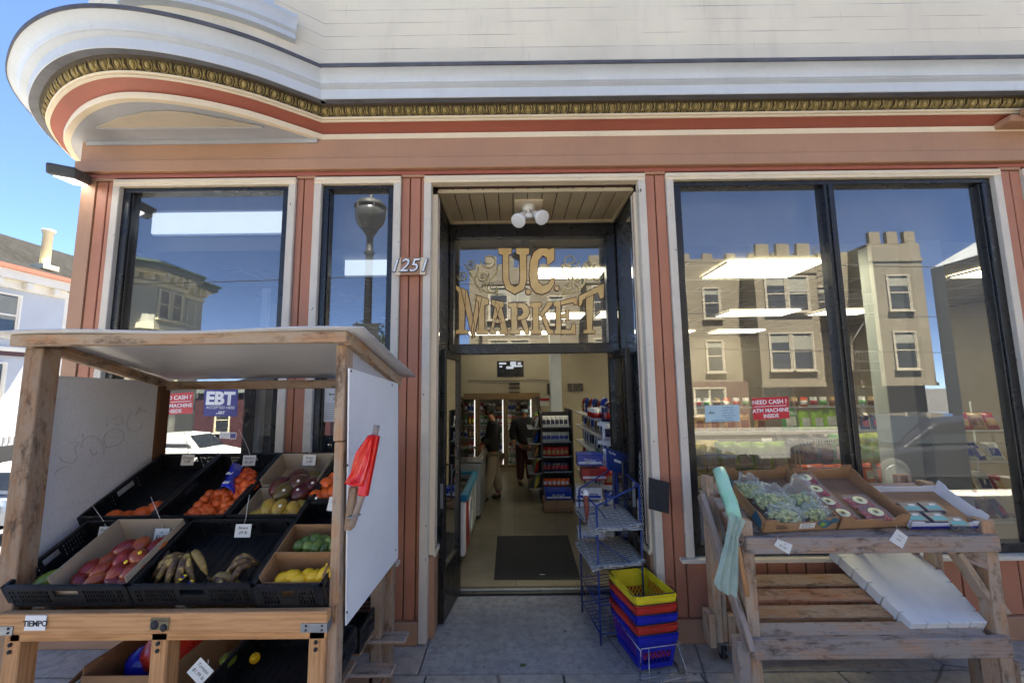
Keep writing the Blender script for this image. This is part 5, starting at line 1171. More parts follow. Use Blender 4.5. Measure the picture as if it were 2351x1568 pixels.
for (px, py), hh, lab in (((1848, 1095), .03, 'clear pack of cherries, farthest back against the left wall of its carton'), ((1873, 1122), .03, 'clear pack of cherries, second from the back on the left of its carton'),
      ((1901, 1151), .03, 'clear pack of cherries in the middle of the left row, half behind the produce bags'), ((1935, 1177), .03, 'clear pack of cherries at the front left of its carton'),
      ((1974, 1148), .045, 'clear pack of cherries with paler fruit showing, upper of the right pair'), ((2011, 1175), .04, 'clear pack of cherries nearest the front right of its carton')):
    p = on2(px, py, hh + .04); Kc(p - N2*.04, (AL2 + random.uniform(-.05, .05), random.uniform(-.04, .04), random.uniform(-.08, .08)), label=lab, group='clear packs of cherries', scale=1)
for (zx, zy), lab in (((1130, 425), 'pack of blueberries at the back left of the low carton'), ((1405, 418), 'pack of blueberries at the back right of the low carton'), ((1180, 555), 'pack of blueberries at the front left of the low carton'),
      ((1480, 558), 'pack of blueberries in the front middle of the low carton'), ((1740, 622), 'pack of blueberries at the front right beside the white flap')):
    p = on2(1898 + zx*.1719, 1090 + zy*.1719, .042); Kb(p - N2*.036, (AL2, 0, random.uniform(-.1, .05)), label=lab, group='packs of blueberries', scale=1)
# clear bags of little pale green heads
def prod_bag(px, py, rx, ry, h, lab, up_=0.04, seed=0):
    random.seed(40 + seed); c = on2(px, py, .03); t = thing('produce_bag', lab, 'bag', c, 'clear bags in the printed carton')
    b = MB()
    for _ in range(110):
        a = random.uniform(0, 6.28); r = random.random()**.5; q = c + Vector((rx*.9*r*math.cos(a), 0, 0)) + V2*(ry*.9*r*math.sin(a)) + N2*(random.uniform(-.01, 1)*h*(1 - r*r*.8)); s_ = random.uniform(.012, .017)
        b.ell(q, (s_, s_*.8, s_*.9), 'sprout', ROT(random.uniform(0, 3), random.uniform(0, 3), 0), 6, 5)
    b.build('contents', t)
    def f(u, v):
        a = 2*math.pi*u; k = math.sin(v*math.pi/2); cr = .012*math.sin(7*a + 9*v + seed) + .008*math.sin(13*a - 14*v) + .006*math.sin(23*a + 5*v)
        q = c + Vector(((rx + cr)*k*math.cos(a)*1.06, 0, 0)) + V2*((ry + cr)*k*math.sin(a)*1.06) + N2*((h + .02)*math.cos(v*math.pi/2) + cr*.8 + .008)
        if math.sin(a) > .3 and v > .2: q += (N2*.9 + V2*.3)*up_*(math.sin(a) - .3)*math.sin(v*3.1)
        return q
    b = MB(); b.grid(f, 44, 14, 'clear_film', True); b.build('film', t)
prod_bag(1722, 1128, .10, .09, .05, 'clear bag of pale green produce at the back left of the printed carton', .05, 1)
prod_bag(1775, 1160, .12, .10, .075, 'clear bag of pale green produce in the middle of the printed carton', .06, 2)
prod_bag(1842, 1160, .11, .10, .08, 'clear bag with a tall crumpled neck beside the cherry carton', .14, 3)
prod_bag(1800, 1190, .11, .07, .06, 'clear bag of pale green produce spilling at the front edge of the carton', .02, 4)
prod_bag(1870, 1188, .09, .06, .06, 'clear bag of pale green produce at the front right of the printed carton', .02, 5)
random.seed(99)
def hang_tag(pts, Y, lab, lines):
    q = [atY(x, y, Y) for x, y in pts]; c = sum(q, Vector())/4; t = thing('price_tag', lab, 'price tag', c, 'handwritten price tags')
    b = MB(); b.slab(q, .002, 'paper'); cd = b.build('card', t); xd = (q[1] - q[0]).normalized(); yd = (q[3] - q[0]).normalized(); b = MB()
    for i, (s_, z_) in enumerate(lines): b.text(s_, c - Vector((0, .001, 0)) + yd*(.012 - .026*i), xd, yd, z_, 'grey_ink', .0005, shear=.2)
    b.build('lettering', cd); b = MB(); b.tube([q[3], q[3] + Vector((.004, .01, .02))], .0012, 'string', 4); b.build('string', t)
hang_tag([(1777, 1251), (1812, 1273), (1820, 1250), (1786, 1237)], 2.722, 'small white price tag with green edge hung on the left of the top rail', [('ea', .012), ('$2.99', .02)])
hang_tag([(2041, 1240), (2072, 1259), (2085, 1232), (2060, 1214)], 2.722, 'diamond tilted white price tag hung in the middle of the top rail', [('Cherry', .013), ('4.99', .018)])
# foam slab leaning under the rail, with notched edges
qa, qb, qc, qd = atY(2094, 1431, 2.79), atY(2268, 1428, 2.80), atY(2116, 1258, 3.33), atY(1908, 1258, 3.32)
nn = (qb - qa).cross(qd - qa).normalized(); nn = nn if nn.z > 0 else -nn
def S2(u, v): return (qa*(1 - u) + qb*u)*(1 - v) + (qd*(1 - u) + qc*u)*v
out = []
for (s0, s1, n_) in (((0, 0), (1, 0), 3), ((1, 0), (1, 1), 5), ((1, 1), (0, 1), 0), ((0, 1), (0, 0), 5)):
    s0, s1 = Vector(s0), Vector(s1); d = s1 - s0; inw = Vector((-d.y, d.x)); out.append(s0)
    for k in range(n_):
        f = (k + .75)/(n_ + .5); w_ = .009; dep = .06 if abs(d.y) > .5 else .035
        out += [s0 + d*(f - w_), s0 + d*(f - w_*.8) + inw*dep, s0 + d*(f + w_*.8) + inw*dep, s0 + d*(f + w_)]
b = MB(); b.slab([S2(p.x, p.y) for p in out], .08, 'foam')
tag(b.build('foam_slab', o=qa, bevel=.004, seg=2), 'white foam packing slab with notched edges leaning inside the right stand', 'foam slab')
# green bag roll on a stick
gb_ = thing('bag_roll', 'roll of pale green plastic bags on a stick clamped to the right stand', 'bag roll', atY(1675, 1140, 2.74))
A, B = atY(1650, 1078, 2.98), atY(1690, 1192, 2.76)
b = MB(); b.tube([A.lerp(B, k/6) + Vector((.003*math.sin(k*2), 0, 0)) for k in range(7)], [.041, .043, .044, .043, .044, .042, .036], 'green_bag', 14); b.build('roll', gb_)
L_ = [atY(x, y, 2.73) for x, y in ((1672, 1175), (1662, 1240), (1650, 1290), (1637, 1335), (1645, 1350))]; R_ = [atY(x, y, 2.75) for x, y in ((1706, 1190), (1690, 1230), (1690, 1290), (1692, 1340), (1690, 1370))]
def gf(u, v):
    k = v*4; i = min(3, int(k)); f = k - i; a = L_[i].lerp(L_[i + 1], f); c = R_[i].lerp(R_[i + 1], f); return a.lerp(c, u) + Vector((0, .012*math.sin(u*17 + v*3) - .02, .004*math.sin(u*11)))
b = MB(); b.grid(gf, 18, 16, 'green_film'); b.build('loose_bag', gb_)
b = MB(); b.tube([atY(1682, 1195, 2.78), atY(1716, 1368, 2.72)], .0145, 'pale_wood', 10); b.build('stick', gb_)
b = MB(); c = atY(1693, 1247, 2.76); b.tube([c + Vector((.026*math.cos(a), .02*math.sin(a), .003*math.cos(a))) for a in [i*math.pi/7 for i in range(14)]], .005, 'galvanised', 6, True); b.build('hose_clamp', gb_)
# little timber shelf behind the cartons, against the window
sh = thing('wooden_shelf', 'small timber shelf with an end block behind the cherry carton', 'shelf', (2.7, 3.2, 0))
p = atY(2040, 1118, 3.22); piece(sh, 'shelf_board', 'red_brown_wood', ((2.5, 3.14, p.z - .02), (p.x + .17, 3.3, p.z)), ((2.5, 3.14, p.z - .09), (p.x + .19, 3.3, p.z - .06)))
q = atY(2080, 1100, 3.26); piece(sh, 'end_block', 'tan_wood', ((q.x - .05, 3.28, q.z - .1), (q.x + .06, 3.32, q.z + .03))); piece(sh, 'leg', 'tan_wood', ((2.52, 3.27, 0), (2.58, 3.32, p.z - .09)), ((q.x, 3.27, 0), (q.x + .05, 3.32, p.z - .09)))
# ================================================================ shopping baskets in a wire stand
bk = R(11); BO = Vector((.955, 3.03, 0)); rb_ = Matrix.Rotation(bk, 3, 'Z')
def make_basket(mat, name='shopping_basket', full=True):
    w, l, h, ti = .30, .43, .23, .80; t = thing(name, '', 'basket')
    def P(x, y, z): k = ti + (1 - ti)*z/h; return Vector((x*k*w/2, l/2 + y*k*l/2, z))
    b = MB()
    for (x0, y0, x1, y1) in ((-1, -1, 1, -1), (1, -1, 1, 1), (1, 1, -1, 1), (-1, 1, -1, -1)):
        n_ = Vector((y1 - y0, -(x1 - x0))).normalized(); o = Vector((n_.x, n_.y, 0))
        b.slab([P(x0, y0, h - .055), P(x1, y1, h - .055), P(x1, y1, h), P(x0, y0, h)], .004, mat)
        b.slab([P(x0, y0, h - .058) + o*.008, P(x1, y1, h - .058) + o*.008, P(x1, y1, h - .012) + o*.008, P(x0, y0, h - .012) + o*.008], .003, mat)
        b.slab([P(x0, y0, h - .012) + o*.010, P(x1, y1, h - .012) + o*.010, P(x1, y1, h - .012), P(x0, y0, h - .012)], .003, mat)
    b.build('rim', t, bevel=.002)
    b = MB(); b.slab([P(-1, -1, 0), P(1, -1, 0), P(1, 1, 0), P(-1, 1, 0)], .004, mat); b.build('bottom', t)
    for (x0, y0, x1, y1) in ((-1, -1, 1, -1), (1, -1, 1, 1), (1, 1, -1, 1), (-1, 1, -1, -1)):
        b = MB(); Q = lambda f, z: P(x0 + (x1 - x0)*f, y0 + (y1 - y0)*f, z)
        b.slab([Q(0, 0), Q(1, 0), Q(1, .03), Q(0, .03)], .003, mat)
        for f0, f1 in ((0, .1), (.9, 1)): b.slab([Q(f0, .03), Q(f1, .03), Q(f1, h - .055), Q(f0, h - .055)], .003, mat)
        if y0 == y1: b.slab([Q(.1, h*.5), Q(.9, h*.5), Q(.9, h - .055), Q(.1, h - .055)], .003, mat)
        zt_ = h*.5 if y0 == y1 else h - .055; W_ = .8*(w if y0 == y1 else l); nl = int(W_/.034)
        for i in range(-3, nl + 1):
            for sgn in (1, -1):
                a0 = i*.034; dz = zt_ - .03; a1 = a0 + dz*.75; c0, c1 = max(a0, 0), min(a1, W_)
                if c1 - c0 < .004: continue
                z0, z1 = .03 + dz*(c0 - a0)/(a1 - a0), .03 + dz*(c1 - a0)/(a1 - a0); F_ = lambda a: .1 + .8*(a/W_ if sgn > 0 else 1 - a/W_)
                p0, p1 = Q(F_(c0), z0), Q(F_(c1), z1); b.tube([p0, p1], .0026, mat, 4, smooth=False)
        b.build('side', t)
    for s_ in (-1, 1):
        b = MB(); b.tube([P(-1, s_*.55, h + .004) + Vector((-.01, 0, 0)), P(-1, s_*.9, h + .006) + Vector((-.012, 0, 0)), P(-.8, s_*1.04, h + .008), P(.8, s_*1.04, h + .008), P(1, s_*.9, h + .006) + Vector((.012, 0, 0)), P(1, s_*.55, h + .004) + Vector((.01, 0, 0))], .0035, 'black_wire', 6)
        b.build('handle', t)
    return t
Ks = {k: Kind(make_basket(k + '_plastic')) for k in ('yellow', 'red', 'blue')}
for i, (k, lab) in enumerate((('blue', 'blue shopping basket at the bottom of the stack in the wire stand'), ('red', 'lower red shopping basket, just above the bottom blue one'), ('blue', 'upper blue shopping basket between two red ones'),
                 ('red', 'upper red shopping basket just beneath the yellow one'), ('yellow', 'yellow shopping basket on top of the stack by the door'))):
    Ks[k](BO + Vector((0, 0, .025 + .062*i)), (0, 0, bk + R((0, 1.2, -.8, .8, 0)[i])), label=lab, group='stacked shopping baskets', scale=1)
b = MB(); P = lambda x, y, z: BO + rb_ @ Vector((x, y, z))
for z in (.012,): b.tube([P(-.16, -.03, z), P(.16, -.03, z), P(.17, .46, z), P(-.17, .46, z)], .004, 'steel_wire', 6, True)
b.tube([P(-.16, -.03, .012), P(-.145, -.035, .20), P(.145, -.035, .20), P(.16, -.03, .012)], .004, 'steel_wire', 6); b.tube([P(-.17, .46, .012), P(-.15, .46, .22), P(.15, .46, .22), P(.17, .46, .012)], .004, 'steel_wire', 6)
b.tube([P(-.09, -.035, .2), P(-.12, -.08, .008), P(.17, -.06, .008), P(.12, -.035, .2)], .0035, 'steel_wire', 6)
for s_ in (-1, 1): b.tube([P(s_*.15, -.03, .19), P(s_*.15, .46, .21)], .0035, 'steel_wire', 6)
tag(b.build('basket_stand', o=BO), 'low chrome wire stand holding the stack of shopping baskets', 'stand')
# ================================================================ newspaper rack
nr = thing('newspaper_rack', 'blue wire newspaper rack with a blue header sign beside the entrance', 'rack', (.78, 3.6, 0))
Bq, Cq, Aq, Dq = Vector((.63, 3.36, 0)), Vector((.985, 3.43, 0)), Vector((.57, 3.84, 0)), Vector((.93, 3.93, 0))
zv = lambda p, z: Vector((p.x, p.y, z)); b = MB()
for p, z in ((Bq, 1.0), (Cq, 1.14), (Aq, 1.02), (Dq, 1.2)):
    b.tube([zv(p, 0), zv(p, z)], .0075, 'rack_blue', 8)
b.tube([zv(Bq, 1.0), zv(Cq, 1.14)], .007, 'rack_blue', 8); b.tube([zv(Aq, 1.02), zv(Dq, 1.2)], .007, 'rack_blue', 8); b.tube([zv(Cq, 1.14), zv(Dq, 1.2)], .006, 'rack_blue', 8); b.tube([zv(Bq, 1.0), zv(Aq, 1.02)], .006, 'rack_blue', 8)
b.tube([zv(Bq, .95), zv(Aq, .8)], .004, 'rack_blue', 6)
b.build('frame', nr); b = MB()
for z in (.82, .55, .28, .08):
    for p, q in ((Bq, Cq), (Cq, Dq), (Dq, Aq), (Aq, Bq)): b.tube([zv(p, z), zv(q, z + .0)], .005, 'rack_blue', 6)
    for k in range(1, 9): f = k/9; b.tube([zv(Bq.lerp(Aq, f), z), zv(Cq.lerp(Dq, f), z)], .003, 'rack_blue', 5)
b.build('shelf', nr); b = MB()
for k in range(1, 8): z = .12 + k*.055; b.tube([zv(Bq, z), zv(Bq, z) + Vector((-.03, .06, -.01)), zv(Aq, z)], .003, 'rack_blue', 5)
b.tube([zv(Bq, .75), zv(Cq, .5)], .004, 'rack_blue', 5); b.tube([zv(Bq, 1.0), zv(Bq, 1.0).lerp(zv(Dq, .6), .8)], .004, 'rack_blue', 5); b.tube([zv(Cq.lerp(Bq, .5), 1.07), zv(Dq, .84)], .004, 'rack_blue', 5)
b.build('side_wire', nr)
qs = [atY(1394, 1077, 3.72), atY(1441, 1092, 3.9), atY(1442, 1044, 3.9), atY(1392, 1027, 3.72)]
b = MB(); b.slab(qs, .008, 'rack_blue'); sg = b.build('header_sign', nr, bevel=.002)
c = sum(qs, Vector())/4; xd = (qs[1] - qs[0]).normalized(); yd = (qs[3] - qs[0]).normalized(); nn = xd.cross(yd).normalized()
b = MB(); b.text('The New York Times', c + yd*.05 + nn*.001, xd, yd, .028, 'sign_white', .0006, bold=.02); b.box(c + nn*.002 + yd*.005, (.1, .002, .022), 'sign_white', Matrix((xd, -nn, yd)).transposed()); b.build('lettering', sg)
b = MB(); b.tube([qs[0].lerp(qs[1], .3), qs[0].lerp(qs[1], .3) + Vector((0, 0, -.4))], .006, 'rack_blue', 6); b.tube([qs[0].lerp(qs[1], .8), qs[0].lerp(qs[1], .8) + Vector((0, 0, -.4))], .006, 'rack_blue', 6); b.build('sign_post', nr)
n = N('newsprint'); v = n.co(); br = n.n('TexBrick', {'Vector': v, 'Color1': srgb(120, 120, 120), 'Color2': srgb(90, 90, 92), 'Mortar': srgb(176, 176, 172), 'Scale': 1., 'Mortar Size': .009, 'Brick Width': .09, 'Row Height': .03}); n.set(col=br.outputs[0], rough=.85); M['newsprint'] = n.m
for z, lab in ((.83, 'folded newspapers lying on the upper shelf of the blue rack'), (.56, 'folded newspapers lying on the lower shelf of the blue rack')):
    b = MB()
    for k in range(3):
        o = Vector((random.uniform(-.015, .015), random.uniform(-.02, .02), z + .008 + k*.011)); a_, c_, d_, e_ = zv(Bq, 0), zv(Cq, 0), zv(Dq, 0), zv(Aq, 0)
        b.grid(lambda u, v: (a_*(1 - u) + c_*u)*(1 - v) + (e_*(1 - u) + d_*u)*v + o + Vector((-.04*(1 - u), -.05*(1 - v), .012*math.sin(u*5 + k) + .01*math.sin(v*6 + k*2) - .03*(1 - u)*(1 - v))), 10, 10, 'newsprint')
    ob = b.build('newspaper', solid=.006, o=zv(Bq, z)); tag(ob, lab, 'newspapers', 'newspapers on the blue rack')
b = MB(); p = atY(1345, 1140, 3.33); b.tube([p + Vector((0, 0, .05)), p, p + Vector((.004, 0, -.1)), p + Vector((0, 0, -.2))], [.01, .022, .02, .004], 'red_brown_print', 8); b.ell(p + Vector((0, 0, .02)), (.024, .02, .035), 'paper', n=10, m=7, dent=.15)
tag(b.build('umbrella', o=p), 'small folded dark red umbrella hanging on the blue newspaper rack', 'umbrella')
# chain on the door frame
ch = MB(); c0, c1 = atY(1469, 1042, 3.45), atY(1478, 1258, 3.42)
for k in range(26):
    p = c0.lerp(c1, k/25); a = k % 2
    ch.tube([p + Vector((.009*math.cos(t)*(1 if a else .25), .009*math.cos(t)*(.25 if a else 1), .017*math.sin(t))) for t in [i*math.pi/5 for i in range(10)]], .0033, 'galvanised', 5, True)
tag(ch.build('chain', o=c0), 'heavy steel chain hanging down the right side of the entrance', 'chain')
c = atY(1468, 1172, 3.44); b = MB(); b.b2((c.x - .012, 3.44, c.z - .09), (c.x + .012, 3.46, c.z + .09), 'steel_wire'); b.b2((c.x - .005, 3.436, c.z - .06), (c.x + .005, 3.441, c.z + .06), 'ink'); tag(b.build('latch_plate', o=c, bevel=.002), 'pale steel latch plate beside the hanging chain', 'latch')
q = [atY(1489, 1168, 3.34), atY(1536, 1180, 3.30), atY(1537, 1108, 3.30), atY(1489, 1096, 3.34)]
b = MB(); b.slab(q, .012, 'mat_rubber'); tag(b.build('board', o=q[0], bevel=.003), 'blank dark board hanging on the door post right of the chain', 'board')
b = MB(); b.slab([Vector((-.22 + .87*0, 4.46, .003)), Vector((.655, 4.44, .003)), Vector((.69, 5.74, .003)), Vector((-.235, 5.74, .003))], .012, 'mat_rubber'); 
tag(b.build('door_mat', o=(.2, 5, 0), bevel=.003), 'large charcoal rubber mat on the shop floor behind the threshold', 'mat')
b = MB()
q = atZ(1197, 1526, .004); b.slab([q + Vector((.035*math.cos(a)*(1 - .1*abs(math.sin(a))), .016*math.sin(a)*(1 + .3*math.cos(a)), .004*math.cos(a))) for a in [k*math.pi/8 for k in range(16)]], .001, 'leaf_green')
tag(b.build('fallen_leaf', o=q), 'green leaf lying on the pavement in front of the entrance', 'leaf')
b = MB(); q = atY(2343, 1400, 3.36)
for (x, y) in ((1180, 1318), (1250, 1290)): pass
q = atZ(1245, 1318, .006); b.slab([q + Vector((-.035, 0, 0)), q + Vector((0, -.012, 0)), q + Vector((.035, 0, 0)), q + Vector((0, .01, 0))], .001, 'paper'); tag(b.build('litter', o=q), 'scrap of white paper lying on the charcoal mat', 'litter')
# ================================================================ gilded lettering on the transom glass
ZQ = lambda x, y, Y=4.2: atY(979.6 + x*.2928, 367.3 + y*.2928, Y)
n = N('gold_leaf'); v = n.co(); n.set(col=n.ramp(n.noise(v, 5, 4, .6), [(.3, srgb(226, 186, 112)), (.7, srgb(244, 214, 150))]), metal=.1, rough=.42); M['gold_leaf'] = n.m
plain('lettering_outline', srgb(96, 34, 26), .5); plain('scroll_gold', srgb(226, 208, 150), .4, .1, 20, metal=.2)
G_ = {'letter_U': [[(560, 690), (668, 690), (668, 738), (643, 745), (645, 930), (658, 975), (692, 995), (722, 975), (730, 930), (728, 745), (700, 738), (700, 690), (805, 690), (805, 738), (783, 745), (785, 935), (765, 1015), (692, 1055), (622, 1015), (597, 940), (595, 745), (565, 738)]],
 'letter_C': [[(1003, 690), (1003, 785), (945, 832), (938, 765), (908, 750), (878, 790), (868, 890), (880, 958), (910, 985), (950, 972), (975, 930), (1003, 922), (1000, 975), (960, 1032), (905, 1055), (850, 1040), (815, 990), (803, 900), (812, 790), (840, 720), (885, 692), (935, 690), (965, 702), (978, 690)]],
 'full_stop': [[(797 + 22*math.cos(a), 1035 + 22*math.sin(a)) for a in [k*math.pi/7 for k in range(14)]], [(1020 + 20*math.cos(a), 1005 + 20*math.sin(a)) for a in [k*math.pi/7 for k in range(14)]]],
 'letter_M': [[(228, 982), (305, 1018), (298, 1330), (325, 1335), (325, 1366), (228, 1366), (228, 1335), (250, 1330), (250, 1040), (232, 1022)], [(265, 1000), (318, 1022), (375, 1290), (358, 1395), (340, 1330)], [(395, 1062), (432, 1082), (372, 1390), (356, 1396), (350, 1330)], [(378, 1055), (485, 1090), (485, 1132), (455, 1140), (455, 1330), (486, 1335), (486, 1366), (388, 1366), (388, 1335), (407, 1330), (407, 1110), (380, 1095)]],
 'letter_A': [[(540, 1110), (575, 1150), (522, 1330), (545, 1335), (545, 1366), (492, 1366), (492, 1335), (503, 1330)], [(508, 1095), (605, 1112), (605, 1150), (590, 1155), (632, 1330), (636, 1366), (570, 1366), (570, 1335), (584, 1330), (545, 1160), (510, 1138)], [(530, 1245), (580, 1245), (590, 1280), (525, 1280)]],
 'letter_R': [[(640, 1120), (715, 1120), (712, 1330), (732, 1335), (732, 1366), (645, 1366), (645, 1335), (662, 1330), (662, 1160), (640, 1155)], [(705, 1120), (765, 1120), (800, 1150), (808, 1195), (790, 1235), (750, 1255), (705, 1258), (705, 1225), (738, 1220), (755, 1195), (745, 1162), (705, 1158)], [(735, 1250), (778, 1245), (800, 1325), (806, 1366), (775, 1366), (765, 1340)]],
 'letter_K': [[(812, 1120), (900, 1115), (900, 1150), (880, 1155), (880, 1330), (900, 1335), (900, 1366), (815, 1366), (815, 1335), (832, 1330), (832, 1158), (812, 1155)], [(945, 1115), (985, 1112), (985, 1135), (900, 1240), (880, 1215), (935, 1140)], [(895, 1215), (925, 1200), (968, 1325), (992, 1335), (992, 1366), (950, 1366)]],
 'letter_E': [[(995, 1110), (1050, 1105), (1055, 1335), (1055, 1366), (1003, 1366), (1003, 1335), (1012, 1330), (1012, 1150), (995, 1145)], [(1050, 1105), (1175, 1075), (1186, 1128), (1160, 1138), (1148, 1118), (1050, 1140)], [(1052, 1210), (1090, 1205), (1090, 1175), (1115, 1170), (1115, 1260), (1090, 1262), (1090, 1240), (1052, 1243)], [(1054, 1330), (1130, 1330), (1140, 1285), (1168, 1285), (1168, 1366), (1054, 1366)]],
 'letter_T': [[(1195, 1065), (1388, 968), (1392, 1080), (1358, 1090), (1345, 1040), (1225, 1100), (1215, 1140), (1192, 1145)], [(1248, 1075), (1310, 1050), (1300, 1330), (1322, 1335), (1322, 1360), (1230, 1360), (1230, 1335), (1255, 1330)]]}
gs = thing('window_lettering', 'gold leaf U.C. MARKET lettering with curling scrolls on the glass above the entrance', 'lettering', ZQ(800, 1050))
for nm, polys in G_.items():
    b = MB(); o_ = MB()
    for k, pl_ in enumerate(polys):
        q = [ZQ(x, y, 4.1985 - k*.0004) for x, y in pl_]; q = q[::-1] if sum((q[i].x*q[(i + 1) % len(q)].z - q[(i + 1) % len(q)].x*q[i].z) for i in range(len(q))) < 0 else q
        b.slab(q, .003, 'gold_leaf'); o_.tube([p + Vector((0, .0035, 0)) for p in q], .0055, 'lettering_outline', 6, True)
    lt = b.build('letter', gs); o_.build('outline', lt)
def spiral(b, cx, cy, r, turns, a0, d, r0=.006, tail=None):
    pts = []
    for k in range(int(turns*16) + 1): f = k/(turns*16); a = a0 + d*2*math.pi*turns*f; rr = r*(.22 + .78*f); pts.append((cx + rr*math.cos(a), cy + rr*math.sin(a)))
    pts += tail or []; b.tube([ZQ(x, y, 4.199) for x, y in pts], [.003 + (r0 - .003)*min(1, i/len(pts)*1.6) for i in range(len(pts))], 'scroll_gold', 5)
for S_ in (1, -1):
    b = MB(); mx = (lambda x: x) if S_ > 0 else (lambda x: 1618 - x); d = 1 if S_ > 0 else -1; A0 = 0 if S_ > 0 else math.pi
    for cx, cy, r, tail in ((345, 820, 45, [(405, 840), (400, 880), (375, 930), (400, 990), (470, 1040), (600, 1052)]), (488, 790, 66, [(560, 820), (545, 880), (500, 935), (470, 985), (480, 1030), (560, 1058)]), (280, 905, 44, [(330, 880), (365, 930), (385, 980), (430, 1040)]), (440, 913, 42, [(486, 890), (470, 960), (430, 1000)]), (520, 1000, 44, [(560, 1010), (545, 1045)])):
        spiral(b, mx(cx), cy, r, 1.45, A0 + d*.4, d, .006, None)
        if tail: b.tube([ZQ(mx(x), y, 4.1995) for x, y in tail], [.0055, .0065, .0065] + [.005]*(len(tail) - 4) + [.003], 'scroll_gold', 5)
    b.build('scroll', gs)
    b = MB()
    for cx, cy in ((345, 820), (462, 808), (275, 905), (440, 915), (515, 975)):
        for k in range(5): a = k*1.256 + .3; b.slab([ZQ(mx(cx) + r_*math.cos(a + t), cy + r_*math.sin(a + t), 4.1975) for r_, t in ((3, 0), (9, -.4), (15, 0), (9, .4))][::-1], .001, 'grey_ink')
    b.build('leaf', gs)
# ---- stickers and signs on the window glass
def gsign(name, lab, cat, pts, mat, Y=None, t=.0012, parts=()):
    Y = Y or GL - .0015; q = [atY(x, y, Y) for x, y in pts]; c = sum(q, Vector())/4; tt = thing(name, lab, cat, c)
    b = MB(); b.slab(q, t, mat); o = b.build('backing', tt); xd = (q[1] - q[0]).normalized(); yd = xd.cross(Vector((0, 1, 0)))*-1; yd = yd if yd.z > 0 else -yd; w = (q[1] - q[0]).length; h = (q[3] - q[0]).length
    b = MB()
    for p in parts:
        o_ = q[0] + xd*(w*p[1]) + yd*(h*p[2]) + Vector((0, -.0006, 0))
        if p[0] == 'box': b.box(o_ + xd*(w*p[3]/2) + yd*(h*p[4]/2), (w*p[3], .0006, h*p[4]), p[5], Matrix((xd, Vector((0, 1, 0)), yd)).transposed())
        else: b.text(p[0], o_, xd, yd, h*p[3], p[4], .0005, bold=(p[5] if len(p) > 5 else 0), space=(p[6] if len(p) > 6 else 1), align='CENTER')
    b.build('lettering', tt); return tt
RS = [('NEED CASH ?', .5, .70, .27, 'sign_white', .02), ('box', .05, .58, .9, .025, 'sign_white'), ('ATM MACHINE', .5, .32, .25, 'sign_white', .02), ('INSIDE', .5, .07, .24, 'sign_white', .02)]
gsign('window_sign', 'red and white cash machine sign on the glass of the right window', 'sign', [(1730, 964), (1813, 960), (1810, 910), (1726, 914)], 'sign_red', parts=RS)
gsign('window_sign', 'red and white cash machine sign in the left window, half behind the shelter post', 'sign', [(358, 953), (442, 949), (444, 900), (361, 905)], 'sign_red', parts=RS)
gsign('window_sign', 'deep blue EBT accepted here sign on the glass of the left window', 'sign', [(467, 955), (545, 956), (546, 890), (469, 890)], 'sign_blue', parts=[('EBT', .46, .42, .62, 'sign_white', .045), ('ACCEPTED HERE', .48, .26, .135, 'sign_white'), ('go', .40, .08, .10, 'sign_white'), ('EBT', .53, .08, .14, 'sign_white', .03)])
gsign('window_sticker', 'small white and blue alarm style sticker below the blue EBT sign', 'sticker', [(504, 1006), (542, 1008), (543, 993), (504, 991)], 'sign_white', parts=[('box', .62, .1, .34, .75, 'sign_blue'), ('ACT', .79, .25, .62, 'sign_white', .03), ('SECURED BY', .3, .5, .26, 'ink'), ('monitored', .3, .15, .26, 'ink')])
gsign('window_sign', 'pale no smoking notice on the glass at the left of the big right window', 'sign', [(1620, 969), (1699, 967), (1697, 929), (1618, 931)], 'pale_notice' if 'pale_notice' in M else (plain('pale_notice', srgb(176, 204, 214), .5, .03) and 'pale_notice'),
      parts=[('Smoking only', .68, .82, .12, 'sign_blue'), ('(1) at the curb, or', .68, .66, .11, 'sign_blue'), ('(2) if no curb,', .68, .5, .11, 'sign_blue'), ('at least 15 ft. from', .68, .34, .11, 'sign_blue'), ('entrances,', .68, .2, .11, 'sign_blue'), ('operable windows, and vents', .5, .05, .12, 'sign_blue'), ('box', .1, .5, .18, .045, 'ink'), ('box', .16, .56, .02, .12, 'ink'), ('box', .2, .6, .07, .02, 'ink')])
gsign('poster', 'white recycling notice taped inside the narrow window, partly behind the post', 'poster', [(738, 968), (812, 968), (812, 872), (744, 872)], 'paper', parts=[('Recycle', .62, .76, .12, 'ink'), ('Beverage Containers', .6, .63, .075, 'ink', .02), ('For Cash', .62, .5, .12, 'ink')] + [('box', .1, .42 - .05*k, .8 - .1*(k % 3), .012, 'grey_ink') for k in range(8)])
# house number
hn = thing('house_number', 'terracotta and cream plate with white slanted numerals 1251 left of the entrance', 'house number', atY(945, 612, D - .03)); a, c = atY(909, 632, D - .04), atY(978, 592, D - .04)
b = MB(); b.b2((a.x + .0, D - .052, a.z), (c.x, D - .027, c.z), 'red_paint'); b.b2((a.x, D - .054, a.z - .001), (a.x + .04, D - .0525, c.z), 'cream_paint'); b.b2((c.x - .045, D - .054, a.z - .001), (c.x, D - .0525, c.z), 'cream_paint'); b.build('plate', hn, bevel=.002)
b = MB(); b.text('1251', ((a.x + c.x)/2, D - .057, a.z + .025), (1, 0, 0), (0, 0, 1), .155, 'pack_black' if 'pack_black' in M else 'ink', .004, shear=.28, space=1.02, bold=.035); b.build('numeral_edge', hn)
b = MB(); b.text('1251', ((a.x + c.x)/2, D - .064, a.z + .025), (1, 0, 0), (0, 0, 1), .155, 'sign_white', .008, shear=.28, space=1.02); b.build('numeral', hn)
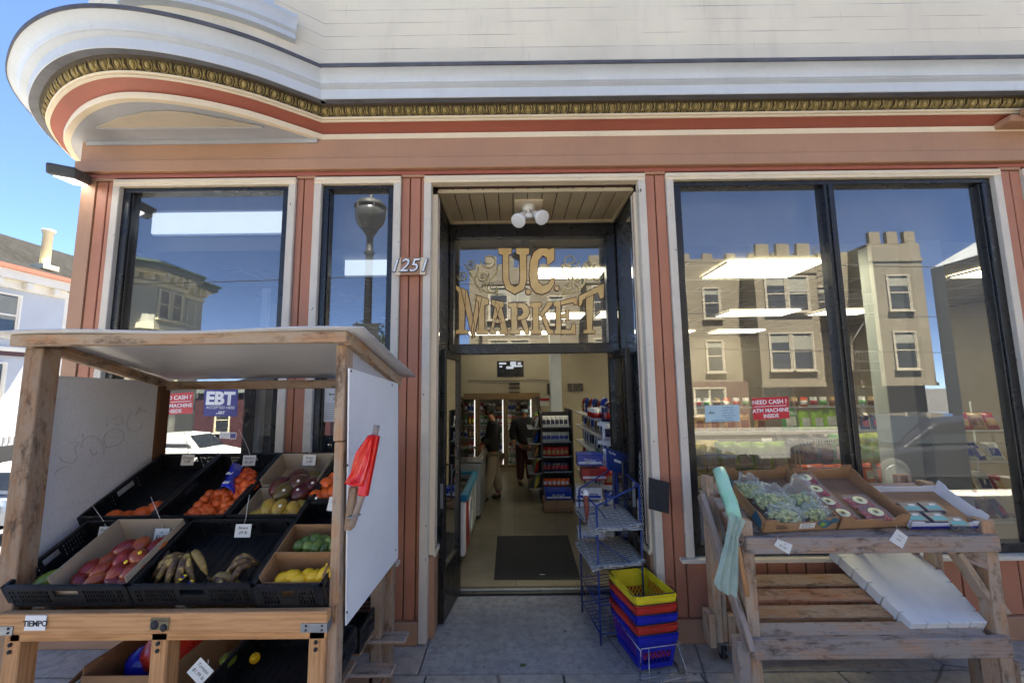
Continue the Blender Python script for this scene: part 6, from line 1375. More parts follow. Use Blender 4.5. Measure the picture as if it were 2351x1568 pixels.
# twin floodlight in the entrance ceiling
fx = thing('spotlight', 'white twin spotlight with motion sensor on the entrance ceiling', 'light', (.2, 3.8, RZ))
p = atY(1213, 472, 3.78); fx.location = p; ORG[fx.name] = p
b = MB(); b.b2((p.x - .13, p.y - .12, RZ - .025), (p.x + .13, p.y + .14, RZ - .012), 'cream_paint'); b.build('backplate', fx); b = MB(); b.lathe([(.055, 0), (.06, .035), (.06, .05)], (p.x, p.y, RZ - .075), 'sign_white', n=20); b.build('base', fx)
for s_, tgt in ((-1, Vector((-.085, -.13, -.16))), (1, Vector((.10, -.13, -.12)))):
    o = Vector((p.x + s_*.03, p.y, RZ - .08)); d = tgt.normalized(); h0 = MB(); h0.tube([o, o + d*.06], .017, 'sign_white', 10); h0.lathe([(.03, .05), (.034, .09), (.062, .155), (.068, .17), (.068, .19), (.06, .192)], o, 'sign_white', d, 20); hh_ = h0.build('lamp_head', fx)
    g = MB(); g.lathe([(.059, .176), (.04, .182), (.02, .186), (.004, .187)], o, 'steel_wire', d, 18); g.build('lens', hh_)
b = MB(); b.lathe([(.012, 0), (.012, .04)], (p.x, p.y - .03, RZ - .12), 'sign_white'); b.lathe([(.03, 0), (.038, .012), (.036, .04), (.02, .05)], (p.x, p.y - .05, RZ - .165), 'sign_white', n=14); b.build('sensor', fx)
# lit floodlight on the side wall
fl = thing('floodlight', 'dark wall floodlight with lit white lens beside the corner of the shop', 'light', (XL - .1, 3.5, 3.6)); q0 = atY(196, 418, 3.5); q1 = atY(139, 391, 3.05)
emis('flood_lens', (.95, .98, 1, 1), .6); b = MB(); d = (q1 - q0); b.bar(q0, q1, .17, .085, 'lamp_grey'); b.build('housing', fl, bevel=.015, seg=2); b = MB(); dn = Vector((0, 0, -.044)); b.bar(q0.lerp(q1, .1) + dn, q0.lerp(q1, .85) + dn, .12, .008, 'flood_lens'); b.build('lens', fl)
b = MB(); b.bar(q0 + Vector((.15, .0, .0)), q0, .05, .05, 'lamp_grey'); b.build('bracket', fl)
# cord looped inside the left window, white flex at the column
c = atY(562, 955, 3.6); b = MB(); b.tube([atY(558, 868, 3.6) + Vector((0, 0, .35)), atY(560, 925, 3.6), c], .004, 'string', 6)
for k in range(4): b.tube([c + Vector((.045*math.cos(a)*(1 - .1*k), .01*k, -.01 + (.055 + .006*k)*math.sin(a))) for a in [i*math.pi/8 for i in range(16)]], .004, 'string', 5, True)
tag(b.build('cord', o=c), 'coiled white cord hanging behind the left window beside the EBT sign', 'cord')
pts = [atY(x, y, 3.75) for x, y in ((2102, 700), (2112, 790), (2122, 860), (2142, 960), (2158, 1050), (2162, 1110), (2152, 1135))]
b = MB(); b.tube([pts[0] + Vector((0, 0, .6))] + pts, .0045, 'string', 6); tag(b.build('cord', o=pts[0]), 'thin white flex hanging in front of the pale column in the right window', 'cord')
# ================================================================ goods inside
PK = dict(yel=srgb(236, 214, 90), lime=srgb(156, 204, 70), green=srgb(90, 160, 90), black=(.02, .02, .022, 1), orange=srgb(220, 96, 46), silver=srgb(206, 212, 218), red=srgb(168, 28, 30), blue=srgb(30, 60, 160), white=srgb(214, 216, 218), olive=srgb(180, 190, 70), brown=srgb(110, 70, 44), tan=srgb(176, 144, 96), navy=srgb(26, 32, 74), pink=srgb(196, 100, 120))
for k, c in PK.items(): 
    n = N('pack_' + k); v = n.co(); n.set(col=n.ramp(n.noise(v, 9, 3, .6), [(.35, scal(c, .75)), (.65, scal(c, 1.15))]), rough=.25); n.bump(n.noise(v, 26, 3), .5, .01); M['pack_' + k] = n.m
def mk_bag(c1, c2, w=.16, h=.22, d=.07, nm='chip_bag', cat='crisp bag', word=None):
    t = thing(nm, '', cat); b = MB()
    def f(s_):
        def g(u, v):
            e = (math.sin(math.pi*u)**.6)*(math.sin(math.pi*v)**.45); return Vector(((u - .5)*w*(1 - .06*math.sin(math.pi*v)), s_*d/2*e, v*h))
        return g
    b.grid(f(-1), 8, 10, 'pack_' + c1); b.grid(lambda u, v: f(1)(1 - u, v), 8, 10, 'pack_' + c1); b.build('bag', t)
    b = MB(); g = f(-1); b.grid(lambda u, v: g(.18 + .64*u, .18 + .42*v) + Vector((0, -.002, 0)), 6, 6, 'pack_' + c2); b.build('label', t)
    if word: b = MB(); b.text(word, (0, -d/2 - .004, h*.7), (1, 0, 0), (0, 0, 1), .045, 'pack_' + ('white' if c1 != 'yel' else 'red'), .001, bold=.02); b.build('lettering', t)
    return t
def rack(lab, x0, x1, y0, y1, zs, mat='black_wire', front=True, cat='rack'):
    t = thing('display_rack', lab, cat, ((x0 + x1)/2, y0, 0)); b = MB()
    for x in (x0, x1):
        for y in (y0, y1): b.tube([(x, y, 0), (x, y, max(zs) + .3)], .009, mat, 6)
    b.build('upright', t)
    for z in zs:
        b = MB(); n_ = max(4, int((x1 - x0)/.06))
        for i in range(n_ + 1): x = x0 + (x1 - x0)*i/n_; b.tube([(x, y0, z), (x, y1, z)], .0025, mat, 4)
        b.tube([(x0, y0, z), (x1, y0, z), (x1, y1, z), (x0, y1, z)], .005, mat, 5, True)
        if front:
            b.tube([(x0, y0 - .01, z + .09), (x1, y0 - .01, z + .09)], .004, mat, 5); b.tube([(x0, y0 - .01, z + .18), (x1, y0 - .01, z + .18)], .003, mat, 5)
            for i in range(0, n_ + 1, 2): x = x0 + (x1 - x0)*i/n_; b.tube([(x, y0 - .01, z), (x, y0 - .01, z + .18)], .003, mat, 4)
        b.build('shelf', t)
    return t
def row(kind, x0, x1, n_, y, z, lab, group, sc=1., lean=.1, zr=0):
    for i in range(n_): kind((x0 + (x1 - x0)*(i + .5)/n_, y + random.uniform(-.015, .015), z + .006), (-lean + random.uniform(-.06, .06), random.uniform(-.06, .06), zr + random.uniform(-.18, .18)), label=lab, group=group, scale=sc*random.uniform(.95, 1.05))
K = {k: Kind(mk_bag(*a)) for k, a in dict(y=('yel', 'silver', .15, .22), l=('lime', 'silver', .15, .22), k=('black', 'brown', .2, .27, .09, 'chip_bag', 'crisp bag', 'KETTLE'), g=('green', 'white', .19, .26, .09, 'chip_bag', 'crisp bag', 'KETTLE'), o=('olive', 'lime', .2, .27, .09, 'chip_bag', 'crisp bag', 'KETTLE'), r=('orange', 'silver', .12, .17), s=('silver', 'blue', .15, .2), rd=('red', 'tan', .13, .2), b=('blue', 'white', .14, .2), w=('white', 'navy', .14, .24), t=('tan', 'brown', .15, .2), n=('navy', 'red', .14, .2)).items()}
xw = lambda px, Y: atY(px, 1040, Y).x
zw = lambda py, Y: atY(1850, py, Y).z
Y1 = 4.0
rack('black wire crisp rack standing behind the left pane of the right window', xw(1583, Y1), xw(1815, Y1), Y1 - .06, Y1 + .25, (zw(1085, Y1), zw(1180, Y1), .3))
row(K['y'], xw(1583, Y1), xw(1650, Y1), 2, Y1 + .03, zw(1085, Y1) - .02, 'yellow and silver crisp bag at the left end of the window rack', 'yellow crisp bags', 1.35); row(K['l'], xw(1655, Y1), xw(1812, Y1), 4, Y1 + .03, zw(1085, Y1) - .02, 'lime green and silver crisp bag in the middle of the window rack', 'lime crisp bags', 1.35)
row(K['n'], xw(1583, Y1), xw(1812, Y1), 5, Y1 + .05, zw(1180, Y1), 'dark blue packet on the lower tier of the window rack', 'dark packets low in the rack', 1.1)
Y2 = 4.15
rack('black wire crisp rack behind the window mullion and the right pane', xw(1825, Y2), xw(2090, Y2), Y2 - .06, Y2 + .28, (zw(1072, Y2) , zw(1105, Y2) - .02, .35), front=False)
row(K['k'], xw(1825, Y2), xw(1925, Y2), 3, Y2 + .08, zw(1072, Y2), 'large black crisp bag in the upper row behind the window', 'black crisp bags', 1.1); row(K['g'], xw(1925, Y2), xw(1965, Y2), 1, Y2 + .08, zw(1072, Y2), 'large green crisp bag beside the window mullion', None, 1.1)
row(K['o'], xw(1982, Y2), xw(2085, Y2), 3, Y2 + .08, zw(1072, Y2), 'large yellow green crisp bag in the right pane of the window', 'yellow green crisp bags', 1.1)
row(K['r'], xw(1822, Y2), xw(2088, Y2), 9, Y2 - .04, zw(1105, Y2) - .01, 'small orange crisp bag in the front row of the wire rack', 'small orange crisp bags', 1.)
Y3 = 5.6
t = rack('long white wire shelf of groceries across the middle of the right window', atY(1590, 990, Y3).x, atY(2105, 990, Y3).x, Y3, Y3 + .35, (zw(990, Y3), zw(935, Y3), zw(1060, Y3), .5), 'white_paint', False, 'shelf')
x0, x1 = atY(1600, 990, Y3).x, atY(2100, 990, Y3).x; L_ = x1 - x0
row(K['t'], x0, x0 + L_*.35, 5, Y3 + .12, zw(990, Y3), 'tan packet at the left end of the white wire shelf', 'tan packets', 1.15); row(K['g'], x0 + L_*.42, x0 + L_*.5, 1, Y3 + .12, zw(990, Y3), 'green bag in the middle of the white wire shelf', None, 1.1); row(K['l'], x0 + L_*.5, x0 + L_*.75, 4, Y3 + .12, zw(990, Y3), 'lime green bag on the white wire shelf', 'lime bags on the white shelf', 1.25)
row(K['n'], x0 + L_*.78, x1, 4, Y3 + .12, zw(990, Y3), 'navy packet at the right end of the white wire shelf', 'navy packets on the white shelf', 1.)
def mk_can(m1, m2, r=.035, h=.11, nm='tin', cat='tin'):
    t = thing(nm, '', cat); b = MB(); b.lathe([(r, 0), (r, h)], (0, 0, 0), 'pack_' + m1, n=12); b.build('can', t); b = MB(); b.lathe([(r*1.01, h*.2), (r*1.01, h*.65)], (0, 0, 0), 'pack_' + m2, n=12); b.build('label', t); return t
KC = [Kind(mk_can(*a)) for a in (('silver', 'red'), ('white', 'green'), ('tan', 'brown'), ('orange', 'white'))]
for i in range(22): KC[i % 4]((x0 + L_*(i + .5)/22, Y3 + .08, zw(935, Y3) + .006), (0, 0, random.random()*6), label='tin or jar on the top tier of the white wire shelf', group='tins on the white shelf', scale=1.15)
for i in range(10): K[('rd', 'b', 't', 'w')[i % 4]]((x0 + L_*(i + .5)/10, Y3 + .1, zw(1060, Y3) + .006), (-.1, 0, random.uniform(-.2, .2)), label='packet on the lower tier of the white wire shelf', group='packets on the lower tier', scale=1.2)
Y4 = 4.55; t = rack('white wire shelves of packets at the far right end of the window', atY(2185, 1100, Y4).x, atY(2345, 1100, Y4).x, Y4, Y4 + .4, tuple(atY(2240, py, Y4).z for py in (990, 1062, 1140, 1200)), 'white_paint', False, 'shelf')
for k, (py, ks) in enumerate(((990, 'rd t'), (1062, 's b'), (1140, 'rd w'), (1200, 'n t'))):
    z = atY(2240, py, Y4).z; ks = ks.split()
    for i in range(5): K[ks[i % 2]]((atY(2195, 1100, Y4).x + .15*i, Y4 + .12, z + .006), (-.5, 0, random.uniform(-.4, .4)), label='packet lying on tier %s of the far right window shelves' % ('one', 'two', 'three', 'four')[k], group='packets on tier %s of the far right shelves' % ('one', 'two', 'three', 'four')[k], scale=1.)
b = MB(); q = atY(1700, 1170, 3.75); b.b2((q.x - .4, 3.62, .62), (q.x + .9, 3.7, .95), 'pack_black'); tag(b.build('panel', o=q, bevel=.01), 'low black panel behind the foot of the right window', 'panel')
# ---- refrigerated cases at the back
fy = 10.1; fc = thing('refrigerated_case', 'lit glass fronted fridges with bronze frames along the back wall', 'fridge', (0, fy, 0))
plain('bronze_frame', srgb(128, 104, 70), .4, .1, 8, metal=.4); zt_, zb_ = atY(1150, 912, fy).z, atY(1150, 1072, fy).z
b = MB(); b.b2((-1.2, fy, 0), (.62, fy + .6, zb_), 'inner_wall'); b.b2((-1.2, fy + .5, zb_), (.62, fy + .6, zt_), 'white_paint'); b.b2((-1.2, fy, zt_), (.62, fy + .6, zt_ + .1), 'bronze_frame'); b.b2((-1.22, fy, zb_), (-1.2, fy + .5, zt_), 'bronze_frame'); b.b2((.62, fy, zb_), (.64, fy + .5, zt_), 'bronze_frame'); b.build('cabinet', fc)
ed = [atY(p, 990, fy).x for p in (1030, 1096, 1161, 1226)]
for a, c in zip(ed, ed[1:]):
    b = MB(); 
    for q in ((a + .01, a + .05, zb_, zt_), (c - .05, c - .01, zb_, zt_), (a + .05, c - .05, zb_, zb_ + .05), (a + .05, c - .05, zt_ - .05, zt_)): b.b2((q[0], fy - .04, q[2]), (q[1], fy, q[3]), 'bronze_frame')
    d_ = b.build('door', fc); g = MB(); g.add([(a + .05, fy - .02, zb_ + .05), (c - .05, fy - .02, zb_ + .05), (c - .05, fy - .02, zt_ - .05), (a + .05, fy - .02, zt_ - .05)], [(0, 1, 2, 3)], 'door_glass'); g.build('pane', d_)
    g = MB(); g.b2((c - .075, fy + .01, zb_ + .06), (c - .055, fy + .03, zt_ - .06), 'case_light'); g.build('strip_light', fc)
    for k in range(5):
        z = zb_ + .05 + (zt_ - zb_ - .1)*k/5; g = MB(); g.b2((a + .05, fy + .05, z), (c - .05, fy + .45, z + .012), 'white_paint'); g.build('shelf', fc)
KB = [Kind(mk_can(m1, m2, .035, .2, 'bottle', 'bottle')) for m1, m2 in (('white', 'blue'), ('brown', 'tan'), ('green', 'white'), ('orange', 'yel'), ('red', 'white'))]
for j, (a, c) in enumerate(zip(ed, ed[1:])):
    for k in range(5):
        for i in range(6): KB[(i//2 + j + k*2) % 5]((a + .1 + (c - a - .2)*i/5, fy + .12, zb_ + .064 + (zt_ - zb_ - .1)*k/5), (0, 0, 0), label='bottle on a shelf of the %s glass door fridge' % ('left', 'middle', 'right')[j], group='bottles in the %s fridge' % ('left', 'middle', 'right')[j], scale=random.uniform(.85, 1.1))
# ---- on the back wall
wy = 10.41; emis('screen', (.02, .025, .03, 1), .05); a, c = atY(1141, 866, 9.6), atY(1202, 828, 9.6)
tv = thing('television', 'wall mounted black screen showing a grey camera picture above the fridges', 'television', a)
b = MB(); b.b2((a.x, 9.6, a.z), (c.x, 9.66, c.z), 'black_metal'); b.b2(((a.x + c.x)/2 - .05, 9.66, a.z + .1), ((a.x + c.x)/2 + .05, 10.4, a.z + .16), 'black_metal'); o = b.build('case', tv, bevel=.005)
plain('screen_dark', (.008, .01, .014, 1), .2); emis('screen_grey', (.35, .38, .42, 1), .1); b = MB(); b.b2((a.x + .02, 9.594, a.z + .03), (c.x - .02, 9.599, c.z - .02), 'screen_dark')
for (u0, v0, u1, v1) in ((.08, .78, .35, .9), (.5, .7, .72, .95), (.78, .75, .9, .9), (.35, .5, .62, .66), (.55, .62, .95, .72), (.1, .6, .2, .7)): b.b2((a.x + (c.x - a.x)*u0, 9.59, a.z + (c.z - a.z)*v0), (a.x + (c.x - a.x)*u1, 9.5935, a.z + (c.z - a.z)*v1), 'screen_grey')
b.build('screen', tv)
for (py0, py1, lab, s_) in ((892, 878, 'upper small dark notice on the wall below the screen', 'WARNING'), (911, 899, 'lower small dark notice on the wall below the screen', 'NOTICE')):
    a, c = atY(1169, py0, wy - .02), atY(1193, py1, wy - .02); b = MB(); b.b2((a.x, wy - .03, a.z), (c.x, wy - .015, c.z), 'pack_black'); b.text(s_, ((a.x + c.x)/2, wy - .032, (a.z + c.z)/2 - .03), (1, 0, 0), (0, 0, 1), .06, 'pack_tan', .001); tag(b.build('notice', o=a), lab, 'notice')
b = MB(); z = atY(1200, 872, wy).z; b.tube([(atY(1075, 872, wy).x, wy - .02, z), (.0, wy - .03, z - .03), (.5, wy - .02, z), (1.1, wy - .03, z - .05)], .008, 'ink', 5); tag(b.build('cable', o=(0, wy, z)), 'dark cable drooping along the back wall under the screen', 'cable')
for px0, px1, py0, py1, lab in ((1256, 1279, 905, 880, 'dark square wall vent left of the slim white column'), (1303, 1338, 898, 880, 'dark wall grille right of the slim white column')):
    a, c = atY(px0, py0, wy), atY(px1, py1, wy); b = MB(); b.b2((a.x, wy - .02, a.z), (c.x, wy, c.z), 'pack_black'); b.build; 
    for k in range(4): x = a.x + (c.x - a.x)*k/3; b.b2((x - .008, wy - .035, a.z), (x + .008, wy - .021, c.z), 'bronze_frame')
    tag(b.build('vent', o=a), lab, 'vent')
b = MB(); a, c = atY(1240, 932, 9.9), atY(1261, 914, 9.9); b.b2((a.x, 9.9, a.z), (c.x, 9.93, c.z), 'paper'); b.b2((a.x, 9.895, c.z - .06), (c.x, 9.899, c.z), 'pack_red'); tag(b.build('poster', o=a), 'small red and white poster beside the right fridge door', 'poster')
# ---- chest freezers along the left
plain('freezer_blue', srgb(34, 120, 160), .35, .1, 6); plain('freezer_red', srgb(170, 24, 40), .35, .15, 6)
for y0, y1, x, zt2, top, lab in ((4.95, 6.35, -.57, .72, 'freezer_blue', 'chest freezer with bright blue rim and red and white side just inside the door'), (6.45, 7.7, -.50, .9, 'steel_wire', 'second chest freezer with steel rim behind the blue one')):
    t = thing('chest_freezer', lab, 'freezer', (x - .35, y0, 0)); b = MB(); b.b2((x - .75, y0, .04), (x, y1, zt2 - .08), 'sign_white' if top == 'freezer_blue' else 'galvanised'); b.build('body', t, bevel=.015)
    b = MB(); b.b2((x - .78, y0 - .02, zt2 - .08), (x + .03, y0 + .05, zt2), top); b.b2((x - .78, y1 - .05, zt2 - .08), (x + .03, y1, zt2), top); b.b2((x - .05, y0 + .05, zt2 - .08), (x + .03, y1 - .05, zt2), top); b.b2((x - .78, y0 + .05, zt2 - .08), (x - .7, y1 - .05, zt2), top); b.build('rim', t, bevel=.01)
    b = MB(); b.b2((x - .7, y0 + .05, zt2 - .03), (x - .05, y1 - .05, zt2 - .02), 'door_glass'); b.build('lid', t)
    b = MB()
    for i in range(7):
        for j in range(4): b.box((x - .62 + j*.16, y0 + .15 + i*(y1 - y0 - .3)/6, zt2 - .1), (.13, .14, .05), 'pack_' + ('tan', 'pink', 'brown', 'white', 'yel')[(i*3 + j) % 5], ROT(0, 0, random.uniform(-.4, .4)))
    b.build('ice_cream', t)
    if top == 'freezer_blue':
        b = MB(); b.b2((x + .0005, y0 + .015, .06), (x + .003, y0 + .10, zt2 - .1), 'sign_white')
        b.slab([(x + .003, y0 + .1, .06), (x + .003, y0 + .5, .06), (x + .003, y0 + .35, zt2 - .1), (x + .003, y0 + .1, zt2 - .1)], .002, 'freezer_red'); b.slab([(x + .003, y0 + .52, .06), (x + .003, y1 - .1, .06), (x + .003, y1 - .1, zt2 - .1), (x + .003, y0 + .38, zt2 - .1)], .002, 'pack_silver')
        b.tube([Vector((x + .005, y0 + .6 + .2*math.cos(a) , .34 + .2*math.sin(a))) for a in [k*math.pi/8 for k in range(17)]], .012, 'pack_white', 5); b.build('graphic', t)
# ---- snack rack in the aisle
t = thing('snack_rack', 'tall crowded snack rack in the middle of the aisle', 'rack', (.75, 7.6, 0)); ax0, ax1, ay = .46, .98, 7.3
b = MB(); b.b2((ax0, ay, 0), (ax0 + .03, ay + .9, 1.5), 'bronze_metal'); b.b2((ax1, ay, 0), (ax1 + .03, ay + .9, 1.55), 'bronze_metal'); b.b2((ax0 + .03, ay + .4, 0), (ax1, ay + .43, 1.5), 'bronze_metal'); b.build('frame', t)
for z in (.25, .5, .75, 1.0, 1.25): b = MB(); b.b2((ax0 + .031, ay, z), (ax1 - .001, ay + .39, z + .015), 'galvanised'); b.b2((ax0 - .22, ay + .05, z - .03), (ax0 - .001, ay + .85, z - .015), 'galvanised'); b.build('shelf', t)
cols = ['s', 'n', 'rd', 'rd', 'r']
for k, z in enumerate((1.26, 1.01, .76, .51, .26)):
    for i in range(6): K[(['w', 's', 'rd', 'n', 'r'][k])]((ax0 + .06 + i*.075, ay + .05, z + .01), (-.2, 0, random.uniform(-.1, .1)), label='snack packet facing the door on the %s shelf of the aisle rack' % ('top', 'second', 'middle', 'fourth', 'bottom')[k], group='packets on the %s shelf of the aisle rack' % ('top', 'second', 'middle', 'fourth', 'bottom')[k], scale=.75)
    for i in range(6): K[('s', 'b', 't', 'rd', 'y', 'g')[(i + k) % 6]]((ax0 - .11, ay + .12 + i*.13, z - .04), (-.35, 0, R(-90) + random.uniform(-.2, .2)), label='mixed snack packet on the aisle side of the snack rack', group='packets on the aisle side of the rack', scale=1.1)
def gbox(lab, c, s_, m1, word=None, rz=0, m2='pack_white'):
    t = thing('carton', lab, 'box', Vector(c) - Vector((0, 0, s_[2]/2))); rm = ROT(0, 0, rz); b = MB(); b.box(c, s_, m1, rm); o = b.build('body', t, bevel=.003); b = MB(); f = Vector(c) + rm @ Vector((0, -s_[1]/2 - .001, 0)); b.box(f + Vector((0, 0, -s_[2]*.25)), (s_[0]*.9, .001, s_[2]*.2), m2, rm)
    if word: b.text(word, f + Vector((0, -.0015, -.02)), rm @ Vector((1, 0, 0)), (0, 0, 1), s_[2]*.4, m2, .001, bold=.02)
    b.build('print', o); return t
gbox('brown cardboard box on the floor at the foot of the snack rack', (.68, 6.95, .09), (.46, .35, .17), 'cardboard', None, 0, 'card_inside'); gbox('blue printed snack box on top of the brown box by the snack rack', (.69, 6.95, .25), (.42, .3, .13), 'pack_blue', 'RUFFLES')
# ---- household shelves on the right of the aisle
sx = 1.02; t = thing('shop_shelving', 'white brackets and shelves of household goods at the right of the aisle', 'shelves', (sx, 5, 0)); b = MB(); b.b2((sx + .42, 4.75, 0), (sx + .46, 6.9, 1.7), 'inner_wall'); b.b2((sx + .1, 4.72, 0), (sx + .46, 4.75, 1.7), 'bronze_metal'); b.build('back_panel', t)
zsh = (.12, .36, .62, .85, 1.08, 1.32, 1.52)
for z in zsh: b = MB(); b.b2((sx - .02, 4.76, z), (sx + .42, 6.9, z + .02), 'sign_white'); b.slab([(sx - .1, 4.7, z + .018), (sx + .3, 4.7, z + .018), (sx + .3, 4.7, z - .08), (sx + .1, 4.7, z - .06), (sx - .1, 4.7, z - .02)][::-1], .01, 'sign_white'); b.build('shelf', t)
for k, z in enumerate(zsh):
    for i in range(10):
        kk = (('w', 'w', 's'), ('w', 'b', 'w'), ('w', 's', 'b'), ('rd', 'g', 'y'), ('w', 's', 'w'), ('w', 't', 's'), ('rd', 'n', 'b'))[k][i % 3]
        K[kk]((sx + .08, 4.85 + i*.2, z + .022), (-.1, 0, R(-90) + random.uniform(-.25, .25)), label='packet on the %s shelf of the household shelving right of the aisle' % ('lowest', 'second', 'third', 'fourth', 'fifth', 'sixth', 'top')[k], group='packets on the %s household shelf' % ('lowest', 'second', 'third', 'fourth', 'fifth', 'sixth', 'top')[k], scale=random.uniform(1., 1.35))
hx = [(1350, 1128, 'upper white and blue box of bin bags behind the newspaper rack', 'pack_white', 'Complete'), (1350, 1160, 'lower white and blue box of bin bags behind the newspaper rack', 'pack_white', 'Glad'), (1352, 1052, 'bright blue box on the household shelving', 'pack_blue', 'Ziploc'), (1362, 1085, 'long red box on the household shelving', 'pack_red', None), (1355, 1225, 'white and blue box on the lowest visible household shelf', 'pack_white', 'Kleenex')]
for px, py, lab, m_, wd in hx: p = atY(px, py, 4.62); gbox(lab, p, (.27, .2, .12), m_, wd, R(-4), 'pack_blue' if m_ == 'pack_white' else 'pack_white')
for k, z in enumerate(zsh[1:]):
    for i in range(4): K[(('w', 's'), ('b', 'w'), ('rd', 't'), ('s', 'w'), ('w', 's'), ('n', 'rd'))[k][i % 2]]((sx + .0 + i*.1, 4.66 + .02*(i % 2), z + .022), (-.08, 0, random.uniform(-.3, .3)), label='packet crowding the near end of the %s household shelf' % ('second', 'third', 'fourth', 'fifth', 'sixth', 'top')[k], group='packets at the near end of the %s household shelf' % ('second', 'third', 'fourth', 'fifth', 'sixth', 'top')[k], scale=random.uniform(.75, .95))
# small jars on top
for i in range(16): KC[0]((sx - .08 + (i % 4)*.09, 4.85 + (i//4)*.11, 1.545), (0, 0, i), label='small jar crowded on top of the household shelving', group='jars on top of the shelving', scale=1.2)
# ================================================================ people in the shop
for nm, c, r_ in (('skin_tone', srgb(170, 118, 90), .5), ('black_hair', (.01, .009, .009, 1), .5), ('black_cloth', (.012, .012, .015, 1), .85), ('beige_cloth', srgb(150, 138, 120), .85), ('maroon_cloth', srgb(64, 34, 32), .85), ('shoe', (.012, .012, .012, 1), .5), ('mask_blue', srgb(150, 180, 194), .7), ('face_dark', (.02, .012, .01, 1), .5)): plain(nm, c, r_, .15, 8)
def skin_mesh(name, parent, pts, edges, mat, root=0, sub=2):
    me = bpy.data.meshes.new(name); me.from_pydata([Vector(p[:3]) for p in pts], edges, []); me.materials.append(M[mat]); o = bpy.data.objects.new(name, me); COL.objects.link(o); o.parent = parent
    sk = o.modifiers.new('skin', 'SKIN'); sk.use_smooth_shade = True
    for i, p in enumerate(pts):
        sv = me.skin_vertices[0].data[i]; r = p[3]; sv.radius = r if hasattr(r, '__len__') else (r, r); sv.use_root = (i == root)
    sb = o.modifiers.new('sub', 'SUBSURF'); sb.levels = sb.render_levels = sub; return o
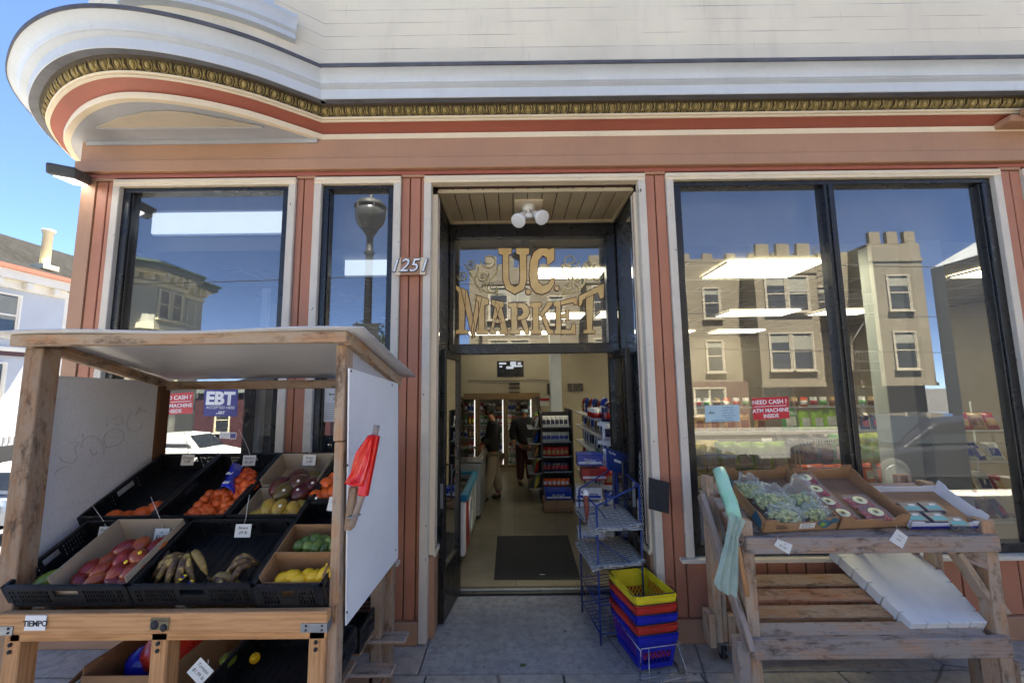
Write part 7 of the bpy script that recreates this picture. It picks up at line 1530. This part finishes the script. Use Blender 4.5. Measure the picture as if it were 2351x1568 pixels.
def person(lab, loc, rz, coat, trousers, mask=False, arms=((.22, -.05, .95), (.25, -.1, .95)), head_tilt=.03, step=.1, sc=.93):
    """local frame: faces -y"""
    t = thing('person', lab, 'person', (0, 0, 0)); H_ = head_tilt
    sk_pts = [(0, 0, .93, .07), (0, .0, 1.12, .07), (0, .02, 1.34, .08), (0, .0, 1.47, .05), (0, -H_, 1.57, .062), (0, -H_*1.6, 1.66, .07),
              (.15, .02, 1.36, .03), (-.15, .02, 1.36, .03), (arms[0][0], arms[0][1]*.3 + .02, 1.12, .03), (arms[0][0], arms[0][1] - .08, arms[0][2], .03), (-arms[1][0], arms[1][1]*.3 + .02, 1.12, .03), (-arms[1][0], arms[1][1] - .08, arms[1][2], .03),
              (.09, 0, .86, .05), (.10, -step*.5, .48, .045), (.10, -step, .09, .04), (-.09, 0, .86, .05), (-.10, step*.5, .48, .045), (-.10, step, .09, .04), (.10, -step - .1, .03, .035), (-.10, step - .1, .03, .035)]
    sk_e = [(0, 1), (1, 2), (2, 3), (3, 4), (4, 5), (2, 6), (2, 7), (6, 8), (8, 9), (7, 10), (10, 11), (0, 12), (12, 13), (13, 14), (0, 15), (15, 16), (16, 17), (14, 18), (17, 19)]
    body = skin_mesh('body', t, sk_pts, sk_e, 'skin_tone')
    big = lambda i, k: tuple(sk_pts[i][:3]) + (tuple([sk_pts[i][3]*k*q for q in (1, 1)]),)
    skin_mesh('jacket', t, [(0, .01, .84, (.21, .17)), (0, .0, 1.1, (.2, .16)), (0, .02, 1.32, (.21, .16)), (0, .01, 1.46, (.08, .08)), (.2, .02, 1.36, .095), (-.2, .02, 1.36, .095), (arms[0][0] + .01, arms[0][1]*.3 + .02, 1.12, .085), (arms[0][0], arms[0][1] - .06, arms[0][2] + .05, .06), (-arms[1][0] - .01, arms[1][1]*.3 + .02, 1.12, .085), (-arms[1][0], arms[1][1] - .06, arms[1][2] + .05, .06)],
              [(0, 1), (1, 2), (2, 3), (2, 4), (2, 5), (4, 6), (6, 7), (5, 8), (8, 9)], coat)
    skin_mesh('trousers', t, [(0, 0, .9, (.19, .15)), (.09, 0, .8, .125), (.10, -step*.5, .47, .1), (.10, -step, .10, .08), (-.09, 0, .8, .125), (-.10, step*.5, .47, .1), (-.10, step, .10, .08)], [(0, 1), (1, 2), (2, 3), (0, 4), (4, 5), (5, 6)], trousers)
    for s_, st in ((1, -step), (-1, step)):
        skin_mesh('shoe', t, [(s_*.10, st + .04, .045, .045), (s_*.10, st - .06, .04, .045), (s_*.10, st - .15, .03, .035)], [(0, 1), (1, 2)], 'shoe')
        hx_, hy_, hz_ = (arms[0] if s_ > 0 else arms[1]); hp = Vector((s_*hx_, hy_ - .09, hz_ - .02)); b = MB(); b.ell(hp, (.024, .036, .045), 'skin_tone', n=10, m=8)
        for k in range(4): b.tube([hp + Vector((0, -.024 + k*.016, -.03)), hp + Vector((-s_*.008, -.026 + k*.017, -.065 - (.008 if k in (1, 2) else 0))), hp + Vector((-s_*.02, -.026 + k*.016, -.085))], .0085, 'skin_tone', 6, r2=.006)
        b.tube([hp + Vector((0, -.03, .0)), hp + Vector((-s_*.01, -.05, -.02)), hp + Vector((-s_*.012, -.052, -.045))], .009, 'skin_tone', 6, r2=.007); b.build('hand', t)
    hc = Vector((0, -H_*1.4, 1.63)); b = MB(); b.ell(hc + Vector((0, .022, .035)), (.102, .108, .112), 'black_hair', n=16, m=12, dent=.05)
    for k in range(26): a = random.uniform(0, 6.28); b.ell(hc + Vector((.075*math.cos(a), .02 + .085*math.sin(a), .07 + random.uniform(-.03, .05))), (.028, .028, .024), 'black_hair', n=7, m=5)
    b.v = [v_ if not (v_.y < hc.y - .05 and v_.z < hc.z + .05) else Vector((v_.x, hc.y - .045, v_.z)) for v_ in b.v]; b.build('hair', t)
    b = MB()
    b.ell(hc + Vector((0, -.088, -.002)), (.012, .02, .02), 'skin_tone', n=8, m=6)
    for s_ in (-1, 1): b.ell(hc + Vector((s_*.083, .0, 0)), (.01, .02, .028), 'skin_tone', n=8, m=6); b.ell(hc + Vector((s_*.03, -.078, .018)), (.013, .006, .006), 'face_dark', n=8, m=6); b.box(hc + Vector((s_*.03, -.08, .036)), (.03, .006, .005), 'face_dark')
    b.box(hc + Vector((0, -.078, -.04)), (.034, .008, .006), 'maroon_cloth'); b.build('face', t)
    if mask: b = MB(); b.grid(lambda u, v: hc + Vector(((u - .5)*.14, -.092 + .05*(2*u - 1)**2 - .012*math.sin(math.pi*v), -.075 + .075*v)), 10, 6, 'mask_blue'); b.build('mask', t, solid=.003)
    t.location = loc; t.rotation_euler = (0, 0, rz); t.scale = (sc,)*3; return t
p = atZ(1132, 1146, 0); person('person in a black jacket and pale trousers standing in profile facing left by the freezers', (p.x, p.y, 0), R(-78), 'black_cloth', 'beige_cloth', arms=((.2, -.16, 1.0), (.2, -.14, 1.0)), head_tilt=.07, step=.14, sc=.935)
p = atZ(1206, 1113, 0); person('person in dark clothes and a face mask standing facing the door', (p.x, p.y, 0), R(12), 'black_cloth', 'maroon_cloth', mask=True, arms=((.24, -.12, .98), (.27, -.02, .92)), head_tilt=.0, step=.05, sc=.925)
